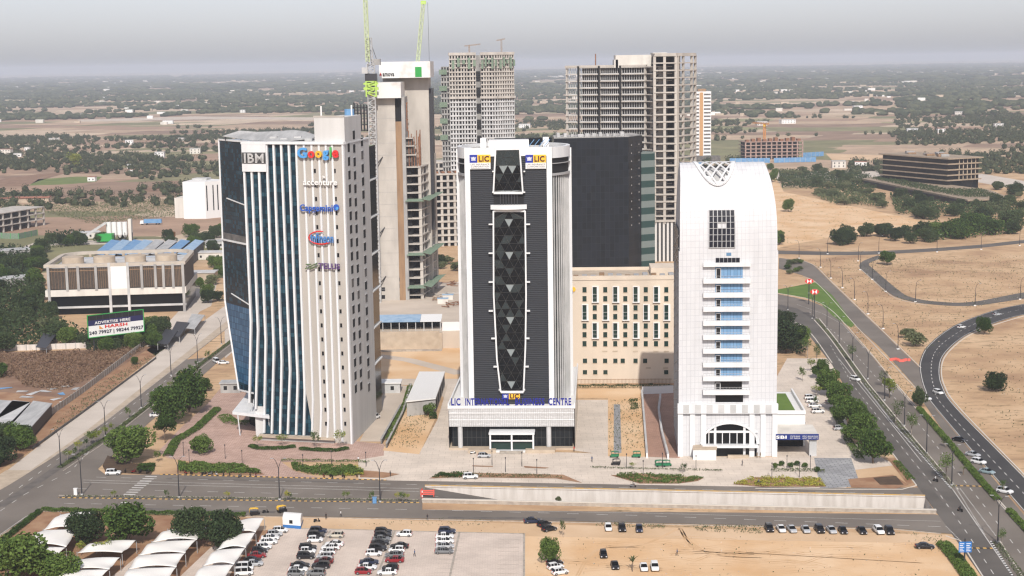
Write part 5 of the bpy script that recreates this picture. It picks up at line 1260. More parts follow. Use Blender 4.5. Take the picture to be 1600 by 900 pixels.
b = MB(); b.fbox(Fr_, Fr_.w * .38, Fr_.w * .52, zq[0], zq[-1], -9, -4); b.build('inner_pier', M['concg'], S4)
b = MB(); b.hexa([Fq.p(0, topz, 0), Fq.p(Fq.w, topz, 0), Fr_.p(Fr_.w, topz, 0), Fq.p(0, topz, -22), Fq.p(0, topz + 1.8, 0), Fq.p(Fq.w, topz + 1.8, 0), Fr_.p(Fr_.w, topz + 1.8, 0), Fq.p(0, topz + 1.8, -22)]); b.build('roof_slab', M['conc'], S4)
wst = striped('vertical_white_stripes', (.62, .60, .57), (.05, .05, .05), 2.3, (1, 0, 0))
b = MB(); zlow = zq[0] - 4; b.fbox(Fq, 0, Fq.w, 0, zlow + 1, -20, -.3); b.build('lower_wall', wst, S4)
b = MB(); b.fbox(Fq, -1, Fq.w + 1, zlow + 1.0, zlow + 2.2, -20, .4); b.build('transfer_band', M['conc'], S4)
for (xa, xb, ya, yb_) in ((940, 1018, 85, 105), (915, 945, 92, 106), (1020, 1042, 82, 90)):
    x0, x1 = ZY(xa + 22 if xa == 940 else xa + 45 if xa == 915 else xa, ya, Ya - 10).x, ZY(xb if xa != 915 else 966, ya, Ya - 10).x
    b = MB(); b.box(x0, x1, Ya - 9, Ya + 6, zs[-1], ZY(980, ya + 1, Ya).z); b.build('rooftop_block', M['offwhite'], S4)
b = MB(); x = ZY(931, 90, Ya).x; b.tube([(x, Ya + 3, zs[-1]), (x, Ya + 3, ZY(931, 84, Ya).z)], .35, 5); b.build('antenna_mast', M['rust'], S4)

# black clad block in front
B5 = thing('black_block', 'plain black clad block standing between the round tower and the white arched tower', 'office block', P(950, 425))
B5['label'] = 'plain black clad block with hardly any windows behind the round sided tower'
zt5 = ZY(940, 214, 845).z; pa, pb, pc = P(868, 428), P(983, 424), P(1004, 418)
b = MB(); b.prism([(pa.x, pa.y), (pb.x, pb.y), (pc.x, pc.y), (pc.x - 4, pc.y + 22), (pa.x, pa.y + 26)], 0, zt5); b.build('clad_walls', curtain('black_curtain_wall', (.97, -.2, 0), (.005, .007, .009), (.011, .014, .019), (.020, .024, .029), 2.4, 4.0, .08, rough=.35), B5)
b = MB(); b.prism([(pa.x, pa.y + 1), (pb.x, pb.y + 1), (pc.x - 1, pc.y + 1), (pc.x - 4, pc.y + 21), (pa.x, pa.y + 25)], zt5, zt5 + .6); b.build('roof_deck', M['concg'], B5)
b = MB(); f_ = Frame(pa, pb); f2 = Frame(pb, pc)
for k in range(24): b.fbox(f_, f_.w * k / 24, f_.w * k / 24 + .25, zt5, zt5 + 1.5, -.5, -.3)
b.fbox(f_, 0, f_.w, zt5 + 1.3, zt5 + 1.5, -.52, -.28); b.build('roof_railing', M['steel'], B5)
rr_ = random.Random(8)
for k in range(10):
    u = f_.w * (.05 + .095 * k); b = MB(); b.fbox(f_, u, u + rr_.uniform(1.2, 3), zt5 + .6, zt5 + rr_.uniform(1.6, 3), -6, -3); b.build('roof_unit', M['concl'], B5)
for k in range(11):
    for s_ in (.2, .75):
        z = zt5 - 5 - k * 4.4; b = MB(); b.fbox(f2, f2.w * s_ - .35, f2.w * s_ + .35, z, z + .8, 0, .08); b.build('small_window', M['concg'], B5)
fg = Frame(P(1004, 419), P(1025, 417)); gb = striped('banded_green_glazing', (.02, .05, .045), (.16, .19, .18), 7.5, (0, 0, 1))
b = MB(); zg = ZY(1012, 238, fg.o.y).z; b.fbox(fg, .05, fg.w, 0, zg, -15, -1); b.build('glazed_wing', gb, B5)

# orange and white tower far behind
O6 = thing('apartment_tower', 'slender white and grey tower with an orange stripe right of the bare skeleton', 'tower block', (ZY(1100, 200, 1750).x, 1750, 0))
Fo = Frame((ZY(1086, 200, 1750).x, 1750), (ZY(1111, 200, 1750).x, 1750)); zt6 = ZY(1100, 143, 1750).z
b = MB(); b.fbox(Fo, 0, Fo.w, 0, zt6, -18, 0); b.build('walls', M['whitep'], O6)
for k in range(19):
    z = zt6 - 3 - k * 4.1
    if z < 1: break
    for (a, c) in ((.02, .25), (.55, .97)): b = MB(); b.fbox(Fo, Fo.w * a, Fo.w * c, z - 1.3, z + .6, 0, .05); b.build('window_band', M['shade'], O6)
b = MB(); b.fbox(Fo, Fo.w * .28, Fo.w * .50, 0, zt6 - 1, 0, .6); b.build('orange_stripe', mat('orange_render', (.48, .27, .12), .7), O6)
b = MB(); b.fbox(Fo, Fo.w * .2, Fo.w * .7, zt6, zt6 + 3, -10, -2); b.build('roof_room', M['brown'], O6)
b = MB(); b.fbox(Fo, -3, Fo.w + 9, 0, 7, -1, 14); b.build('podium', M['shade'], O6)

# ================================================================== cream hotel
Hh = thing('hotel', 'cream eight storey hotel with green windows in white projecting frames', 'hotel', P(970, 598))
FH = Frame((8, 544.2), (61, 542)); zh = ZY(950, 431, 543).z
b = MB(); b.fbox(FH, 0, FH.w, 0, zh - 1.5, -26, 0); b.build('walls', M['cream'], Hh)
b = MB(); b.fbox(FH, -.2, FH.w + .2, zh - 1.5, zh, -.6, .25); b.fbox(FH, -.2, FH.w + .2, zh - 1.5, zh - .3, -26, -25.4); b.build('parapet', M['cream'], Hh)
b = MB(); b.fbox(FH, 0, FH.w, zh - 1.5, zh - 1.4, -25.3, -.7); b.build('roof_deck', M['tan'], Hh)
cxs = [913.3, 929.3, 945.7, 961.3, 977, 993, 1009, 1025, 1041]; rys = [452.7, 466.7, 481, 494.7, 509.3, 523, 537]
def hwin(px, py, w_=.72, h_=.95, tall=False):
    u, z = FH.uz(px, py)
    if tall:
        o = MB(); o.fbox(FH, u - .95, u - .72, z - 2.7, z + 2.7, 0, .6); o.fbox(FH, u + .72, u + 1.45, z - 2.7, z + 2.7, 0, .6); o.fbox(FH, u - .95, u + 1.45, z + 2.7, z + 2.9, 0, .65); o.fbox(FH, u - 1.1, u + 1.5, z - 3.0, z - 2.7, 0, .8)
        o = o.build('window', M['whitep'], Hh); g = MB(); g.fbox(FH, u - .72, u + .72, z - 2.7, z + 2.7, 0, .05); g.build('pane', M['glassg'], o)
        t = MB(); t.fbox(FH, u - .72, u + .72, z - .08, z + .08, .05, .12); t.fbox(FH, u - .72, u + .72, z - 1.4, z - 1.3, .05, .12); t.build('glazing_bar', M['steel'], o)
    else:
        o = MB(); o.fbox(FH, u - w_, u + w_, z - h_, z + h_, .0, .04); o = o.build('window', M['glassg'], Hh)
        t = MB(); t.fbox(FH, u - w_ - .1, u + w_ + .1, z - h_ - .15, z - h_, 0, .18); t.build('sill', M['tan'], o)
for i, px in enumerate(cxs):
    for k in range(3):
        ya, yb2 = rys[2 * k], rys[2 * k + 1]
        if (i % 2 == 1) == (k != 1): hwin(px, (ya + yb2) / 2, tall=True)
        else: hwin(px, ya); hwin(px, yb2)
    hwin(px, rys[6])
for px in (914, 929.5, 945.5, 961.5, 973, 993, 1008, 1041.5): hwin(px, 563.7, .75, .8)
for px in (914, 930, 946, 1041): hwin(px, 581.5, .75, .75)
for px, py in ((945, 549), (961, 549), (993, 549), (1025, 549), (1041, 549), (1013, 575), (1040, 575)):
    u, z = FH.uz(px, py); b = MB(); b.fbox(FH, u - .9, u + .9, z - .25, z + .25, 0, .08); b.build('vent_grille', M['tan'], Hh)
rr_ = random.Random(4)
for k in range(12):
    u = 14 + k * 3.1; b = MB(); b.fbox(FH, u, u + 1.8, zh - 1.4, zh - .3 + rr_.uniform(0, .8), -4 - rr_.random() * 3, -2.2); b.build('roof_unit', M['steel'] if k % 3 else M['brown'], Hh)
b = MB(); b.fbox(FH, FH.w - 11, FH.w, zh - 1.3, zh + 1.5, -22, -9); b.build('roof_room', M['cream'], Hh)
u, z = FH.uz(895.5, 452); b = MB(); b.tube([FH.p(u, z, .02), FH.p(u, z, .3)], [.9, .9], 14); b.build('emblem', M['yellow'], Hh); b = MB(); b.fbox(FH, u - .9, u - .1, z - 1.6, z - .1, .1, .35); b.build('emblem', M['signblue'], Hh)
fb = thing('boundary_fence', 'grey metal fence along the foot of the cream hotel', 'fence', P(970, 604)); F_ = fr_px(900, 603, 1050, 602)
b = MB(); b.fbox(F_, 0, F_.w, 2.2, 2.35, -.1, 0); b.fbox(F_, 0, F_.w, .3, .45, -.1, 0)
for k in range(70): b.fbox(F_, F_.w * k / 70, F_.w * k / 70 + .12, 0, 2.5, -.08, -.02)
b.build('railings', M['brown'], fb)

# ================================================================== terraced office on the right
N7 = thing('terraced_office', 'dark glass office with five wide tan slabs standing over a long planted terrace', 'office building', P(1480, 298))
cC, cL, cR = P(1480, 300), P(1374, 289), P(1533, 296.5); fA_, fB_ = Frame(cL, cC), Frame(cC, cR)
yc_ = [282.5, 274.5, 266, 257, 248.5]; zs7 = [ZY(1480, y, cC.y).z for y in yc_]
back7 = cL + (cR - cC)
T7 = mat('weathered_tan_slab', (.36, .28, .20), .8, (.27, .21, .15), .2)
def quad7(e, z0, z1, name, m):
    ca, cb2, cd, ce = cL, cC, cR, back7; cen = (ca + cd) / 2; b = MB()
    b.prism([((p.x - cen.x) * e + cen.x, (p.y - cen.y) * e + cen.y) for p in (ca, cb2, cd, ce)], z0, z1); b.build(name, m, N7)
quad7(.94, 0, zs7[-1] + .4, 'dark_glazing', M['glassk'])
for k, z in enumerate(zs7): quad7(1.0 if k < 4 else 1.03, z - .5, z + .5, 'floor_slab', T7)
for k in range(9):
    b = MB(); u = fA_.w * (.5 + .055 * k); b.fbox(fA_, u, u + .8, zs7[3], zs7[4], -3.2, -2.4); b.build('column', M['tan'], N7)
for k in range(5):
    b = MB(); u = fB_.w * (.35 + .12 * k); b.fbox(fB_, u, u + .6, zs7[0], zs7[4], -1.3, -.8); b.build('column', M['tan'], N7)
rr_ = random.Random(9)
for k in range(9):
    t = rr_.random(); s_ = rr_.random(); p = cL.lerp(cC, .15 + .7 * t) + (cR - cC) * (.3 + .5 * s_); b = MB(); b.box(p.x - 3, p.x + 4, p.y - 3, p.y + 3, zs7[-1] + .7, zs7[-1] + 1.6 + 2 * rr_.random()); b.build('roof_unit', M['brown'] if k % 2 else M['concg'], N7)
b = MB(); tq = [P(1347, 284, 0), P(1512, 320, 0), P(1580, 316, 0), P(1533, 297, 0), P(1374, 289)]
zt7 = 5.6; b.prism([(ZY(px, py, 0 + Y).x, Y) for px, py, Y in ((1347, 279, P(1347, 279, zt7).y), (1512, 312, P(1512, 312, zt7).y), (1579, 309, P(1579, 309, zt7).y), (1545, 296, P(1545, 296, zt7).y), (1374, 275, P(1374, 275, zt7).y))], zt7 - 1.3, zt7); b.build('terrace_deck', T7, N7)
p_ = [P(1352, 281, zt7), P(1508, 312, zt7), P(1570, 309, zt7), P(1374, 277, zt7)]
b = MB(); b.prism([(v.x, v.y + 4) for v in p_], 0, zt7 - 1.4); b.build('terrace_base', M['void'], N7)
b = MB(); q = P(1357, 283, 4); b.bar((q.x, q.y, 3.5), (P(1364, 290).x, P(1364, 290).y, 0), 1.6, .5); b.build('stair', M['tan'], N7)

# low construction site with blue hoarding, far right
V8 = thing('construction_frame', 'low reddish concrete frame under construction inside blue hoarding', 'unfinished building', P(1208, 250)); F8 = fr_px(1165, 250, 1254, 248)
skeleton(V8, F8, [F8.w * k / 11 for k in range(12)], [4, 8, 12, 16, 20], 30, mat('pinkish_concrete', (.42, .30, .25), .9, (.30, .2, .17), .2), .8, 1.4, M['void'])
for k in range(10):
    b = MB(); u = F8.w * k / 10 + 1; b.fbox(F8, u, u + 4, 20.8, 23 + (k % 3), -8, -2); b.build('formwork', M['rust'], V8)
tc = thing('tower_crane', 'orange tower crane standing behind the low reddish concrete frame', 'crane', P(1194, 246)); c = P(1194, 246)
b = MB(); lattice(b, (c.x, c.y, 0), (c.x, c.y, ZY(1194, 193, c.y).z), 2.4, 20, .5); b.build('mast', M['craneo'], tc); z = ZY(1194, 193, c.y).z
b = MB(); lattice(b, (c.x - 9, c.y + 30, z), (c.x + 3, c.y - 10, z), 1.4, 10, .4); b.build('jib', M['craneo'], tc); b = MB(); b.box(c.x - 1.5, c.x + 1.5, c.y - 2, c.y + 2, z - 3.5, z - 1); b.build('cab', M['yellow'], tc)
for i, (xa, ya, xb, yb_, l_) in enumerate(((1140, 255, 1203, 254.5, 'blue sheet hoarding left of the gate of the low frame site'), (1209, 254.5, 1275, 253, 'blue sheet hoarding right of the gate of the low frame site'), (1254, 246, 1287, 244, 'short blue hoarding beside the end of the low frame building'), (1028, 262, 1100, 262, 'faded blue shed wall behind the top of the white arched tower'))):
    f_ = fr_px(xa, ya, xb, yb_); t_ = thing('hoarding', l_, 'hoarding', f_.o); n = int(f_.w / 6)
    b = MB(); b.fbox(f_, 0, f_.w, .2, 5.5, -.2, 0); b.build('sheeting', M['bluesheet'], t_)
    for k in range(min(n, 9)): b = MB(); b.fbox(f_, f_.w * k / n, f_.w * k / n + .3, 0, 5.7, .01, .2); b.build('post', M['steel'], t_)

# ================================================================== low mesh clad building on the left
Lb = thing('mesh_clad_building', 'low wide building with brown mesh screens, white centre panel and ring beam roof', 'building', P(180, 492))
FB = fr_px(74, 493, 291.5, 486.5); Bw = FB.w; bz = lambda px, py: FB.uz(px, py)[1]; dep = 52
zT = bz(180, 412); zB1 = bz(180, 451); zB2 = bz(180, 459); zM = bz(180, 479)
b = MB(); b.fbox(FB, .6, Bw - .6, 0, zB2, -dep + 3, -1.0); b.build('glazed_floors', M['glassk'], Lb)
b = MB(); b.fbox(FB, 1.2, Bw - 1.2, zB2, zT - 2.4, -dep + 4, -1.2); b.build('upper_volume', M['mesh'], Lb)
b = MB(); b.fbox(FB, -.3, Bw + .3, zB2 - .6, zB1, -dep, .4); b.build('band', M['offwhite'], Lb)
b = MB(); b.fbox(FB, 0, Bw, zM - .3, zM + .6, -2, .1); b.build('beam', M['concl'], Lb)
def ringpts(off, n=8):
    r_ = 13; pts = [(off, -off), (Bw - off, -off)]
    cs_ = [((Bw - r_), -(dep - r_)), (r_, -(dep - r_))]
    for q, (cu2, cd) in enumerate(cs_):
        for k in range(n + 1):
            a = (0 if q == 0 else math.pi / 2) + math.pi / 2 * k / n; pts.append((cu2 + math.cos(a) * (r_ - off), cd - math.sin(a) * (r_ - off)))
    return pts
o_, i_ = ringpts(-.4), ringpts(1.9); b = MB()
for k in range(len(o_)):
    j = (k + 1) % len(o_); q = [FB.p(o_[k][0], 0, o_[k][1]), FB.p(o_[j][0], 0, o_[j][1]), FB.p(i_[j][0], 0, i_[j][1]), FB.p(i_[k][0], 0, i_[k][1])]
    b.hexa([(v.x, v.y, zT - 1.2) for v in q] + [(v.x, v.y, zT + .3) for v in q])
b.build('ring_beam', mat('pale_tan_concrete', (.50, .44, .37), .8, (.42, .37, .31), .3), Lb)
b = MB(); b.fbox(FB, 1.5, Bw - 1.5, zT - 2.39, zT - 2.3, -dep + 4.2, -1.3); b.build('roof_deck', M['concl'], Lb)
for k in range(6):
    b = MB(); u = 12 + k * (Bw - 24) / 5; b.fbox(FB, u, u + 1.3, zT - 2.4, zT - 1.2, -dep + .8, -dep + 2); b.build('beam_post', M['tan'], Lb)
b = MB(); b.fbox(FB, 8, Bw - 8, zT - 5.5, zT - 2.2, -dep + 8, -dep + 7.8); b.build('blue_screen', M['bluesheet'], Lb)
pu = [FB.uz(x, 430)[0] for x in (75.5, 104.5, 122, 150, 171, 200, 221.5, 243, 255.5, 270.5, 286)]
for k, u in enumerate(pu):
    tall = k in (4, 5); b = MB(); b.fbox(FB, u - .6, u + .6, 0 if tall or k in (0, 10) else zB1 - .5, zT - .6 if not tall else zT + .4, -.9, .65); b.build('pillar', M['concl'] if tall else M['concg'], Lb)
for k in range(10):
    u0, u1 = pu[k] + .62, pu[k + 1] - .62
    if k == 4: b = MB(); b.fbox(FB, u0, u1, zB1 - .2, zT - .5, -.8, .35); b.build('white_panel', M['whitep'], Lb); continue
    b = MB(); b.fbox(FB, u0, u1, zB1 + .4, zT - 1.6, -.75, -.4); b.build('mesh_panel', M['mesh'], Lb)
    b = MB(); b.fbox(FB, u0, u1, zT - 3.1, zT - 2.8, -.39, -.25)
    for q in range(5): uu = u0 + (u1 - u0) * (q + .5) / 5; b.fbox(FB, uu, uu + .1, zB1 + .4, zT - 1.6, -.39, -.3)
    b.build('mesh_rail', M['brown'], Lb)
for (xa, xb) in ((97, 131), (146, 180), (195, 228), (243, 277)):
    ua, ub = FB.uz(xa, 405, -20)[0], FB.uz(xb, 405, -20)[0]; c = FB.p((ua + ub) / 2, 0, -20); b = MB(); b.cyl((c.x, c.y), (ub - ua) / 2, zT - 2.3, zT + 1.4, 24); dr = b.build('roof_drum', M['tan'], Lb, smooth=False)
b = MB(); b.fbox(FB, Bw - .59, Bw + .1, zB1, zT - 1.2, -dep + 14, -1); b.build('side_screen', M['mesh'], Lb)

# white block with slits, beside the blue glass tower
W9 = thing('white_block', 'plain white windowless block with two dark slits left of the blue glass tower', 'building', P(310, 345)); q9 = P(287.5, 342); F9 = Frame(q9, (P(322, 342).x, q9.y - 2)); F9b = Frame(F9.p(F9.w, 0), (P(352, 342).x, q9.y + 14))
z9 = ZY(300, 284, F9.o.y).z
b = MB(); b.prism([(v.x, v.y) for v in (F9.p(0, 0), F9.p(F9.w, 0), F9b.p(F9b.w, 0), F9b.p(F9b.w, 0, -24), F9.p(0, 0, -34))], 0, z9); b.build('walls', M['whitep'], W9)
for px in (323, 333, 340):
    u = F9.uz(px, 300)[0]; b = MB(); f_ = F9; 
    if u > F9.w: f_ = F9b; u = F9b.uz(px, 300)[0]
    b.fbox(f_, u - .5, u + .5, 6, z9 - 3, 0, .08); b.build('slit_window', M['void'], W9)
b = MB(); b.fbox(F9, -9, 0, 0, z9 * .55, -30, -6); b.build('side_wing', M['offwhite'], W9)
b = MB(); b.fbox(F9, 3, F9.w - 3, z9, z9 + 1.5, -26, -14); b.build('roof_room', M['concl'], W9)
# sheds with blue and grey sheet roofs behind the mesh clad building
ld = ['blue', 'blue', 'blue', 'blue', 'grey', 'grey', 'blue', 'blue']
lo = ['westernmost blue', 'wide pale blue', 'blue', 'narrow blue', 'first pale grey', 'second pale grey', 'long blue', 'easternmost blue']
ord_ = ['first', 'second', 'third', 'fourth', 'fifth', 'sixth', 'seventh', 'eighth']
for k, x in enumerate((146, 163, 181, 197, 215, 235, 255, 277)):
    q = [P(x, 396, 9), P(x + 16, 396, 9), P(x + 16 + 26, 374, 9), P(x + 28, 374, 9)]
    t_ = thing('long_shed', '%s of the long sheds from the left behind the mesh clad building, %s roof' % (ord_[k], ld[k]), 'shed', q[0], 'long sheds behind the mesh clad building')
    rb_ = MB(); rb_.hexa([v - Vector((0, 0, .2 + .9 * (i in (1, 2)))) for i, v in enumerate(q)] + [v - Vector((0, 0, .9 * (i in (1, 2)))) for i, v in enumerate(q)]); rb_.build('roof', MATS['light_blue_sheeting'] if ld[k] == 'blue' and k % 2 else M['bluesheet'] if ld[k] == 'blue' else M['roofgrey'], t_)
    wb_ = MB(); cen = sum(q, Vector()) / 4; wb_.prism([(cen.x + (v.x - cen.x) * .94, cen.y + (v.y - cen.y) * .94) for v in q], 0, 7.9); wb_.build('walls', M['shade'], t_)
# sheds at the left edge
for k, (pts, lab, m) in enumerate((([(-60, 668), (0, 652), (48, 628), (-10, 624)], 'pale grey shed roof at the left edge, farthest left of three', 'roofgrey'), ([(-20, 668), (12, 664), (48, 628), (20, 625)], 'pale corrugated shed roof, middle of the three by the precast fence', 'concl'), ([(14, 668), (48, 668), (82, 630), (52, 626)], 'grey corrugated shed roof nearest the precast fence', 'roofgrey'))):
    q = [P(x, y, 4) for x, y in pts]; t_ = thing('corrugated_shed', lab, 'shed', q[0]); 
    b = MB(); b.hexa([v - Vector((0, 0, .25)) for v in q] + q); b.build('roof', M[m], t_); cen = sum(q, Vector()) / 4
    b = MB(); b.prism([(cen.x + (v.x - cen.x) * .95, cen.y + (v.y - cen.y) * .95) for v in q], 0, 3.7); b.build('walls', M['dsteel'], t_)
# billboard
Bb = thing('billboard', 'green framed billboard reading ADVERTISE HERE beside the brown brush field', 'billboard', P(182, 548)); Fb = Frame(P(139.5, 552), P(226.5, 541)); 
def ub_(px, py): return Fb.uz(px, py)
c4 = [ub_(138.5, 492), ub_(224, 484.5), ub_(225.4, 518.5), ub_(139.4, 527)]
zt_, zb2 = (c4[0][1] + c4[1][1]) / 2, (c4[2][1] + c4[3][1]) / 2; w_ = Fb.w
b = MB(); b.fbox(Fb, 0, w_, zb2, zt_, -.4, 0); pn = b.build('panel', M['whitep'], Bb)
H_ = zt_ - zb2
b = MB(); b.fbox(Fb, .2, w_ - .2, zb2 + H_ * .52, zb2 + H_ * .76, 0, .04); b.build('navy_band', mat('navy_vinyl', (.02, .02, .08), .5), pn)
b = MB(); b.fbox(Fb, .2, w_ - .2, zb2 + H_ * .76, zt_ - .2, 0, .03); b.build('dark_back', M['void'], pn)
b = MB()
for k in range(9): b.bar(Fb.p(1 + k * (w_ - 2) / 8, zb2 + H_ * .76, .05), Fb.p(1 + k * (w_ - 2) / 8, zt_ - .2, .05), .12)
b.build('brace', M['dsteel'], pn)
b = MB()
for (a0_, a1_, z0, z1) in ((-.1, w_ + .1, zt_ - .15, zt_ + .15), (-.1, w_ + .1, zb2 - .15, zb2 + .15), (-.15, .15, zb2, zt_), (w_ - .15, w_ + .15, zb2, zt_)): b.fbox(Fb, a0_, a1_, z0, z1, -.2, .2)
b.build('green_frame', M['green'], Bb)
lettering(Fb, 'ADVERTISE HERE', w_ * .12, w_ * .76, zb2 + H_ * .57, zb2 + H_ * .70, M['whitep'], pn, .1, .08, .02)
lettering(Fb, 'HARSH', w_ * .30, w_ * .70, zb2 + H_ * .36, zb2 + H_ * .50, M['red'], pn, .1, .08, .03)
lettering(Fb, '240 79927 | 98244 79927', w_ * .01 + .2, w_ * .985, zb2 + H_ * .08, zb2 + H_ * .28, mat('letter_ink', (.015, .015, .04), .5), pn, .1, .08, .025)
b = MB(); fpoly(b, Fb, [(w_ * .20, zb2 + H_ * .34), (w_ * .27, zb2 + H_ * .34), (w_ * .20, zb2 + H_ * .5)], .01, .08); b.build('logo', M['craneo'], pn)
for k in range(4): b = MB(); u = w_ * (.1 + .27 * k); b.fbox(Fb, u, u + .35, 0, zt_ - .3, -1.2, -.8); b.build('post', M['dsteel'], Bb)

# fences and walls on the left
def panel_fence(name, label, px, h, m, mp=None, step=3.0, cat='fence'):
    pts = resample(wpts(px), step); t_ = thing(name, label, cat, pts[0])
    b = MB(); strip(b, pts, .18, 0, h); b.build('panels', m, t_)
    for p in pts[:90]: b = MB(); b.box(p.x - .16, p.x + .16, p.y - .16, p.y + .16, 0, h + .12); b.build('post', mp or m, t_)
panel_fence('precast_fence', 'long grey precast concrete fence between the brush field and the footpath', [(233, 535), (130, 614), (42, 676)], 2.3, M['kerbw'], M['concg'])
panel_fence('compound_wall', 'stained white compound wall along the top of the brown brush field', [(-20, 549), (60, 547), (138, 544)], 2.4, M['trench'], M['concg'], 4, 'wall')
panel_fence('retaining_kerb', 'dark low retaining wall along the left side of the pale footpath', [(52, 702), (120, 653), (185, 605), (248, 558)], .9, M['shade'], M['shade'], 6, 'wall')
panel_fence('site_fence', 'green sheet fence in front of the unfinished frame at the far left', [(-10, 372), (28, 374), (66, 366)], 4.0, M['net'], M['green'], 8)
# unfinished frame far left and orange shed
U1 = thing('concrete_frame_building', 'unfinished low concrete frame beside the green fence at the left edge', 'unfinished building', P(40, 362)); f_ = fr_px(-20, 368, 70, 352)
skeleton(U1, f_, [f_.w * k / 7 for k in range(8)], [4.5, 9, 13.5], 26, M['conc'], .6, 1.1, M['shade'])
U2 = thing('long_shed', 'long thin orange roofed shed at the left edge beyond the scrub', 'shed', P(30, 318)); f_ = fr_px(-10, 318, 76, 316)
b = MB(); b.fbox(f_, 0, f_.w, 0, 4, -8, 0); b.build('walls', M['tan'], U2); b = MB(); b.fbox(f_, -1, f_.w + 1, 4, 5, -9, 1); b.build('roof', M['roofred'], U2)
# batching plant
Bp = thing('batching_plant', 'white concrete batching plant with green hopper and sloping conveyor', 'batching plant', P(185, 377)); c = P(185, 377)
for k in range(4):
    b = MB(); x = c.x - 6 + k * 3.6; b.cyl((x, c.y), 1.7, 4.5, 13, 12); b.tube([(x, c.y, 4.5), (x, c.y, 2.5)], [1.7, .5], 12); b.build('silo', M['whitep'], Bp)
b = MB(); b.box(c.x + 7.5, c.x + 9.5, c.y - 2, c.y + 2, 0, 15); b.build('tower', M['offwhite'], Bp)
b = MB(); b.box(c.x - 12, c.x - 2, c.y - 9, c.y - 3, 1, 6); b.build('hopper', M['green'], Bp)
b = MB(); b.bar((c.x - 26, c.y - 6, 1), (c.x - 7, c.y - 3, 13), 1.6); b.build('conveyor', M['concl'], Bp)
b = MB()
for x in (-11, -2, 5, 10): b.bar((c.x + x, c.y - 1.5, 0), (c.x + x, c.y - 1.5, 6), .5)
b.build('legs', M['dsteel'], Bp)
# small compound buildings
def house(px, py, wd, dp, h, label, wall='offwhite', roof=None, name='house', cat='house', rz=0, fl=1):
    c = P(px, py); t_ = thing(name, label, cat, c); b = MB(); ca, sa_ = math.cos(rz), math.sin(rz)
    def rq(w2, d2): return [(c.x + x * ca - y * sa_, c.y + x * sa_ + y * ca) for x, y in ((-w2, -d2), (w2, -d2), (w2, d2), (-w2, d2))]
    b.prism(rq(wd / 2, dp / 2), 0, h); b.build('walls', M[wall], t_)
    b = MB(); b.prism(rq(wd / 2 + .4, dp / 2 + .4), h, h + .4); b.build('roof', M[roof or 'concl'], t_)
    q = rq(wd / 2, dp / 2); f_ = Frame(q[0], q[1]); n = max(2, int(wd / 4))
    for j in range(fl):
        for k in range(min(n, 5)):
            b = MB(); u = wd * (k + .5) / min(n, 5); b.fbox(f_, u - .6, u + .6, 1.2 + 3.2 * j, 2.6 + 3.2 * j, 0, .06); b.build('window', M['void'], t_)
    return t_
house(318, 442, 14, 10, 6, 'small tan gatehouse with a flat roof right of the mesh clad building', 'tan')
house(330, 404, 26, 10, 4, 'long low pale building between the trees left of the blue glass tower')
house(347, 386, 20, 9, 4, 'low building with a light roof beyond the tan gatehouse', 'concl', 'roofgrey')
house(135, 372, 18, 9, 4, 'long low workshop left of the white batching plant', 'offwhite', 'concl', rz=.4)
house(20, 400, 26, 12, 4, 'low grey roofed building at the left edge below the green fence', 'concg', 'roofgrey', rz=.5)
house(22, 445, 22, 12, 4, 'grey roofed shed among the dark trees left of the mesh clad building', 'concg', 'roofgrey', rz=.6)
for k, (x, y, l_) in enumerate(((68, 530, 'dark grey sloped shed roof left of the billboard'), (276, 512, 'upper dark sloped carport right of the billboard'), (258, 524, 'lower dark sloped carport right of the billboard'), (300, 500, 'grey sloped carport beside the pale footpath'))):
    q = [P(x - 12, y + 12, 3), P(x + 4, y + 14, 3), P(x + 20, y - 8, 3.6), P(x, y - 10, 3.6)]; t_ = thing('carport', l_, 'carport', q[0])
    b = MB(); b.hexa([v - Vector((0, 0, .2)) for v in q] + q); b.build('roof', M['dsteel'] if k < 3 else M['roofgrey'], t_)
    for v in q: b = MB(); b.bar((v.x, v.y + .3, 0), (v.x, v.y + .3, v.z - .2), .2); b.build('post', M['steel'], t_)
# white low building between the two towers
Lw = thing('service_building', 'low plain white service building between the fin tower and the round tower', 'building', P(665, 640))
q = [P(636, 651, 0), P(681, 646, 0), P(695, 604, 0), P(656, 604, 0)]
b = MB(); b.prism([(v.x, v.y) for v in q], 0, 5); b.build('walls', M['concg'], Lw); cen = sum(q, Vector()) / 4
b = MB(); b.prism([(cen.x + (v.x - cen.x) * 1.03, cen.y + (v.y - cen.y) * 1.03) for v in q], 5, 5.4); b.build('roof', M['whitep'], Lw)
for k in range(5): b = MB(); f_ = Frame(q[1], q[2]); b.fbox(f_, f_.w * (k + .2) / 5, f_.w * (k + .8) / 5, 1, 4, 0, .08); b.build('shutter', M['void'], Lw)
house(602, 612, 11, 6, 3.5, 'small white annex behind the fin tower', 'concl', 'whitep')
house(362, 612, 7, 5, 3.4, 'small grey hut at the left foot of the blue glass tower', 'concg', 'roofgrey', 'hut', 'hut')
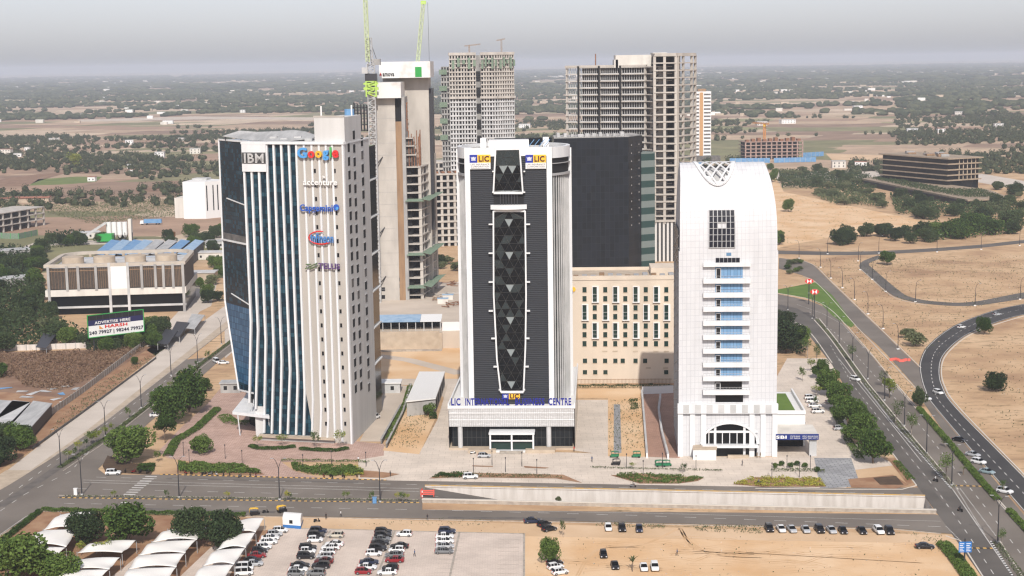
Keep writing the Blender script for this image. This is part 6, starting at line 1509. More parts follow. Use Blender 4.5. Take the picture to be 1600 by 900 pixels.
# ramps with walls
for (pts, h, l_) in (([(596, 694), (626, 640)], 1.6, 'dark wall of the ramp between the fin tower and the garden'), ([(604, 700), (630, 648), (642, 606)], 1.4, 'dark wall along the sandy garden right of the fin tower')):
    t_ = thing('ramp_wall', l_, 'wall', P(*pts[0])); b = MB(); strip(b, wpts(pts), .5, 0, h); b.build('wall', M['shade'], t_); b = MB(); strip(b, wpts(pts), .6, h, h + .15); b.build('coping', M['concg'], t_)
for (pts, h, l_) in (([(1011, 716), (1003, 616)], 1.5, 'white wall along the left edge of the red brick drive'), ([(1044, 718), (1034, 680), (1029, 645), (1032, 622)], 1.6, 'white wall between the red brick drive and the arched tower'), ([(1003, 616), (1052, 614)], 2.6, 'white wall across the far end of the red brick drive')):
    t_ = thing('drive_wall', l_, 'wall', P(*pts[0])); b = MB(); strip(b, wpts(pts), .5, 0, h); b.build('wall', M['whitep'], t_); b = MB(); strip(b, wpts(pts), .62, h, h + .12); b.build('coping', M['concl'], t_)
# ------------------------------------------------------------------ vehicles
CC = {'white': (.74, .74, .73), 'silver': (.42, .43, .44), 'grey': (.16, .165, .17), 'black': (.012, .012, .014), 'navy': (.015, .022, .05), 'red': (.24, .012, .018),
      'dark red': (.10, .01, .012), 'beige': (.50, .46, .38), 'blue': (.05, .13, .25), 'teal': (.25, .33, .35)}
CM = {k: mat('car_paint_' + k.replace(' ', '_'), v, .28, spec=.5) for k, v in CC.items()}
tyre = mat('tyre_rubber', (.015, .015, .015), .8); rim = mat('wheel_rim', (.35, .35, .36), .35, metal=.6); lampm = mat('clear_lamp', (.6, .6, .62), .2); lampr = mat('red_lamp', (.35, .01, .01), .3)
PROF = {  # stations along the length: x, floor z, shoulder z, half width ; cabin: x, z, half width
 'hatchback': dict(L=3.9, W=.86, body=[(-1.95, .35, .72, .74), (-1.85, .22, .92, .82), (-1.2, .2, .98, .86), (0, .2, .96, .86), (.9, .2, .93, .86), (1.6, .22, .80, .82), (1.93, .35, .62, .70)], cab=[(-1.85, .95, .74), (-1.55, 1.44, .60), (-.3, 1.52, .62), (.25, 1.46, .61), (1.05, .93, .74)]),
 'saloon': dict(L=4.5, W=.88, body=[(-2.25, .38, .72, .74), (-2.1, .24, .92, .82), (-1.3, .2, .95, .88), (0, .2, .93, .88), (1.1, .2, .9, .88), (1.9, .22, .78, .83), (2.24, .36, .60, .70)], cab=[(-1.65, .95, .72), (-.95, 1.38, .60), (-.2, 1.45, .61), (.3, 1.40, .60), (1.15, .90, .74)]),
 'suv': dict(L=4.3, W=.92, body=[(-2.15, .42, .85, .80), (-2.1, .3, 1.05, .88), (-1.2, .28, 1.08, .92), (0, .28, 1.06, .92), (1.1, .28, 1.04, .92), (1.85, .30, .95, .88), (2.14, .42, .74, .78)], cab=[(-2.05, 1.06, .80), (-1.85, 1.60, .68), (-.3, 1.70, .70), (.45, 1.62, .68), (1.05, 1.04, .80)]),
 'van': dict(L=4.2, W=.85, body=[(-2.1, .4, 1.0, .80), (-2.08, .3, 1.1, .84), (-1.2, .28, 1.1, .85), (0, .28, 1.1, .85), (1.2, .28, 1.05, .85), (1.9, .30, .95, .82), (2.1, .42, .75, .76)], cab=[(-2.06, 1.1, .80), (-1.98, 1.85, .72), (-.3, 1.9, .73), (.95, 1.85, .72), (1.75, 1.0, .78)])}
def car_parts(kind, colour, root):
    p = PROF[kind]; bm_ = MB(); secs = []
    for x, z0, z1, hw in p['body']: secs.append([(x, -hw * .9, z0), (x, -hw, (z0 + z1) / 2), (x, -hw * .93, z1), (x, hw * .93, z1), (x, hw, (z0 + z1) / 2), (x, hw * .9, z0)])
    n = 6
    for s_ in secs: bm_.v += s_
    for k in range(len(secs) - 1):
        for j in range(n): a = k * n + j; b2 = k * n + (j + 1) % n; bm_.f.append((a, a + n, b2 + n, b2)); bm_.m.append(0)
    bm_.f.append(tuple(range(n))); bm_.f.append(tuple(range((len(secs) - 1) * n + n - 1, (len(secs) - 1) * n - 1, -1))); bm_.m += [0, 0]
    c = p['cab']; R_ = []
    for x, z, hw in c: R_.append([(x, -hw, z), (x, hw, z)])
    for k in range(1, len(c) - 2): bm_.face([(R_[k][0][0], R_[k][0][1], R_[k][0][2] + .02), (R_[k + 1][0][0], R_[k + 1][0][1], R_[k + 1][0][2] + .02), (R_[k + 1][1][0], R_[k + 1][1][1], R_[k + 1][1][2] + .02), (R_[k][1][0], R_[k][1][1], R_[k][1][2] + .02)])
    zb = c[0][1] - .03
    for s_ in (0, 1):      # pillars
        for x in (c[1][0] + .15, (c[1][0] + c[-2][0]) / 2, c[-2][0] - .05):
            y = c[1][2] * (1 if s_ else -1); yb = c[0][2] * (1.02 if s_ else -1.02); bm_.bar((x, yb, zb), (x, y * 1.02, c[2][1] - .06), .09, .05)
    bm_.build('body', CM[colour], root)
    g = MB(); lo = [(c[0][0], c[0][2]), (c[-1][0], c[-1][2])]
    up = [(x, z, hw) for x, z, hw in c[1:-1]]
    g.face([(c[0][0], -c[0][2], zb), (c[0][0], c[0][2], zb), (up[0][0], up[0][2], up[0][1]), (up[0][0], -up[0][2], up[0][1])][::-1])
    g.face([(c[-1][0], -c[-1][2], zb), (c[-1][0], c[-1][2], zb), (up[-1][0], up[-1][2], up[-1][1]), (up[-1][0], -up[-1][2], up[-1][1])])
    for s_ in (-1, 1):
        g.face([(c[0][0], s_ * c[0][2], zb), (c[-1][0], s_ * c[-1][2], zb)] + [(x, s_ * hw, z) for x, z, hw in up[::-1]])
    g.build('windows', M['glassk'], root)
    r_ = .33 if kind != 'suv' else .37; xw = p['L'] / 2 * .64
    for sx in (-1, 1):
        for sy in (-1, 1):
            w_ = MB(); w_.tube([(sx * xw, sy * (p['W'] - .16), r_), (sx * xw, sy * (p['W'] + .03), r_)], [r_, r_], 12, 0); w_.tube([(sx * xw, sy * (p['W'] + .03), r_), (sx * xw, sy * (p['W'] + .045), r_)], [r_ * .6, r_ * .55], 10, 1); w_.build('wheel', [tyre, rim], root)
    for sy in (-1, 1):
        h = MB(); x, z0, z1, hw = p['body'][-1]; h.box(x - .12, x + .03, sy * hw * .8 - .16, sy * hw * .8 + .16, z1 - .12, z1 + .06); h.build('headlight', lampm, root)
        h = MB(); x, z0, z1, hw = p['body'][0]; h.box(x - .03, x + .1, sy * hw * .85 - .12, sy * hw * .85 + .12, z1 - .05, z1 + .2); h.build('tail_lamp', lampr, root)
CAR0 = {}
def car(px, py, kind, colour, head, label, group=None, z=.06, world=None):
    k = (kind, colour)
    if k not in CAR0: r0 = thing('parked_car', 'x', 'car', (0, 0, 0)); car_parts(kind, colour, r0); CAR0[k] = r0
    c = world or P(px, py); o = copy_tree(CAR0[k], (c.x, c.y, z), R(head), label=label, group=group); o['category'] = 'van' if kind == 'van' else 'car'
    return o
ORD = ['first', 'second', 'third', 'fourth', 'fifth', 'sixth', 'seventh', 'eighth', 'ninth', 'tenth', 'eleventh']
def row(cars, head, where, group):
    for k, (px, py, kind, colour) in enumerate(cars):
        car(px, py + 3, kind, colour, head + ((k * 37) % 7 - 3), '%s %s, %s from the road in %s' % (colour, 'car' if kind != 'van' else 'van', ORD[k], where), group, .1)
row([(438, 829, 'hatchback', 'white'), (429, 835, 'hatchback', 'silver'), (422, 841, 'saloon', 'white'), (419, 847.5, 'saloon', 'white'), (412, 855, 'hatchback', 'white'), (405.6, 861, 'hatchback', 'black'), (401.5, 868.5, 'saloon', 'red'), (394, 876, 'saloon', 'black'), (396, 881.5, 'saloon', 'silver'), (382, 888, 'van', 'white'), (381, 896, 'van', 'white')], 4, 'the row beside the white canopies', 'cars beside the white canopies')
row([(497.4, 830.4, 'suv', 'navy'), (494, 837, 'suv', 'black'), (492.6, 844, 'hatchback', 'white'), (481, 857, 'suv', 'black'), (481, 862, 'hatchback', 'white'), (478, 870, 'suv', 'black'), (469, 884, 'saloon', 'black'), (466, 890.5, 'saloon', 'white'), (462.5, 897, 'hatchback', 'grey')], 0, 'the second row of the paved lot', 'cars in the paved lot')
row([(525, 837, 'hatchback', 'beige'), (522.6, 850.7, 'saloon', 'white'), (517, 856, 'saloon', 'white'), (512, 863, 'hatchback', 'white'), (508, 870, 'hatchback', 'silver'), (506, 877.5, 'saloon', 'dark red'), (501.5, 885, 'suv', 'black'), (494, 897, 'suv', 'grey')], 176, 'the third row of the paved lot', 'cars in the paved lot')
row([(599, 832, 'suv', 'black'), (598.5, 837.4, 'suv', 'black'), (596, 843, 'saloon', 'grey'), (594, 848.6, 'saloon', 'black'), (590.6, 857.6, 'suv', 'black'), (584, 865.5, 'hatchback', 'white'), (577, 879, 'saloon', 'navy'), (573.8, 887, 'saloon', 'white'), (568, 894, 'hatchback', 'red')], 0, 'the fourth row of the paved lot', 'cars in the paved lot')
row([(631.8, 835, 'hatchback', 'white'), (624, 854, 'saloon', 'black'), (620, 860, 'hatchback', 'white'), (616.5, 867.8, 'saloon', 'grey'), (616.5, 875.6, 'saloon', 'red'), (609.8, 888, 'hatchback', 'black'), (605, 895, 'saloon', 'white')], 178, 'the fifth row of the paved lot', 'cars in the paved lot')
row([(698.6, 831, 'suv', 'navy'), (695, 838.5, 'saloon', 'white'), (695, 846, 'saloon', 'white'), (695, 854, 'saloon', 'silver'), (694, 862, 'saloon', 'grey')], 0, 'the last short row of the paved lot', 'cars in the paved lot')
for px, py, kind, colour, head, lab in ((832.5, 817, 'saloon', 'navy', 8, 'dark blue car nearest the road of three parked on sand beside the paved lot'), (850.5, 822, 'hatchback', 'black', 40, 'black car in the middle of three parked on sand beside the paved lot'), (858.4, 829.5, 'hatchback', 'black', 30, 'black car nearest the bushy tree of three on the sand'),
    (867, 883, 'hatchback', 'black', 20, 'black car just below the bushy tree on the sand'), (868, 889, 'hatchback', 'white', 22, 'white car between a black car and another white car below the bushy tree'), (875, 897, 'hatchback', 'white', 22, 'white car cut off by the photo edge below the bushy tree'),
    (950.5, 828, 'hatchback', 'white', -90, 'white car leftmost of three nose-out cars at the edge of the sandy lot'), (972, 829, 'suv', 'black', -90, 'black boxy car in the middle of three nose-out cars on the sand'), (998.8, 830, 'hatchback', 'navy', -92, 'dark small car right of the black boxy car on the sand'),
    (943, 870, 'hatchback', 'black', -90, 'black car alone in the sandy lot left of the small palm'), (960.8, 887, 'saloon', 'black', -88, 'black car nearest the small palm on its left'), (1006, 890, 'saloon', 'white', -90, 'white car just right of the small palm'), (1023, 890, 'suv', 'white', -91, 'white boxy car, second right of the small palm'),
    (1445, 857, 'saloon', 'black', -6, 'black car parked alone across the sand near the hedge and blue sign')): car(px, py, kind, colour, head, lab, None, .05)
for k, (px, kind, colour) in enumerate(((1202, 'suv', 'black'), (1220.5, 'saloon', 'white'), (1237, 'saloon', 'silver'), (1259, 'saloon', 'silver'), (1280.7, 'suv', 'black'), (1299, 'saloon', 'silver'), (1317, 'saloon', 'black'), (1346.7, 'saloon', 'black'), (1373, 'suv', 'white'), (1389.6, 'suv', 'black'))):
    car(px, 829.5 + k * .45, kind, colour, -90 + (k % 3) * 3, '%s car, %s from the left in the long row on the sand below the road' % (colour, ORD[k]), 'cars in the long row on the sand', .06)
for px, py, kind, colour, head, lab in ((1499, 690, 'saloon', 'black', -50, 'black car, farthest of five beside the long hedge'), (1520, 713, 'saloon', 'silver', -50, 'silver car, second of five beside the long hedge'), (1529, 725, 'suv', 'white', -50, 'white boxy car between silver and teal cars beside the long hedge'), (1542, 740, 'saloon', 'teal', -48, 'pale teal car beside the long hedge'), (1570, 771, 'suv', 'white', -46, 'white car, nearest of five beside the long hedge'),
    (1465.7, 616, 'suv', 'white', -72, 'white car driving on the curved black slip road beside the hedge'), (1446.7, 625, 'hatchback', 'white', -52, 'white car half hidden by a small tree beside the slip road'), (1558, 493, 'hatchback', 'silver', 20, 'silver car near the far end of the curved slip road'), (1502.4, 513, 'hatchback', 'white', 30, 'white car on the outer bend of the curved slip road'),
    (1336, 595, 'suv', 'white', -62, 'white car driving alone on the dark avenue beside the tree row'), (1266.7, 624, 'suv', 'white', 2, 'white car, farthest of the four in the court right of the arched tower'), (1269, 629.5, 'suv', 'white', 2, 'white car, second farthest of four right of the arched tower'), (1272.7, 636.5, 'saloon', 'white', 2, 'white car, second nearest of four right of the arched tower'), (1278, 645.5, 'suv', 'white', 2, 'white car, nearest of four right of the arched tower'),
    (1300, 630, 'saloon', 'grey', 5, 'grey car shaded by the tree row beside the four white cars'), (1311.7, 672, 'hatchback', 'silver', 4, 'silver car under the tree row near the planting strip'), (1252, 664, 'hatchback', 'white', 60, 'white car behind the porch column of the arched tower'),
    (756.5, 715, 'hatchback', 'silver', -3, 'silver car at the steps of the round sided tower'), (735, 748, 'suv', 'white', 2, 'white car beside the planting strip in front of the round sided tower'),
    (177, 742, 'suv', 'white', 3, 'white car at the corner by the big round tree'), (244, 651, 'saloon', 'white', 20, 'white car on the left road half under the tree group'), (338, 567, 'van', 'white', -60, 'white van beyond the tree group near the glass tower'), (349, 569, 'saloon', 'white', 10, 'white car beside the white van near the glass tower'),
    (586, 655, 'van', 'white', 62, 'white van beside the grey side wall of the fin tower')): car(px, py, kind, colour, head, lab, None, .09)
for o in CAR0.values(): drop(o)

# -- two wheelers and rickshaws
def scooter(root, m):
    for x in (-.6, .62): b = MB(); b.tube([(x, -.06, .28), (x, .06, .28)], [.28, .28], 12); b.build('wheel', tyre, root)
    b = MB(); b.hexa([(-.75, -.16, .4), (.1, -.16, .35), (.1, .16, .35), (-.75, .16, .4), (-.8, -.13, .72), (.05, -.13, .66), (.05, .13, .66), (-.8, .13, .72)]); b.bar((.1, 0, .32), (.55, 0, .32), .3, .08); b.bar((.5, 0, .3), (.38, 0, .98), .22, .08); b.build('body', m, root)
    b = MB(); b.box(-.72, .0, -.14, .14, .72, .82); b.build('seat', tyre, root)
    b = MB(); b.bar((.38, -.34, 1.0), (.38, .34, 1.0), .05); b.build('handlebar', M['dsteel'], root)
SC = {c: thing('motor_scooter', 'x', 'scooter') for c in ('black', 'white', 'red', 'grey')}
for c, r0 in SC.items(): scooter(r0, CM[c])
rr_ = random.Random(2)
for k, (px, py, c) in enumerate([(290, 740, 'red'), (299, 740.5, 'black'), (318.7, 741, 'black'), (329, 741.5, 'grey'), (338, 742, 'white'), (349, 742, 'black'), (359, 742.5, 'black'), (375, 745, 'grey'), (391, 743, 'black'), (400, 743.5, 'red')]):
    copy_tree(SC[c], P(px, py + 1) + Vector((0, 0, .09)), R(rr_.uniform(40, 130)), label='%s motor scooter, %s from the left in the row below the planting bed' % (c, ORD[k]), group='scooters along the kerb')
for k, (px, py, c) in enumerate([(196, 738.5, 'black'), (209, 739, 'red'), (219, 739.5, 'black'), (231, 740, 'black')]):
    copy_tree(SC[c], P(px, py) + Vector((0, 0, .09)), R(rr_.uniform(40, 130)), label='%s motor scooter, %s right of the white car at the corner' % (c, ORD[k]), group='scooters along the kerb')
for k, (px, py, c) in enumerate([(506, 745.5, 'red'), (517.7, 746, 'black'), (536.6, 746, 'black'), (558, 745, 'black')]):
    copy_tree(SC[c], P(px, py + .5) + Vector((0, 0, .09)), R(rr_.uniform(40, 130)), label='%s motor scooter, %s from the left below the round shrub bed' % (c, ORD[k]), group='scooters along the kerb')
for px, py, c, l in ((495, 816, 'black', 'black motorcycle standing on sand right of the white cabin'), (415, 802, 'black', 'dark motorcycle between the two yellow rickshaws'), (739, 709.5, 'white', 'white scooter left of the silver car at the steps')):
    copy_tree(SC[c], P(px, py) + Vector((0, 0, .06)), R(20), label=l)
def rickshaw(root, top, low):
    b = MB(); b.hexa([(-1.25, -.62, .35), (.95, -.5, .35), (.95, .5, .35), (-1.25, .62, .35), (-1.3, -.65, .95), (1.0, -.45, 1.0), (1.0, .45, 1.0), (-1.3, .65, .95)]); b.bar((1.0, 0, .35), (1.3, 0, .7), .5, .2); b.build('body', low, root)
    b = MB(); pts = [(-1.35, 1.55), (-1.1, 1.85), (.3, 1.88), (.95, 1.7)]
    for (xa, za), (xb, zb) in zip(pts, pts[1:]): b.hexa([(xa, -.66, za - .06), (xb, -.6, zb - .06), (xb, .6, zb - .06), (xa, .66, za - .06), (xa, -.6, za), (xb, -.55, zb), (xb, .55, zb), (xa, .6, za)])
    b.box(-1.34, -1.28, -.64, .64, .95, 1.52); b.build('hood', top, root)
    b = MB()
    for y in (-.58, .58): b.bar((.85, y, 1.0), (.75, y * .95, 1.72), .06); b.bar((-.2, y, .95), (-.2, y * .97, 1.82), .05)
    b.build('frame', M['dsteel'], root); b = MB(); b.face([(.96, -.45, 1.0), (.96, .45, 1.0), (.8, .5, 1.66), (.8, -.5, 1.66)]); b.build('windscreen', M['glassk'], root)
    for x, y in ((1.1, 0), (-.8, -.6), (-.8, .6)): b = MB(); b.tube([(x, y - .06, .25), (x, y + .06, .25)], [.25, .25], 12); b.build('wheel', tyre, root)
ga = mat('rickshaw_green', (.02, .16, .07), .5)
RK = {}
for nm, top, low in (('yg', M['yellow'], ga), ('gg', ga, ga), ('yk', M['yellow'], CM['black']), ('bk', CM['black'], CM['black'])): RK[nm] = thing('auto_rickshaw', 'x', 'auto rickshaw'); rickshaw(RK[nm], top, low)
for px, py, t, hd, l in ((960, 715, 'gg', 180, 'green auto rickshaw at the foot of the grey stone path'), (994, 715, 'gg', 180, 'green auto rickshaw left of the white drive wall'), (962, 727, 'bk', 185, 'black auto rickshaw on the forecourt below a green one'), (1031, 729, 'gg', 10, 'green auto rickshaw, left one at the planting strip before the red brick drive'), (1042, 729, 'gg', 5, 'green auto rickshaw, right one at the planting strip before the red brick drive'),
    (398, 805, 'yk', 10, 'yellow topped auto rickshaw beside the dark tree at the road edge'), (441, 801, 'yk', 30, 'yellow topped auto rickshaw behind the small white cabin')):
    copy_tree(RK[t], P(px, py) + Vector((0, 0, .06)), R(hd), label=l)
RID = ((1461.7, 753, 'black', 130, 'black scooter ridden down the avenue beside the striped kerb'), (1186, 757.5, 'black', 182, 'black scooter ridden along the service road left of the shrub bed'), (989, 762, 'grey', 0, 'grey scooter ridden along the service road below the forecourt bed'), (1500, 800, 'black', 125, 'black scooter crossing the wide junction at the right'))
for px, py, c, hd, l in RID: copy_tree(SC[c], P(px, py) + Vector((0, 0, .11)), R(hd), label=l)
for o in list(SC.values()) + list(RK.values()): drop(o)
tr = thing('lorry', 'lorry with long blue box body on the far track behind the batching plant', 'lorry', P(236, 351)); c = P(236, 351)
b = MB(); b.box(c.x - 5, c.x + 8, c.y - 1.3, c.y + 1.3, 1.2, 4.2); b.build('cargo_box', M['bluesheet'], tr); b = MB(); b.hexa([(c.x - 8, c.y - 1.2, .8), (c.x - 5.3, c.y - 1.2, .8), (c.x - 5.3, c.y + 1.2, .8), (c.x - 8, c.y + 1.2, .8), (c.x - 7.6, c.y - 1.1, 3.2), (c.x - 5.3, c.y - 1.1, 3.2), (c.x - 5.3, c.y + 1.1, 3.2), (c.x - 7.6, c.y + 1.1, 3.2)]); b.build('cab', M['whitep'], tr)
for x in (-6.5, -3, 4, 6): b = MB(); b.tube([(c.x + x, c.y - 1.35, .5), (c.x + x, c.y + 1.35, .5)], [.5, .5], 10); b.build('axle', tyre, tr)

# ------------------------------------------------------------------ street lamps
def lamp_two(root, h=11.5):
    b = MB(); b.cyl((0, 0), .34, 0, .5, 10); b.build('base', M['concl'], root)
    b = MB(); b.tube([(0, 0, .3), (0, 0, 1.8), (0, 0, h * .78)], [.2, .17, .11], 8); b.build('pole', M['dsteel'], root)
    for s_ in (-1, 1):
        b = MB(); b.tube([(0, 0, h * .76), (.35 * s_, 0, h * .86), (.75 * s_, 0, h * .95), (1.3 * s_, 0, h), (1.9 * s_, 0, h * 1.0)], [.09, .08, .07, .06, .06], 6); a = b.build('arm', M['dsteel'], root)
        b = MB(); b.box(1.7 * s_ - .45, 1.7 * s_ + .45, -.14, .14, h - .02, h + .1); b.build('lamp_head', M['steel'], a)
def lamp_one(root, h=10.5):
    b = MB(); b.box(-.5, .5, -.5, .5, 0, .45); b.build('base', M['whitep'], root)
    b = MB(); b.tube([(0, 0, .4), (0, 0, h * .6)], [.18, .12], 8); b.build('pole', M['dsteel'], root)
    b = MB(); b.tube([(0, 0, h * .58), (-.1, 0, h * .78), (-.5, 0, h * .93), (-1.1, 0, h), (-2.0, 0, h * 1.01)], [.11, .09, .08, .07, .06], 6); a = b.build('arm', M['dsteel'], root)
    b = MB(); b.box(-2.4, -1.6, -.14, .14, h - .02, h + .12); b.build('lamp_head', M['steel'], a)
def lamp_post(root, h=4.0):
    b = MB(); b.tube([(0, 0, 0), (0, 0, h)], [.1, .07], 6); b.build('pole', M['dsteel'], root); b = MB(); b.cyl((0, 0), .16, h, h + .4, 8); b.build('lamp_head', M['dsteel'], root)
L2, L1, L0 = [thing('street_lamp', 'x', 'street lamp') for _ in range(3)]; L0.name = 'lamp_post'; lamp_two(L2); lamp_one(L1); lamp_post(L0)
def lamps(proto, pts, lab, group, rz=0, s=1.0):
    for k, (px, py) in enumerate(pts): copy_tree(proto, P(px, py), R(rz), scale=s, label=lab % ORD[k] if '%s' in lab else lab, group=group)
lamps(L2, [(128, 774), (280, 778), (437, 781.5), (594, 785)], 'two armed street lamp, %s from the left on the main road divider', 'lamps on the main road divider')
lamps(L2, [(95, 730), (165, 682), (221, 638), (267.5, 587.5), (309, 567), (346, 538)], 'two armed street lamp, %s nearest on the left boulevard median', 'lamps on the left boulevard', 20)
lamps(L2, [(1559, 848), (1487, 759), (1447.7, 709), (1413, 666), (1382, 626), (1356, 592.5), (1332, 566), (1311, 538), (1292, 514.5), (1269, 498), (1231, 484.5)], 'tall dark street lamp, %s nearest on the avenue median', 'lamps on the avenue median', -20)
lamps(L1, [(1403, 546), (1379.6, 514), (1356, 491), (1335, 468.5), (1316, 450), (1298, 435), (1282, 418), (1248.5, 404)], 'curved arm street lamp on white footing, %s nearest beside the old straight road', 'lamps beside the old straight road', 10)
lamps(L1, [(1594, 468), (1523.5, 478), (1430.5, 472), (1384, 456), (1363, 437), (1344, 422), (1341, 408)], 'curved arm street lamp, %s nearest along the looping side road', 'lamps along the loop road', 160)
lamps(L1, [(1293, 397), (1373, 396), (1464, 394), (1533, 390), (1593, 384)], 'curved arm street lamp, %s from the left along the thin far road', 'lamps along the far road', 180)
lamps(L0, [(287, 713), (296, 725), (352, 717), (378.6, 726), (473.6, 733), (518, 727.5), (572, 729)], 'short dark lamp post, %s from the left in front of the fin tower', 'lamp posts in front of the fin tower')
lamps(L0, [(740, 739), (769, 727), (790, 738), (815.6, 729), (839, 741)], 'short dark lamp post, %s from the left in front of the round sided tower', 'lamp posts in front of the round tower')
lamps(L0, [(979, 732), (1005, 743), (1035, 731), (1087.5, 735), (1206, 747), (1229.5, 735), (1249, 746), (1266, 735)], 'short dark lamp post, %s from the left in front of the arched tower', 'lamp posts in front of the arched tower')
for o in (L2, L1, L0): drop(o)

# hexagon bank signs beside the lawn
def hexsign(px, py, Yp, label):
    c = ZY(px, py, Yp); t_ = thing('hexagon_sign', label, 'sign', (c.x, Yp, 0)); f_ = Frame((c.x - 4, Yp), (c.x + 4, Yp)); b = MB(); h, w_ = 1.15, 2.1; z = c.z
    b.fbox(f_, 4 - w_ * .5, 4 + w_ * .5, z - h, z + h, -.3, 0); b.build('white_panel', M['whitep'], t_)
    for s_ in (-1, 1):
        b = MB(); fpoly(b, f_, [(4 + s_ * w_ * .5, z - h), (4 + s_ * w_ * .5, z + h), (4 + s_ * w_, z)], -.3, .02); b.build('red_wing', M['red'], t_)
        b = MB(); fpoly(b, f_, [(4 - w_ * .5, z + s_ * h), (4 + w_ * .5, z + s_ * h), (4, z)], .002, .06); b.build('red_triangle', M['red'], t_) if False else None
    for s_ in (-1, 1):
        b = MB(); fpoly(b, f_, [(4 - w_ * .5, z + s_ * h), (4 + w_ * .5, z + s_ * h), (4, z)], .003, .05); b.build('red_triangle', M['red'], t_)
    b = MB(); b.tube([(c.x, Yp + .5, 0), (c.x, Yp + .5, z)], [.25, .2], 8); b.build('post', M['dsteel'], t_)
hexsign(1264.5, 439.5, P(1268, 476).y, 'farther of two red and white hexagon signs above the lawn')
hexsign(1273, 456, P(1271, 498).y + 1, 'nearer of two red and white hexagon signs above the lawn')
# blue road sign
c = P(1507, 884); ds = thing('direction_sign', 'blue direction sign with white lines on a dark post at the avenue corner', 'road sign', c); f_ = Frame((c.x - 4, c.y), (c.x + 4, c.y))
b = MB(); b.fbox(f_, 3.85, 4.15, 0, 6.4, -.3, 0); b.build('post', M['dsteel'], ds)
for s_ in (0, 1):
    b = MB(); b.fbox(f_, 2.55 + 1.5 * s_, 3.98 + 1.5 * s_, 3.2, 5.7, .02, .12); p_ = b.build('panel', mat('sign_mid_blue', (.03, .16, .45), .4) if 'sign_mid_blue' not in MATS else MATS['sign_mid_blue'], ds)
    b = MB()
    for k in range(5): b.fbox(f_, 2.75 + 1.5 * s_, 3.75 + 1.5 * s_ - (k % 2) * .25, 3.5 + k * .42, 3.64 + k * .42, .12, .15)
    b.build('white_script', M['whitep'], p_)
# red barriers
pts = resample(wpts(smooth_px([(1392, 564), (1400, 563), (1408, 566), (1416, 564), (1425, 565)])), 1.25)
for k, p in enumerate(pts[:10]):
    t_ = MB(); t_.hexa([(p.x - .5, p.y - .25, .08), (p.x + .5, p.y - .25, .08), (p.x + .5, p.y + .25, .08), (p.x - .5, p.y + .25, .08), (p.x - .5, p.y - .1, .95), (p.x + .5, p.y - .1, .95), (p.x + .5, p.y + .1, .95), (p.x - .5, p.y + .1, .95)])
    t_.box(p.x - .5, p.x + .5, p.y - .12, p.y + .12, .95, 1.05); tag(t_.build('road_barrier', M['wred']), 'red plastic barrier in the wavy line closing the old road', 'barrier', 'red barriers across the old road')
c = P(668, 776); t_ = thing('site_barrier', 'faded red slatted barrier at the mouth of the underpass ramp', 'barrier', c)
for k in range(3): b = MB(); b.box(c.x - 1.9, c.x + 1.9, c.y - .1, c.y, .5 + k * .5, .85 + k * .5); b.build('rail', M['wred'], t_)
for x in (-1.7, 1.7): b = MB(); b.box(c.x + x - .1, c.x + x + .1, c.y - .5, c.y + .4, .05, 1.9); b.build('leg', M['wred'], t_)
c = P(660, 784); t_ = thing('marker_post', 'red and white striped post at the tip of the underpass wall', 'post', c)
for k in range(6): b = MB(); b.cyl((c.x, c.y), .13, .1 + k * .6, .7 + k * .6 - .01, 8); b.build('band', M['red'] if k % 2 else M['whitep'], t_)
def cabinet(px, py, w_, d_, h, m, label, cat='cabinet'):
    c = P(px, py); t_ = thing('utility_cabinet', label, cat, c); b = MB(); b.box(c.x - w_ / 2, c.x + w_ / 2, c.y - d_ / 2, c.y + d_ / 2, .15, h); b.build('housing', m, t_)
    b = MB(); b.box(c.x - w_ / 2 - .1, c.x + w_ / 2 + .1, c.y - d_ / 2 - .1, c.y + d_ / 2 + .1, h, h + .1); b.build('lid', m, t_)
    b = MB(); b.box(c.x - w_ / 2 + .08, c.x - .03, c.y - d_ / 2 - .03, c.y - d_ / 2, .3, h - .1); b.build('door', m, t_); b = MB(); b.box(c.x + .03, c.x + w_ / 2 - .08, c.y - d_ / 2 - .03, c.y - d_ / 2, .3, h - .1); b.build('door', m, t_)
cabinet(585.5, 787, 1.0, .7, 1.7, M['bluesheet'], 'pale blue cabinet on the road divider left of a lamp')
cabinet(118.5, 774, .9, .7, 1.9, M['whitep'], 'white cabinet on the road divider near the left junction')
# white prefab cabin with blue skirt
q = [P(442, 825), P(470, 827), P(473, 818), P(446, 816)]; cb3 = thing('site_cabin', 'small white rounded roof cabin with a blue skirt beside the road', 'cabin', q[0])
b = MB(); b.prism([(v.x, v.y) for v in q], .05, .9); b.build('skirt', mat('cabin_blue', (.04, .16, .42), .5), cb3)
b = MB(); b.prism([(v.x, v.y) for v in q], .9, 2.7); b.build('walls', M['whitep'], cb3)
b = MB(); n = 8
for k in range(n):
    t0, t1 = k / n, (k + 1) / n; z0, z1 = 2.7 + .55 * math.sin(math.pi * t0), 2.7 + .55 * math.sin(math.pi * t1)
    a0_, a1_ = q[0].lerp(q[3], t0), q[0].lerp(q[3], t1); c0, c1 = q[1].lerp(q[2], t0), q[1].lerp(q[2], t1)
    b.hexa([(a0_.x, a0_.y, 2.7), (c0.x, c0.y, 2.7), (c1.x, c1.y, 2.7), (a1_.x, a1_.y, 2.7), (a0_.x, a0_.y, z0 + .02), (c0.x, c0.y, z0 + .02), (c1.x, c1.y, z1 + .02), (a1_.x, a1_.y, z1 + .02)])
b.build('roof', M['whitep'], cb3); f_ = Frame(q[0], q[1]); b = MB(); b.fbox(f_, 1.8, 2.7, 1.3, 2.2, 0, .05); b.build('window', M['void'], cb3)

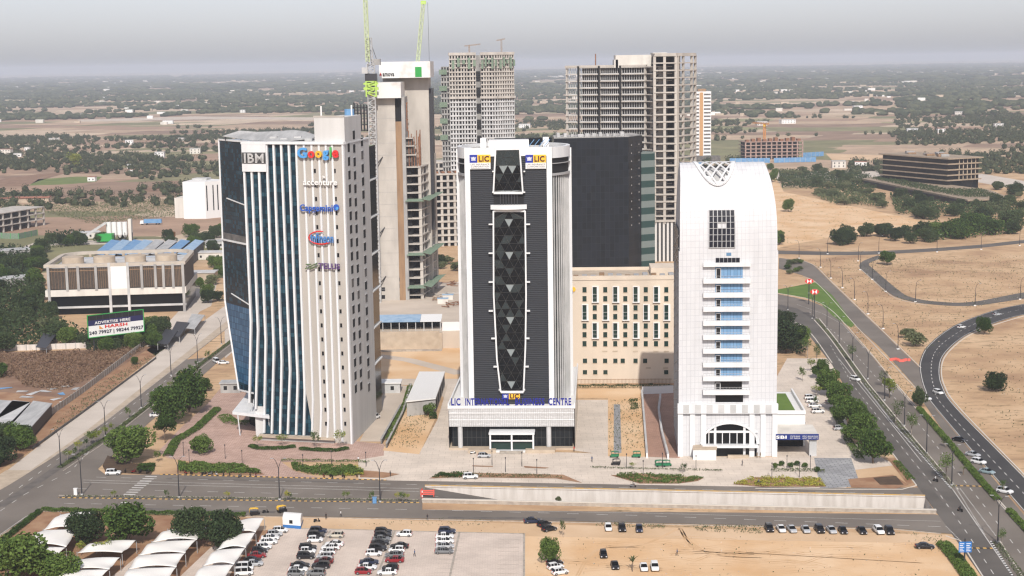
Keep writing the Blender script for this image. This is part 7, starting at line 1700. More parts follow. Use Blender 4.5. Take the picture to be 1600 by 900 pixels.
# ------------------------------------------------------------------ tensile parking canopies
cvm = mat('canopy_fabric', (.78, .75, .70), .7, (.72, .68, .63), .15, thr=(.5, .85))
def canopy(label, L_, R__, n, z=3.0, rows=None):
    Lw = resample([P(*p, z) for p in smooth_px(L_)], .5); Rw = resample([P(*p, z) for p in smooth_px(R__)], .5)
    t_ = thing('tensile_canopy', label, 'canopy', (Lw[0].x, Lw[0].y, 0))
    def at(A_, t):
        q = min(max(t, 0), 1) * (len(A_) - 1); i = min(int(q), len(A_) - 2); return A_[i].lerp(A_[i + 1], q - i)
    for k in range(n):
        t0, t1 = k / n, (k + 1) / n; b = MB(); N1, N2 = 14, 10; grid = []
        for i in range(N1 + 1):
            row_ = []
            for j in range(N2 + 1):
                v = j / N2; bow = .09 * math.sin(math.pi * v) * (1 / n); u = i / N1
                t = t0 + (t1 - t0) * u; tt_ = t + (bow if i == 0 and k > 0 else -bow if i == N1 and k < n - 1 else bow * (1 - 2 * u) if 0 < k < n - 1 else 0) * (1 if i in (0, N1) else .6)
                sc_ = 1 + 0
                e = .05 * math.sin(math.pi * u) ; a_, c_ = at(Lw, t), at(Rw, t); w2 = e + (1 - 2 * e) * v
                p = a_.lerp(c_, w2); q_ = at(Lw, min(max(tt_, 0), 1)).lerp(at(Rw, min(max(tt_, 0), 1)), w2)
                zz2 = z + .35 * math.sin(math.pi * v) + .45 * math.cos(2 * math.pi * u) * (v - .5) * 1.6 + .25 * math.sin(math.pi * u)
                row_.append((q_.x, q_.y, zz2))
            grid.append(row_)
        for i in range(N1):
            for j in range(N2): b.face([grid[i][j], grid[i + 1][j], grid[i + 1][j + 1], grid[i][j + 1]])
        o = b.weld().build('canopy_sheet', cvm, t_, smooth=True); md = o.modifiers.new('s', 'SOLIDIFY'); md.thickness = .05
    for k in range(n + 1):
        for A_ in (Lw, Rw):
            p = at(A_, k / n); b = MB(); b.tube([(p.x, p.y, 0), (p.x, p.y, z - .05)], .09, 6); b.build('post', M['steel'], t_)
canopy('white wavy parking canopy in the bottom left corner, the leftmost', [(94, 802), (70, 824), (41, 846), (10, 880)], [(149, 802), (122, 828), (108, 852), (70, 888)], 3)
canopy('short white parking canopy behind the yellow flowering tree', [(150, 846), (142, 850), (120, 862)], [(213, 846), (204, 856), (190, 866)], 1)
canopy('short white parking canopy at the photo edge between two lanes', [(118, 873), (104, 885), (80, 910)], [(188, 873), (176, 887), (150, 912)], 2)
canopy('long white wavy parking canopy between the two dark trees', [(262, 826), (236, 846), (213, 870), (185, 910)], [(330, 826), (303, 850), (286, 872), (262, 912)], 4)
canopy('long white wavy parking canopy nearest the paved car park', [(375, 811), (360, 836), (330, 866), (296, 910)], [(413, 811), (402, 830), (384, 858), (346, 912)], 4)

# ------------------------------------------------------------------ people
skin = mat('skin_brown', (.22, .12, .08), .7); hair = mat('black_hair', (.01, .01, .01), .6)
def person(px, py, shirt, trousers, label, rz=0, walk=.2, z=.05, seated=False):
    c = P(px, py); root = thing('person', label, 'person', (c.x, c.y, z)); ca, sa_ = math.cos(rz), math.sin(rz)
    V = lambda x, y, zz: (c.x + x * ca - y * sa_, c.y + x * sa_ + y * ca, z + zz)
    m = bpy.data.meshes.new('body'); vs = [(0, 0, .95), (0, .0, 1.15), (0, 0, 1.42), (0, 0, 1.52), (0, 0.02, 1.62), (0, .02, 1.72),
         (-.1, 0, .9), (-.11, walk, .5), (-.11, walk * .6, .06), (-.11, walk * .6 + .14, .03), (.1, 0, .9), (.11, -walk * .3, .5), (.11, -walk * .9, .06), (.11, -walk * .9 + .14, .03),
         (-.19, 0, 1.4), (-.24, -walk * .5, 1.15), (-.25, -walk * .2, .92), (-.25, -.0, .80), (.19, 0, 1.4), (.24, walk * .3, 1.15), (.25, walk * .8, .94), (.25, walk * .9, .82)]
    if seated:
        for i_, (x_, y_, z_) in {6: (-.12, .05, .88), 7: (-.18, .42, .84), 8: (-.18, .38, .42), 9: (-.18, .5, .38), 10: (.12, .05, .88), 11: (.18, .42, .84), 12: (.18, .38, .42), 13: (.18, .5, .38), 15: (-.26, .16, 1.2), 16: (-.28, .36, 1.08), 17: (-.28, .42, 1.06), 19: (.26, .16, 1.2), 20: (.28, .36, 1.08), 21: (.28, .42, 1.06)}.items(): vs[i_] = (x_, y_, z_)
    es = [(0, 1), (1, 2), (2, 3), (3, 4), (4, 5), (0, 6), (6, 7), (7, 8), (8, 9), (0, 10), (10, 11), (11, 12), (12, 13), (2, 14), (14, 15), (15, 16), (16, 17), (2, 18), (18, 19), (19, 20), (20, 21)]
    rd = [.15, .14, .15, .055, .10, .085, .09, .065, .045, .04, .09, .065, .045, .04, .06, .045, .032, .028, .06, .045, .032, .028]
    m.from_pydata(vs, es, []); o = bpy.data.objects.new('body', m); col.objects.link(o)
    md = o.modifiers.new('skin', 'SKIN'); sub_ = o.modifiers.new('sub', 'SUBSURF'); sub_.levels = sub_.render_levels = 1
    for i, r_ in enumerate(rd): m.skin_vertices[0].data[i].radius = (r_, r_ * .8)
    m.skin_vertices[0].data[0].use_root = True
    dg = bpy.context.evaluated_depsgraph_get(); dg.update(); me = bpy.data.meshes.new_from_object(o.evaluated_get(dg)); bpy.data.objects.remove(o)
    me.materials.clear()
    for mm in (skin, shirt, trousers, tyre): me.materials.append(mm)
    for p_ in me.polygons: zc = p_.center.z; xc_ = abs(p_.center.x); p_.material_index = 3 if zc < .09 else 2 if zc < .93 and xc_ < .2 else 1 if zc < 1.5 and not (xc_ > .2 and zc < 1.1) and zc > .9 else 0; p_.use_smooth = True
    bo = bpy.data.objects.new('body', me); col.objects.link(bo); bo.parent = root; root.rotation_euler = (0, 0, rz)
    b = MB(); hm_ = bmesh.new(); bmesh.ops.create_icosphere(hm_, subdivisions=2, radius=.115); me2 = bpy.data.meshes.new('hair')
    for v in hm_.verts: v.co.z = max(v.co.z, -.01) + 1.68; v.co.y += 0.0
    hm_.to_mesh(me2); hm_.free(); me2.materials.append(hair); h_ = bpy.data.objects.new('hair', me2); col.objects.link(h_); h_.parent = root
    return root
dk = mat('dark_cloth', (.02, .02, .025), .9); wh = mat('white_cloth', (.65, .65, .65), .9); bl = mat('blue_cloth', (.05, .09, .18), .9); gy = mat('grey_cloth', (.15, .15, .15), .9); ol = mat('khaki_cloth', (.18, .13, .08), .9)
person(509.6, 812, dk, dk, 'person in dark clothes standing on sand right of the white cabin', .5)
person(532.7, 808, wh, dk, 'person in a white shirt and dark trousers near the road edge', 1.2)
person(668, 814, dk, gy, 'person in dark clothes on the sand above the fourth car row', .2)
person(1058, 869, bl, dk, 'person walking across the open sandy lot', .9, .3)
person(1183, 716, ol, ol, 'person in khaki, left of two standing right of the arched entrance', 0, .05)
person(1188, 716, ol, ol, 'person in khaki, right of two standing right of the arched entrance', .3, .05)
person(897, 706, mat('red_cloth', (.5, .05, .04), .9), dk, 'person in red at the right corner of the round tower podium', .6, .1)

for (px, py, c, hd, l), sh_, t_ in zip(RID, (wh, bl, gy, dk), ('white', 'blue', 'grey', 'dark')):
    p_ = P(px, py); person(px, py, sh_, dk, 'person in a %s top riding the scooter %s' % (t_, ('down the avenue beside the striped kerb', 'left of the forecourt shrub bed', 'below the forecourt bed', 'across the wide junction')[('white', 'blue', 'grey', 'dark').index(t_)]), R(hd - 90), 0, .06, True)
for px, py, c_, l in ((560, 722, wh, 'person in white walking on the brick plaza below the fin tower corner'), (610, 745, dk, 'person in dark clothes at the kerb right of the rounded shrub bed'), (925, 722, bl, 'person in blue on the forecourt right of the round tower'), (1160, 728, gy, 'person in grey on the forecourt in front of the arched entrance'), (300, 800, wh, 'person in white crossing the lower road near the hedge'), (648, 870, bl, 'person in blue walking between the last car rows')):
    person(px, py, c_, dk, l, px * .37, .25)
# ------------------------------------------------------------------ foliage made of small leaf faces
def quads_mesh(name, pos, size, mats, midx=None, seed=1, flat=.0):
    r = np.random.default_rng(seed); n = len(pos); a = r.normal(size=(n, 3)); a[:, 2] *= (1 - flat); a /= np.linalg.norm(a, axis=1, keepdims=True) + 1e-9
    nrm = a; h = r.normal(size=(n, 3)); t = np.cross(nrm, h); t /= np.linalg.norm(t, axis=1, keepdims=True) + 1e-9; b2 = np.cross(nrm, t)
    s = (np.asarray(size).reshape(-1, 1) if np.ndim(size) else size) * .5; w2 = s * .62
    v = np.stack([pos - t * s, pos - b2 * w2, pos + t * s, pos + b2 * w2], 1).reshape(-1, 3)
    me = bpy.data.meshes.new(name); me.vertices.add(n * 4); me.vertices.foreach_set('co', v.ravel().astype(np.float32)); me.loops.add(n * 4); me.loops.foreach_set('vertex_index', np.arange(n * 4, dtype=np.int32))
    me.polygons.add(n); me.polygons.foreach_set('loop_start', np.arange(0, n * 4, 4, dtype=np.int32)); me.polygons.foreach_set('loop_total', np.full(n, 4, dtype=np.int32))
    for m in (mats if isinstance(mats, list) else [mats]): me.materials.append(m)
    if midx is not None: me.polygons.foreach_set('material_index', midx.astype(np.int32))
    me.update(calc_edges=True); me.validate(); return me
def crown_points(r, n, rad, hgt, z0, lobes, fill=.75):
    cs_, rs_ = [], []
    for k in range(lobes):
        a = r.uniform(0, 2 * math.pi); d = rad * r.uniform(.25, .68); zz2 = z0 + hgt * r.uniform(.25, .78)
        cs_.append((math.cos(a) * d, math.sin(a) * d, zz2)); rs_.append((rad * r.uniform(.30, .48), hgt * r.uniform(.18, .32)))
    cs_.append((0, 0, z0 + hgt * .55)); rs_.append((rad * .5, hgt * .40)); cs_ = np.array(cs_); rs_ = np.array(rs_)
    k = r.integers(0, len(cs_), n); d = r.normal(size=(n, 3)); d /= np.linalg.norm(d, axis=1, keepdims=True); q = r.uniform(fill, 1.12, (n, 1)) ** .8
    p = cs_[k] + d * q * np.stack([rs_[k, 0], rs_[k, 0], rs_[k, 1]], 1); return p, cs_, rs_
def make_tree(seed, rad, hgt, z0, leaf, m, n=2600, lobes=10, fill=.72, trunk=.22, barkm=None, name='tree', limbs=5):
    r = np.random.default_rng(seed); p, cs_, rs_ = crown_points(r, n, rad, hgt, z0, lobes, fill); root = thing(name, 'x', 'tree')
    me = quads_mesh('crown', p, r.uniform(leaf * .7, leaf * 1.3, n), m, seed=seed); o = bpy.data.objects.new('crown', me); col.objects.link(o); o.parent = root
    b = MB(); b.tube([(0, 0, 0), (.05, .03, z0 * .6), (0, 0, z0 + hgt * .35)], [trunk, trunk * .8, trunk * .45], 7)
    for k in range(min(limbs, len(cs_))): c = cs_[k]; b.tube([(0, 0, z0 * .8), (c[0] * .5, c[1] * .5, z0 + (c[2] - z0) * .45), tuple(c)], [trunk * .55, trunk * .35, trunk * .12], 5)
    b.build('trunk', barkm or M['bark'], root, smooth=True); return root
TP = {'round': [make_tree(s_, 4.4, 7.2, .5, .54, M['leaf'], 6500, 20) for s_ in (1, 2, 3)], 'dark': [make_tree(s_, 4.4, 6.8, .4, .56, M['leafd'], 5600, 18) for s_ in (4, 5, 6)],
      'sparse': [make_tree(s_, 2.6, 4.6, 2.6, .34, M['leaf'], 420, 8, .3, .12, M['barkp']) for s_ in (7, 8)], 'yellow': [make_tree(s_, 2.8, 3.8, 2.2, .42, M['leafy'], 800, 9, .4, .13) for s_ in (9,)],
      'thorn': [make_tree(s_, 3.2, 3.2, .5, .5, M['leafs'], 1500, 9, .6, .12) for s_ in (10, 11, 12)], 'flat': [make_tree(s_, 4.4, 3.4, 3.2, .55, M['leaf'], 2600, 12, .6, .2) for s_ in (13, 14)],
      'sapling': [make_tree(s_, 1.5, 2.6, 2.0, .34, M['leafy'] if s_ == 15 else M['leaf'], 260, 5, .3, .06, M['barkp']) for s_ in (15, 16)], 'shrub': [make_tree(s_, 1.6, 1.7, .1, .36, M['leaf'], 700, 6, .5, .06) for s_ in (17, 18)],
      'orange': [make_tree(19, 3, 3.5, 1.0, .5, mat('flame_blossom', (.30, .09, .03), .8, (.10, .10, .03), 1.0), 1300, 8, .6, .14)],
      'broad': [make_tree(s_, 4.6, 4.6, 1.2, .5, M['leaf'], 5200, 16, .7, .24) for s_ in (20, 21)]}
SZ = {'round': (8.6, 7.6), 'dark': (8.6, 7.0), 'sparse': (5.4, 7.0), 'yellow': (5.8, 6.0), 'thorn': (6.6, 3.7), 'flat': (9, 6.7), 'sapling': (3, 4.6), 'shrub': (3.3, 1.8), 'orange': (6, 4.6), 'broad': (9.4, 6.1)}
tr_ = random.Random(11)
def tree_at(kind, px, py, label, wpx=None, hpx=None, group=None, scale=None, world=None, cat=None, name=None):
    c = world or P(px, py); D = c.y; base = SZ[kind]
    if scale is None: sx = wpx / FOC * D / base[0]; sz = (hpx / FOC * D / math.cos(PITCH + math.atan((py - 450) / FOC))) / base[1] if hpx else sx
    else: sx = sz = scale
    o = copy_tree(tr_.choice(TP[kind]), (c.x, c.y, 0), tr_.uniform(0, 6.28), (sx, sx * tr_.uniform(.92, 1.08), sz), label=label, group=group)
    o['category'] = cat or ('shrub' if kind == 'shrub' else 'tree'); o.name = name or {'thorn': 'thorn_tree', 'shrub': 'shrub', 'sapling': 'sapling'}.get(kind, 'tree'); return o
for a in [('round', 205, 724, 'big round green tree on the corner island left of the brick plaza', 74, 58), ('round', 262, 664, 'broad green tree at the left end of the boulevard tree group', 58, 62), ('round', 296, 645, 'tall green tree at the right end of the boulevard tree group', 66, 66), ('flat', 258, 692, 'lighter green tree nearest the viewer in the boulevard tree group', 40, 42), ('round', 318, 612, 'small green tree behind the boulevard tree group near the hut', 26, 22),
          ('round', 315, 709, 'round tree standing alone on the pink brick plaza', 38, 30), ('sapling', 247, 722, 'small tree with its shadow beside the big round corner tree', 18, 20),
          ('round', 199, 852, 'big bushy tree between the two leftmost white canopies', 84, 66), ('dark', 137, 852, 'dark bushy tree overlapping the leftmost white canopy', 66, 50), ('round', 36, 915, 'big green tree in the bottom left corner', 105, 80), ('round', 92, 915, 'green tree right of the big corner tree at the photo bottom', 70, 50), ('round', 6, 890, 'green tree cut off at the left photo edge by the corner', 60, 50),
          ('dark', 296, 852, 'grey green tree left of the dark tree beside the car park canopy', 62, 56), ('dark', 347, 858, 'dark round tree right beside the long canopy nearest the car park', 72, 62), ('yellow', 160, 872, 'yellow flowering tree over the short middle canopy', 40, 28), ('sapling', 127, 868, 'thin light tree left of the yellow flowering tree', 24, 24),
          ('round', 859, 880, 'bushy tree alone on the sand beside the parked black cars', 34, 42), ('sapling', 880, 840, 'thin bare sapling on the sand above the bushy tree', 12, 30),
          ('dark', 1555, 612, 'dark round tree alone in the sandy field inside the slip road', 36, 32), ('round', 1537, 523, 'small round tree beside the outer bend of the slip road', 25, 28), ('broad', 1386, 414, 'flat topped green tree at the tip of the looping road', 30, 23), ('round', 1232, 331, 'small green tree alone on bare sand right of the arched tower', 20, 20),
          ('yellow', 119, 267, 'large yellow green tree among dark trees left of the blue glass tower', 30, 28),
          ('thorn', 1430, 541, 'tangled green bush at the inner side of the slip road', 44, 24), ('thorn', 1418, 528, 'paler bush behind the tangled bush by the slip road', 34, 16),
          ('dark', 1437, 636, 'dark green tree in the strip left of the slip road', 26, 32), ('sparse', 1400, 664, 'sparse tree on the avenue median above the striped kerb', 30, 40), ('yellow', 1390, 622, 'yellow green tree on the avenue median', 34, 32), ('sparse', 1424, 682, 'thin tree on the avenue median beside a tall lamp', 34, 42), ('sparse', 1478, 752, 'sparse leafy tree near the front tip of the avenue median', 44, 48), ('sparse', 1332, 566, 'bare looking tree far up the avenue median', 24, 30), ('sparse', 1378, 604, 'thin tree beside the right carriageway strip', 22, 26), ('sparse', 1568, 772, 'small sparse tree over the white car at the hedge', 22, 24), ('sapling', 1478, 700, 'small yellow sapling at the start of the long hedge', 16, 18), ('sparse', 1565, 856, 'sparse tree on the nearest median strip by a tall lamp', 24, 34),
          ('broad', 1298, 618, 'green tree farthest back in the dense row along the avenue', 52, 42), ('broad', 1314, 642, 'second farthest green tree in the dense row along the avenue', 56, 44), ('broad', 1330, 668, 'green tree in the middle of the dense row along the avenue', 60, 48), ('broad', 1347, 696, 'second nearest green tree in the dense row along the avenue', 66, 52), ('broad', 1364, 724, 'nearest large green tree in the dense row along the avenue', 66, 56), ('broad', 1283, 592, 'small green tree at the far end of the avenue tree row', 34, 32),
          ('dark', 1228, 552, 'large dark green tree against the right edge of the arched tower', 62, 52), ('round', 1250, 546, 'round green tree right of the large dark tree by the arched tower', 36, 38), ('dark', 1222, 512, 'dark tree behind the others right of the arched tower', 40, 28), ('sparse', 1262, 560, 'thin tree between the round tree and the avenue', 26, 40), ('sparse', 1276, 572, 'second thin tree beside the avenue kerb', 22, 40), ('sapling', 1254, 596, 'palm like sapling in the round bed right of the annex', 18, 24), ('sapling', 1276, 620, 'sapling beside the four white cars', 18, 20),
          ('sapling', 402, 700, 'young tree left of the fin tower steps', 16, 22), ('sapling', 441, 697, 'young tree at the hedge below the dark glass fins', 22, 20), ('sapling', 494, 701, 'young tree at the hedge below the beige wall', 20, 30), ('sapling', 531, 701, 'young tree at the right end of the hedge before the fin tower', 20, 32),
          ('thorn', 872, 785, 'bush growing on the underpass ramp end', 14, 9), ('sapling', 1067, 740, 'small round topped tree in front of the white booth', 16, 18), ('sapling', 988, 732, 'small tree near the green rickshaws', 12, 10),
          ('orange', 60, 432, 'orange flowering tree in the dark trees left of the mesh clad building', 22, 14), ('shrub', 1, 590, 'dark bush at the left photo edge beside the brush field', 30, 26), ('round', 157, 558 + 15, 'small green tree on the bank beside the precast fence', 12, 13),
          ('dark', 82, 500, 'round tree at the left foot of the mesh clad building', 24, 28), ('shrub', 668, 650, 'bushy shrub against the low white service building', 26, 20), ('shrub', 676, 655, 'small shrub at the corner of the low white service building', 16, 14), ('shrub', 652, 648, 'loose shrub left of the service building corner', 18, 18)]:
    if a[3].endswith('precast fence'): a = ('round', 211, 570, a[3], 12, 13)
    tree_at(a[0], a[1], a[2], a[3], a[4], a[5])
# masses of similar trees on the ground where the photo shows them
def inpoly(x, y, poly): return inside((x, y), poly)
def scatter(kind_w, poly, n, label, group, wmin, wmax, seed):
    r = random.Random(seed); xs = [p[0] for p in poly]; ys = [p[1] for p in poly]; k = 0; tries = 0
    while k < n and tries < n * 60:
        tries += 1; x, y = r.uniform(min(xs), max(xs)), r.uniform(min(ys), max(ys))
        if not inpoly(x, y, poly): continue
        kind = r.choices([q[0] for q in kind_w], [q[1] for q in kind_w])[0]; c = P(x, y); s_ = r.uniform(wmin, wmax) / SZ[kind][0]
        tree_at(kind, x, y, label, group=group, scale=s_, world=c); k += 1
scatter([('dark', 3), ('round', 1), ('thorn', 1)], [(-40, 452), (62, 440), (72, 492), (130, 530), (60, 545), (-40, 556)], 34, 'dense dark tree in the wood left of the mesh clad building', 'wood left of the mesh clad building', 7, 11, 21)
scatter([('dark', 3), ('round', 1)], [(-40, 386), (70, 392), (68, 440), (-40, 452)], 20, 'dark tree beyond the wood at the left edge', 'trees beyond the wood at the left edge', 7, 11, 22)
scatter([('dark', 2), ('round', 2)], [(100, 536), (232, 530), (240, 546), (150, 556)], 12, 'bushy tree in the row behind the brush field at the foot of the billboard', 'trees around the billboard', 6, 9, 23)
scatter([('dark', 1), ('round', 2)], [(228, 508), (262, 506), (250, 545), (226, 548)], 6, 'green tree right of the billboard', 'trees right of the billboard', 7, 10, 24)
scatter([('dark', 3), ('round', 2)], [(-60, 700), (-10, 688), (46, 690), (48, 700), (10, 728), (-60, 760)], 9, 'dark green tree in the clump beside the lower left footpath', 'clump beside the footpath', 7, 10, 25)
scatter([('round', 2), ('thorn', 1), ('dark', 1)], [(296, 440), (345, 400), (348, 480), (330, 490), (312, 470)], 9, 'tree between the gatehouse and the blue glass tower', 'trees left of the blue glass tower', 6, 10, 26)
scatter([('dark', 3), ('round', 2), ('orange', .1)], [(70, 372), (350, 366), (350, 396), (290, 392), (240, 372), (80, 388)], 26, 'bushy tree around the sheds behind the mesh clad building', 'trees around the sheds', 6, 11, 27)
scatter([('dark', 2), ('round', 1)], [(1300, 372), (1425, 366), (1428, 381), (1305, 383)], 12, 'dark round tree in the row beside the thin far road', 'tree row beside the far road', 8, 12, 28)
scatter([('dark', 2), ('round', 2), ('broad', 1)], [(1436, 366), (1582, 350), (1590, 366), (1442, 380)], 20, 'green tree in the dense clump below the terraced office', 'dense clump below the terraced office', 10, 14, 29)
scatter([('thorn', 3), ('dark', 1)], [(1216, 268), (1345, 272), (1375, 292), (1360, 300), (1222, 292)], 30, 'grey green bush in the belt left of the terraced office', 'scrub belt left of the terraced office', 8, 13, 30)
scatter([('thorn', 4)], [(1265, 304), (1330, 300), (1384, 312), (1380, 326), (1300, 322)], 20, 'pale grey green bush on the open sand', 'pale bushes on the open sand', 8, 12, 31)
scatter([('dark', 2), ('thorn', 2)], [(1390, 304), (1480, 320), (1600, 318), (1600, 346), (1400, 342)], 36, 'bush or tree along the foot of the long terrace', 'planting along the long terrace', 8, 12, 32)
scatter([('dark', 3), ('thorn', 1)], [(1534, 296), (1620, 290), (1620, 312), (1585, 312)], 8, 'tree right of the terraced office', 'trees right of the terraced office', 9, 13, 33)
scatter([('dark', 1), ('round', 1)], [(1200, 262), (1212, 262), (1212, 300), (1204, 300)], 3, 'dark tree beside the top of the arched tower', 'trees beside the arched tower top', 8, 10, 34)
scatter([('dark', 1), ('round', 1)], [(1206, 360), (1216, 362), (1222, 382), (1208, 384)], 3, 'dark bush against the shoulder of the arched tower', 'bushes at the arched tower shoulder', 7, 9, 35)
scatter([('dark', 1), ('thorn', 1)], [(676, 400), (716, 396), (716, 424), (678, 426)], 5, 'bush in the gap between the concrete tower and the round tower', 'bushes in the gap between towers', 7, 10, 36)
scatter([('shrub', 1), ('thorn', 1)], [(1222, 410), (1250, 412), (1255, 430), (1224, 436)], 9, 'low bush on the planted corner right of the arched tower', 'bushes on the planted corner', 4, 6, 37)
scatter([('sapling', 1)], [(1250, 640), (1262, 560), (1280, 560), (1300, 610), (1290, 640)], 5, 'young tree in the court right of the annex', 'young trees in the court', 2.5, 4, 38)
scatter([('sapling', 1)], [(100, 724), (240, 626), (325, 560), (328, 562), (243, 630), (104, 728)], 18, 'thin sapling on the left boulevard median', 'saplings on the left boulevard median', 2.2, 3.2, 39)
scatter([('sapling', 1)], [(150, 779), (640, 784), (640, 787), (150, 781)], 10, 'thin sapling on the main road divider', 'saplings on the main road divider', 1.6, 2.4, 40)
for k in (0,):
    pass
# hedges, beds and planting strips
def leaf_ribbon(name, label, px, wd, h, m, dens=26, leaf=.34, seed=1, cat='hedge', group=None, kind=None):
    pts = resample(wpts(px), .5); r = np.random.default_rng(seed); L_ = len(pts); n = int(L_ * .5 * wd * dens); n = min(n, 26000)
    i = r.integers(0, L_ - 1, n); a = np.array([tuple(p) for p in pts]); d = a[np.minimum(i + 1, L_ - 1)] - a[i]; d /= np.linalg.norm(d, axis=1, keepdims=True) + 1e-9
    s = np.stack([-d[:, 1], d[:, 0], d[:, 0] * 0], 1); v = r.uniform(-.5, .5, n) * wd; lump = .78 + .3 * np.sin(i * .55 + seed) * np.sin(i * .21)
    p = a[i] + s * v[:, None] + d * r.uniform(0, .5, (n, 1)); edge = np.sqrt(np.clip(1 - (np.abs(v) / (wd * .5)) ** 3, .2, 1)); p[:, 2] = .08 + h * (.35 + .65 * lump) * edge * r.uniform(.2, 1, n) ** .45
    o = bpy.data.objects.new(name, quads_mesh(name, p, r.uniform(leaf * .7, leaf * 1.3, n), m, seed=seed)); col.objects.link(o)
    if kind: o['kind'] = kind
    else: tag(o, label, cat, group)
    return o
def bed(name, label, poly, h, m, dens=9, leaf=.38, seed=1, cat='planting bed', kind=None, z=.08, clump=True, world=False):
    W_ = [P(*p, z if z > 1 else 0) for p in poly]; pl = [(p.x, p.y) for p in W_]; r = np.random.default_rng(seed); xs = [p[0] for p in pl]; ys = [p[1] for p in pl]
    A_ = abs(sum(pl[i][0] * pl[(i + 1) % len(pl)][1] - pl[(i + 1) % len(pl)][0] * pl[i][1] for i in range(len(pl)))) / 2; n = min(int(A_ * dens), 40000); out = []
    while len(out) < n:
        q = r.uniform((min(xs), min(ys)), (max(xs), max(ys)), (n, 2))
        for x, y in q:
            if inside((x, y), pl):
                l_ = mnoise.noise(Vector((x * .35, y * .35, seed)))
                if clump and l_ < -.12 and r.random() < .75: continue
                out.append((x, y, z + h * (.55 + .75 * l_) * r.random() ** .5 if h * (.55 + .75 * l_) > 0 else z))
            if len(out) >= n: break
    o = bpy.data.objects.new(name, quads_mesh(name, np.array(out), r.uniform(leaf * .6, leaf * 1.3, n), m, seed=seed)); col.objects.link(o)
    if kind: o['kind'] = kind
    else: tag(o, label, cat)
    return o
leaf_ribbon('hedge', 'clipped green hedge along the lower side of the main road, behind the canopies', [(66, 799), (130, 801), (250, 805), (385, 808)], 1.6, 1.3, M['leaf'], 60, .42, 1)
leaf_ribbon('hedge', 'clipped green hedge running down the bottom left corner', [(62, 801), (0, 850), (-60, 898)], 1.7, 1.3, M['leaf'], 60, .42, 2)
leaf_ribbon('hedge', 'long clipped hedge between the avenue and the slip road', [(1436, 640), (1480, 690), (1530, 750), (1560, 784)], 2.0, 1.3, M['leaf'], 60, .44, 3)
leaf_ribbon('hedge', 'short near piece of hedge beside the slip road at the right edge', [(1577, 800), (1610, 836), (1660, 890)], 2.0, 1.3, M['leaf'], 60, .44, 4)
leaf_ribbon('hedge', 'thick hedge beside the blue direction sign in the lower right', [(1474, 852), (1492, 872), (1512, 900), (1530, 930)], 3.6, 1.4, M['leaf'], 45, .46, 5)
leaf_ribbon('hedge', 'low hedge around the foot of the fin tower, left half', [(392, 698), (402, 702), (434, 702.5), (462, 699)], 2.2, 1.0, M['leaf'], 60, .42, 6)
leaf_ribbon('hedge', 'low hedge around the foot of the fin tower, right half', [(468, 703), (520, 706), (545, 702)], 2.2, 1.0, M['leaf'], 60, .42, 7)
leaf_ribbon('hedge', 'dark hedge at the fence below the cream hotel', [(903, 607), (1048, 606)], 2.0, 1.6, M['leafd'], 26, .4, 8)
leaf_ribbon('hedge', 'narrow climbing hedge from the fin tower corner down to the ramp', [(641, 606), (634, 632), (622, 656), (606, 690)], 2.2, 1.8, M['leaf'], 24, .4, 9)
leaf_ribbon('hedge', 'strip of shrubs along the edge of the brick plaza', [(262, 714), (275, 690), (306, 672), (340, 640)], 3.0, 1.3, M['leaf'], 34, .45, 10)
leaf_ribbon('hedge', 'strip of shrubs between the court and the avenue trees', [(1345, 720), (1325, 690), (1318, 672), (1300, 640)], 2.4, 1.3, M['leaf'], 20, .4, 11)
leaf_ribbon('hedge', 'green strip beside the avenue kerb below the tree row', [(1400, 722), (1425, 752)], 2.2, .8, M['leaf'], 24, .34, 12)
leaf_ribbon('roadside_plants', 'low red and green planting on the left boulevard median', [(93, 732), (165, 686), (240, 629), (325, 561), (374, 524)], 1.6, .7, M['leafs'], 34, .4, 13, 'planting')
leaf_ribbon('roadside_plants', 'low dry planting on the main road divider', [(100, 776.5), (655, 783.5)], 1.5, .5, M['leafs'], 10, .35, 14, 'planting')
leaf_ribbon('roadside_plants', 'low dry planting on the long avenue median', [(1276, 499), (1304, 533), (1352, 600), (1404, 664), (1492, 764)], 1.6, .5, M['leafs'], 9, .35, 15, 'planting')
leaf_ribbon('roadside_plants', 'low planting on the near avenue median by the blue sign', [(1556, 848), (1590, 892), (1625, 945)], 1.8, .5, M['leafs'], 12, .35, 16, 'planting')
sheet('planting_soil', [(278, 722), (330, 724), (380, 726), (414, 742), (300, 741), (276, 738)], Z3, M['earth']); bed('shrub_bed', 'pointed bed of green shrubs below the brick plaza', [(279, 724), (330, 727), (380, 730), (411, 741), (300, 740), (278, 737)], 1.7, M['leaf'], 34, .5, 20)
sheet('planting_soil', [(160, 728), (168, 712), (205, 724), (243, 728), (236, 742), (165, 738)], Z3, M['darkearth']); bed('shrub_bed', 'low green bed under the big round corner tree', [(215, 728), (243, 727), (240, 738), (214, 737)], 1.2, M['leaf'], 30, .5, 21)
bed('shrub_bed', 'rounded bed of green and yellow shrubs before the fin tower', [(455, 727), (475, 731), (505, 730), (535, 731), (565, 734), (568, 742), (520, 745), (480, 741), (458, 735)], 1.7, M['leaf'], 36, .5, 22)
bed('shrub_bed', 'yellow green corner bed at the right end of the rounded shrubs', [(538, 730), (568, 733), (568, 743), (535, 745)], 1.0, M['leafy'], 26, .44, 23)
leaf_ribbon('hedge', 'thin hedge along the plaza path before the fin tower', [(438, 721), (500, 722), (578, 723)], 1.4, .9, M['leaf'], 22, .34, 24)
leaf_ribbon('hedge', 'green planting below the canopy of the fin tower', [(350, 652), (362, 662), (392, 663)], 5, 1.4, M['leaf'], 16, .42, 25)
sheet('planting_soil', [(565, 735), (590, 737), (625, 741), (600, 747), (562, 746)], Z3, M['earth'])
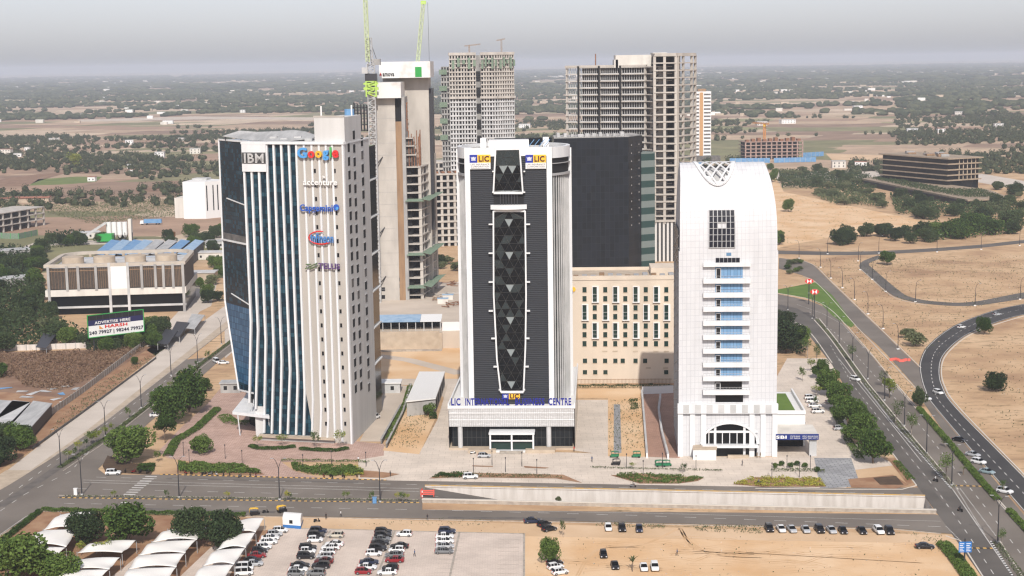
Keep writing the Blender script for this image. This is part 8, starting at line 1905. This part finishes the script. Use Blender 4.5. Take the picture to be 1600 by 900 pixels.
sheet('planting_soil', [(670, 748), (695, 739), (735, 739), (880, 742), (910, 755), (870, 748), (720, 746)], Z3, M['earth']); bed('shrub_bed', 'green shrubs at the left end of the strip before the round tower', [(673, 747), (697, 740), (733, 740), (720, 747)], 1.2, M['leaf'], 30, .45, 26)
bed('shrub_bed', 'dry shrubs along the strip before the round tower', [(740, 741), (868, 743), (880, 748), (738, 746)], .7, M['leafs'], 9, .34, 27)
sheet('planting_soil', [(738, 727.5), (770, 728.5), (770, 730), (738, 729)], Z3, M['earth']); sheet('planting_soil', [(818, 728.5), (858, 731), (852, 732.5), (820, 731)], Z3, M['earth'])
for i_, (pl, l1) in enumerate((([(954, 743), (1000, 740), (1100, 747), (1090, 752), (1060, 756), (1000, 756)], 'left of the arched entrance'), ([(1145, 757), (1180, 746), (1280, 748), (1291, 761), (1190, 761)], 'right of the arched entrance'))):
    sheet('planting_soil', pl, Z3, M['earth']); bed('shrub_bed', 'long bed of mixed green shrubs on the forecourt ' + l1, pl, .9, M['leafy'] if i_ else M['leaf'], 16, .42, 28 + i_)
leaf_ribbon('roadside_plants', 'thin planting strip behind the rickshaws on the forecourt', [(922, 731), (990, 733), (1030, 734), (1130, 736)], 1.4, .5, M['leafs'], 14, .34, 30, 'planting')
leaf_ribbon('roadside_plants', 'thin planting strip with small trees right of the arched tower', [(1205, 737), (1240, 736), (1290, 738)], 2.2, .9, M['leafs'], 16, .36, 31, 'planting')
for k, (x, y) in enumerate(((1212, 731), (1222, 728), (1234, 731), (1246, 728), (1258, 731), (1278, 738))): tree_at('shrub', x, y, '%s small clipped tree from the left in the strip right of the arched tower' % ORD[k], 13, 9, 'clipped trees right of the arched tower')
sheet('planting_soil', [(1325, 749), (1362, 746), (1395, 742), (1420, 758), (1400, 764), (1330, 762)], Z3, M['earth']); sheet('planting_soil', [(1364, 747), (1400, 744), (1412, 758), (1375, 758)], Z4, M['darkearth']); sheet('planting_soil', [(1386, 716), (1400, 716), (1426, 755), (1418, 757)], Z3, M['earth'])
bed('garden_plants', 'rows of young plants in the sandy garden between the two towers', [(604, 698), (632, 652), (646, 620), (672, 655), (650, 702)], .9, M['leafs'], 1.2, .42, 32)
bed('garden_plants', 'scattered plants around the grey stone path', [(951, 708), (951, 626), (1001, 622), (1010, 700)], .6, M['leafs'], 1.0, .4, 33)
bed('shrub_bed', 'green grassy patch beside the far end of the stone path', [(983, 625), (996, 624), (998, 640), (985, 641)], .7, M['leaf'], 14, .36, 34)
# small palms on the sand
def palm(px, py, h, label):
    c = P(px, py); t_ = thing('young_palm', label, 'palm', c); b = MB(); b.tube([(c.x, c.y, 0), (c.x + .1, c.y, h * .55)], [.16, .1], 6); b.build('trunk', M['bark'], t_); r_ = random.Random(px)
    b = MB()
    for k in range(13):
        a = k * 2.4; ln = h * r_.uniform(.4, .6); el = r_.uniform(.5, 1.35); p0 = Vector((c.x + .1, c.y, h * .52)); p1 = p0 + Vector((math.cos(a) * math.cos(el), math.sin(a) * math.cos(el), math.sin(el))) * ln * .6; p2 = p1 + Vector((math.cos(a) * ln * .35, math.sin(a) * ln * .35, ln * .12 * (1 if el > 1 else -.5)))
        s_ = Vector((-math.sin(a), math.cos(a), 0)) * .16; b.face([p0 - s_ * .3, p1 - s_, p1 + s_, p0 + s_ * .3]); b.face([p1 - s_, p2, p1 + s_])
    b.build('fronds', M['leafs'], t_)
palm(988, 893, 4.2, 'young palm among weeds between the black car and the white cars'); palm(1505, 742, 3, 'young palm beside the hedge')
# ground cover
bed('dry_brush', '', [(-40, 556), (100, 552), (228, 545), (150, 590), (95, 612), (40, 605), (20, 590), (-40, 600)], 2.0, M['leafb'], 3.2, .75, 40, kind='stuff', clump=True)
bed('weeds', '', [(240, 552), (262, 545), (185, 600), (100, 668), (70, 690), (95, 650), (160, 598)], .7, M['leafs'], 1.1, .5, 41, kind='stuff')
bed('weeds', '', [(932, 816), (1040, 819), (1038, 827), (930, 823)], .5, M['leafs'], 3.0, .4, 42, kind='stuff')
bed('weeds', '', [(1080, 820), (1195, 823), (1190, 835), (1090, 831)], .55, M['leafs'], 3.4, .4, 43, kind='stuff')
bed('weeds', '', [(670, 810), (800, 813), (740, 822), (560, 820)], .3, M['leafs'], .8, .35, 44, kind='stuff')
bed('weeds', '', [(1400, 832), (1470, 836), (1500, 880), (1475, 870), (1440, 842)], .5, M['leafs'], 1.6, .4, 45, kind='stuff')
bed('dry_tufts', '', [(1260, 404), (1440, 402), (1640, 396), (1640, 462), (1520, 484), (1440, 560), (1424, 560), (1300, 440)], .55, M['leafs'], .13, .55, 46, kind='stuff', clump=True)
bed('dry_tufts', '', [(1480, 570), (1640, 492), (1640, 700), (1560, 700), (1500, 640)], .4, M['leafs'], .10, .5, 47, kind='stuff', clump=True)
bed('dry_tufts', '', [(1335, 508), (1370, 550), (1430, 612), (1440, 640), (1398, 598), (1362, 554), (1317, 503)], .5, M['leafs'], .7, .45, 48, kind='stuff')
bed('dry_tufts', '', [(830, 838), (1460, 842), (1480, 930), (830, 930)], .25, M['leafs'], .035, .4, 49, kind='stuff', clump=True)
bed('palm_scrub', '', [(-40, 318), (70, 322), (280, 312), (280, 338), (150, 352), (60, 330), (-40, 325)], 2.2, M['leafs'], .35, 1.1, 50, kind='stuff', clump=True)
bed('wood_undergrowth', '', [(-40, 452), (62, 440), (72, 492), (130, 530), (60, 543), (-40, 552)], 6.5, M['leafd'], 1.3, 1.5, 51, kind='stuff')
bed('wood_undergrowth', '', [(-40, 386), (60, 396), (60, 440), (-40, 452)], 6, M['leafd'], .9, 1.6, 52, kind='stuff')
bed('wood_undergrowth', '', [(100, 528), (140, 520), (225, 520), (240, 530), (225, 545), (140, 552)], 4, M['leafd'], 1.0, 1.3, 53, kind='stuff')
bed('scrub_mass', '', [(1216, 268), (1345, 272), (1385, 290), (1360, 300), (1222, 294)], 5, M['leafd'], .5, 1.6, 54, kind='stuff')
bed('scrub_mass', '', [(1265, 304), (1330, 300), (1384, 312), (1380, 324), (1300, 320)], 5, M['leafs'], .6, 1.5, 55, kind='stuff')
bed('scrub_mass', '', [(1390, 306), (1480, 322), (1600, 320), (1600, 342), (1400, 336)], 6, M['leafd'], .6, 1.6, 56, kind='stuff')
bed('scrub_mass', '', [(1436, 362), (1582, 350), (1590, 366), (1442, 379)], 8, M['leaf'], 1.0, 1.6, 57, kind='stuff')
bed('scrub_mass', '', [(70, 370), (130, 366), (140, 385), (80, 388)], 6, M['leafd'], .6, 1.5, 58, kind='stuff')
bed('terrace_planting', 'dark bushy planting spread over the long terrace of the slab office', [(1360, 279), (1380, 277), (1478, 296), (1534, 297), (1566, 308), (1512, 309), (1440, 297)], 2.6, M['leafd'], 1.4, 1.0, 59, z=5.65)
bed('dry_tufts', '', [(1218, 300), (1430, 345), (1430, 352), (1290, 372), (1220, 385)], .4, M['leafs'], .05, .6, 60, kind='stuff')
M['stone'] = mat('scattered_stones', (.30, .23, .17), .95, (.55, .45, .36), 2.0)
bed('rubble', '', [(830, 836), (1470, 842), (1500, 930), (830, 930)], .12, M['stone'], .05, .45, 61, kind='stuff', clump=True)
bed('rubble', '', [(400, 808), (820, 817), (820, 832), (440, 824)], .12, M['stone'], .12, .4, 62, kind='stuff', clump=True)
bed('rubble', '', [(1270, 410), (1640, 400), (1640, 700), (1500, 640), (1440, 560)], .15, M['stone'], .02, .6, 63, kind='stuff', clump=True)
# sheet metal scraps by the brush field
for k, (x, y, w2, m) in enumerate(((35, 612, 4, 'roofgrey'), (52, 615, 6, 'concl'), (70, 612, 5, 'roofgrey'), (82, 608, 3, 'concl'), (96, 616, 4, 'bluesheet'), (104, 604, 4, 'concl'), (118, 608, 4, 'roofgrey'), (42, 621, 5, 'roofgrey'), (88, 624, 4, 'concl'), (100, 629, 4, 'offwhite'), (8, 607, 5, 'bluesheet'))):
    c = P(x, y); a = k * 1.3; b = MB(); d = Vector((math.cos(a), math.sin(a), 0)); s_ = Vector((-d.y, d.x, 0)); q = [c - d * w2 / 2 - s_, c + d * w2 / 2 - s_, c + d * w2 / 2 + s_, c - d * w2 / 2 + s_]
    b.hexa([v + Vector((0, 0, .05 + .2 * (i % 2))) for i, v in enumerate(q)] + [v + Vector((0, 0, .12 + .2 * (i % 2))) for i, v in enumerate(q)]); tag(b.build('roofing_scrap', M[m]), 'loose roofing sheet on bare earth beside the brush field', 'scrap sheet', 'scrap sheets beside the brush field')

# ------------------------------------------------------------------ the far plain: trees, woods, houses
def fbm(x, y, s, o=0.0):
    v = 0; a = 1; t = 0
    for k in range(3): v += a * mnoise.noise(Vector((x * s, y * s, o + k * 7))); t += a; a *= .5; s *= 2.1
    return v / t
def field_ok(x, y):
    px = 800 + x / y * FOC
    if y < 1150 and px > -100: return False
    if px > 1180 and y < 1500: return False
    if px > 1180 and y < 1900 and px < 1330: return False
    return True
rf = random.Random(77)
def ico(sub_): bm = bmesh.new(); bmesh.ops.create_icosphere(bm, subdivisions=sub_, radius=1); v = np.array([tuple(q.co) for q in bm.verts]); f = np.array([[q.index for q in x.verts] for x in bm.faces]); bm.free(); return v, f
def merged_trees(name, items, subd, m, seed):
    V0, F0 = ico(subd); r = np.random.default_rng(seed); vs, fs = [], []; variants = []
    for k in range(8):
        d = np.array([1 + .42 * mnoise.noise(Vector((v[0] * 2.1 + k * 9, v[1] * 2.1, v[2] * 2.1))) + .22 * mnoise.noise(Vector((v[0] * 5 + k * 5, v[1] * 5, v[2] * 5))) for v in V0]); variants.append(V0 * d[:, None])
    base = 0
    for i, (x, y, rx, rz_) in enumerate(items):
        a = r.uniform(0, 6.28); c_, s_ = math.cos(a), math.sin(a); v = variants[i % 8]; w2 = np.stack([(v[:, 0] * c_ - v[:, 1] * s_) * rx + x, (v[:, 0] * s_ + v[:, 1] * c_) * rx * r.uniform(.7, 1.1) + y, v[:, 2] * rz_ + rz_ * .8], 1); vs.append(w2); fs.append(F0 + base); base += len(V0)
    V_ = np.concatenate(vs).astype(np.float32); F_2 = np.concatenate(fs).astype(np.int32); n = len(F_2); me = bpy.data.meshes.new(name); me.vertices.add(len(V_)); me.vertices.foreach_set('co', V_.ravel()); me.loops.add(n * 3); me.loops.foreach_set('vertex_index', F_2.ravel())
    me.polygons.add(n); me.polygons.foreach_set('loop_start', np.arange(0, n * 3, 3, dtype=np.int32)); me.polygons.foreach_set('loop_total', np.full(n, 3, dtype=np.int32)); me.materials.append(m); me.update(calc_edges=True)
    o = bpy.data.objects.new(name, me); col.objects.link(o); o['kind'] = 'stuff'; return o
def farmat(name, c1, c2, c3):
    m = mat(name, c1, .9, spec=.05); n, l, b = nodes_of(m); g = n.new('ShaderNodeNewGeometry'); t = n.new('ShaderNodeTexNoise'); t.inputs['Scale'].default_value = .25; t.inputs['Detail'].default_value = 4
    ad = n.new('ShaderNodeMath'); ad.operation = 'MULTIPLY_ADD'; ad.inputs[1].default_value = .45; ad.inputs[2].default_value = -.22; a2 = n.new('ShaderNodeMath'); a2.operation = 'ADD'; r = n.new('ShaderNodeValToRGB'); e = r.color_ramp.elements
    e[0].position = .25; e[0].color = (*c1, 1); e[1].position = .8; e[1].color = (*c3, 1); q = e.new(.5); q.color = (*c2, 1)
    l.new(g.outputs['Position'], t.inputs['Vector']); l.new(g.outputs['Random Per Island'], ad.inputs[0]); l.new(ad.outputs[0], a2.inputs[0]); l.new(t.outputs['Fac'], a2.inputs[1]); l.new(a2.outputs[0], r.inputs[0]); l.new(r.outputs[0], b.inputs['Base Color']); return m
fm_ = farmat('far_foliage', (.028, .038, .020), (.050, .062, .033), (.10, .105, .058))
near_l, mid_l, far_l = [], [], []
def dens_at(x, y):
    px = 800 + x / y * FOC; py = 98 + 2400 * 115 / y
    f = fbm(x, y * 1.5, 1 / 520, 3) + .35 * fbm(x, y, 1 / 140, 9); base = .04
    if 198 < py < 272 and px < 560: base = .19
    if 176 < py < 198 and px < 700: base = -.22
    if 278 < py < 340 and px < 340: base = .22
    if 262 < py < 292 and px < 200: base = -.05
    if px > 1100 and 196 < py < 245 and px < 1440: base = -.22
    if px > 1400 and 170 < py < 300: base = .17
    if py < 176: base = .08
    return f + base
while len(near_l) < 5200:
    y = 1150 + (rf.random() ** .75) * 1900; x = rf.uniform(-.37, .37) * y + rf.uniform(-60, 60)
    if not field_ok(x, y): continue
    if dens_at(x, y) > rf.uniform(.02, .34): r_ = rf.uniform(3.0, 5.6); near_l.append((x, y, r_, r_ * rf.uniform(.65, .95)))
while len(mid_l) < 9500:
    y = 3000 + (rf.random() ** .8) * 4500; x = rf.uniform(-.37, .37) * y
    if dens_at(x, y) > rf.uniform(.0, .25): r_ = rf.uniform(6, 13); mid_l.append((x, y, r_, rf.uniform(4, 6.5)))
while len(far_l) < 6500:
    y = 7000 + (rf.random() ** .9) * 15000; x = rf.uniform(-.37, .37) * y
    if fbm(x, y * 1.6, 1 / 1300, 5) + .12 > rf.uniform(-.05, .2): r_ = rf.uniform(24, 60); far_l.append((x, y, r_, rf.uniform(7, 11)))
near_l.sort(key=lambda t: t[1])
# the nearest ones are trees of their own, the rest reads as woodland
ind = [t for t in near_l if t[1] < 1520][:40]
for (x, y, r_, z_h) in near_l[:0]: pass
core_l = [(x, y, r_ * .72, z_h * .8) for x, y, r_, z_h in near_l]
merged_trees('distant_trees', core_l, 1, fm_, 1)
rq_ = np.random.default_rng(5); NQ = 64; A0 = np.array([(x, y, r_, z_h) for x, y, r_, z_h in near_l]); nT = len(A0)
lc_ = rq_.normal(size=(nT, 6, 3)); lc_ /= np.linalg.norm(lc_, axis=2, keepdims=True); lc_ *= .5; pick = rq_.integers(0, 6, (nT, NQ)); dq = rq_.normal(size=(nT, NQ, 3)); dq /= np.linalg.norm(dq, axis=2, keepdims=True)
pq = np.take_along_axis(lc_, pick[:, :, None].repeat(3, 2), 1) + dq * .55; pq[..., 0] = pq[..., 0] * A0[:, None, 2] + A0[:, None, 0]; pq[..., 1] = pq[..., 1] * A0[:, None, 2] + A0[:, None, 1]; pq[..., 2] = np.maximum(.2, (pq[..., 2] + .95) * A0[:, None, 3])
o = bpy.data.objects.new('distant_trees', quads_mesh('distant_trees', pq.reshape(-1, 3), rq_.uniform(1.1, 2.2, nT * NQ), fm_, seed=6)); col.objects.link(o); o['kind'] = 'stuff'
merged_trees('distant_woodland', mid_l, 2, fm_, 2); merged_trees('distant_woodland', far_l, 1, fm_, 3)
HL = []
for k, (px, py, w2, l_) in enumerate(((10, 241, 16, 'white house at the left edge above the wood'), (28, 245, 10, 'long low white house second from the left edge'), (43, 235, 7, 'small cube shaped white house among the trees at the left'), (85, 223, 16, 'pale house half hidden by trees in the upper left'), (144, 283, 8, 'small white house right of the green field'), (205, 263, 9, 'pale hut right of the yellow green tree'), (284, 220, 10, 'square pale house alone on brown fields left of the blue glass tower'), (202, 226, 12, 'pale house in the middle of the upper left trees'), (208, 271, 8, 'white hut with a grey roof beside the field path'),
        (305, 240, 14, 'low white house just left of the blue glass tower'), (60, 182, 22, 'long white building in the far fields at the left'), (120, 184, 12, 'reddish roofed building in the far fields'), (160, 160, 16, 'pale building far off in the haze at the left'), (250, 246, 12, 'low pale sheds between trees left of the blue glass tower'), (380, 176, 14, 'pale house beyond the fields above the blue glass tower'), (640, 178, 14, 'x'),
        (1120, 178, 30, 'x'), (1230, 193, 26, 'pale institute building beyond the fields right of the orange striped tower'), (1190, 196, 18, 'cream building left of the pale institute beyond the fields'), (1425, 208, 16, 'white walled building among trees at the upper right'), (1470, 208, 12, 'small white building among trees left of the right edge'), (1500, 180, 20, 'long pale roof far off at the upper right'), (1340, 170, 20, 'pale building in the far woods at the upper right'), (1560, 200, 14, 'white house among trees near the right edge'), (850, 172, 14, 'x'), (820, 200, 20, 'pale low shed between the apartment tower and the skeleton tower'), (1150, 268, 12, 'low pale site office behind the arched tower roof'), (1310, 262, 14, 'pale site container row right of the blue hoarding'), (1345, 263, 12, 'white container left of the terraced office'))):
    if l_ == 'x': continue
    D = P(px, py).y; house(px, py, w2, w2 * .6, 4.5 if w2 < 12 else 7, l_, 'whitep' if k % 3 else 'offwhite', 'concl' if k % 4 else 'roofred', fl=1 if w2 < 12 else 2, rz=rf.uniform(-.3, .3))
b = MB(); k = 0
while k < 900:
    y = 2700 + rf.random() ** .7 * 11000; x = rf.uniform(-.37, .37) * y
    if fbm(x, y, 1 / 700, 20) < rf.uniform(.0, .3): continue
    w2 = rf.uniform(3, 8) * (1 + y / 9000); h = rf.uniform(3, 6) * (1 + y / 14000); b.box(x - w2, x + w2, y - w2 * .5, y + w2 * .5, 0, h, k % 3); k += 1
b.build('distant_houses', [M['whitep'], M['offwhite'], M['tan']], kind='stuff')
sheet('green_field', [(45, 290), (60, 280), (120, 276), (160, 276), (150, 284), (105, 288)], .05, mat('green_crop', (.17, .20, .06), .95, (.11, .15, .04), .05)); sheet('brown_field', [(-40, 286), (60, 272), (105, 270), (60, 283), (40, 291), (-40, 292)], .05, M['drysc']); sheet('brown_field', [(205, 300), (260, 283), (345, 280), (345, 300)], .05, M['drysc'])
sheet('pale_field', [(120, 187), (300, 182), (560, 184), (540, 188), (350, 186), (130, 190)], .06, M['concrete_pave']); sheet('pale_field', [(1290, 240), (1480, 246), (1480, 252), (1300, 250)], .06, M['sand'])
for lst in TP.values():
    for o in lst: drop(o)
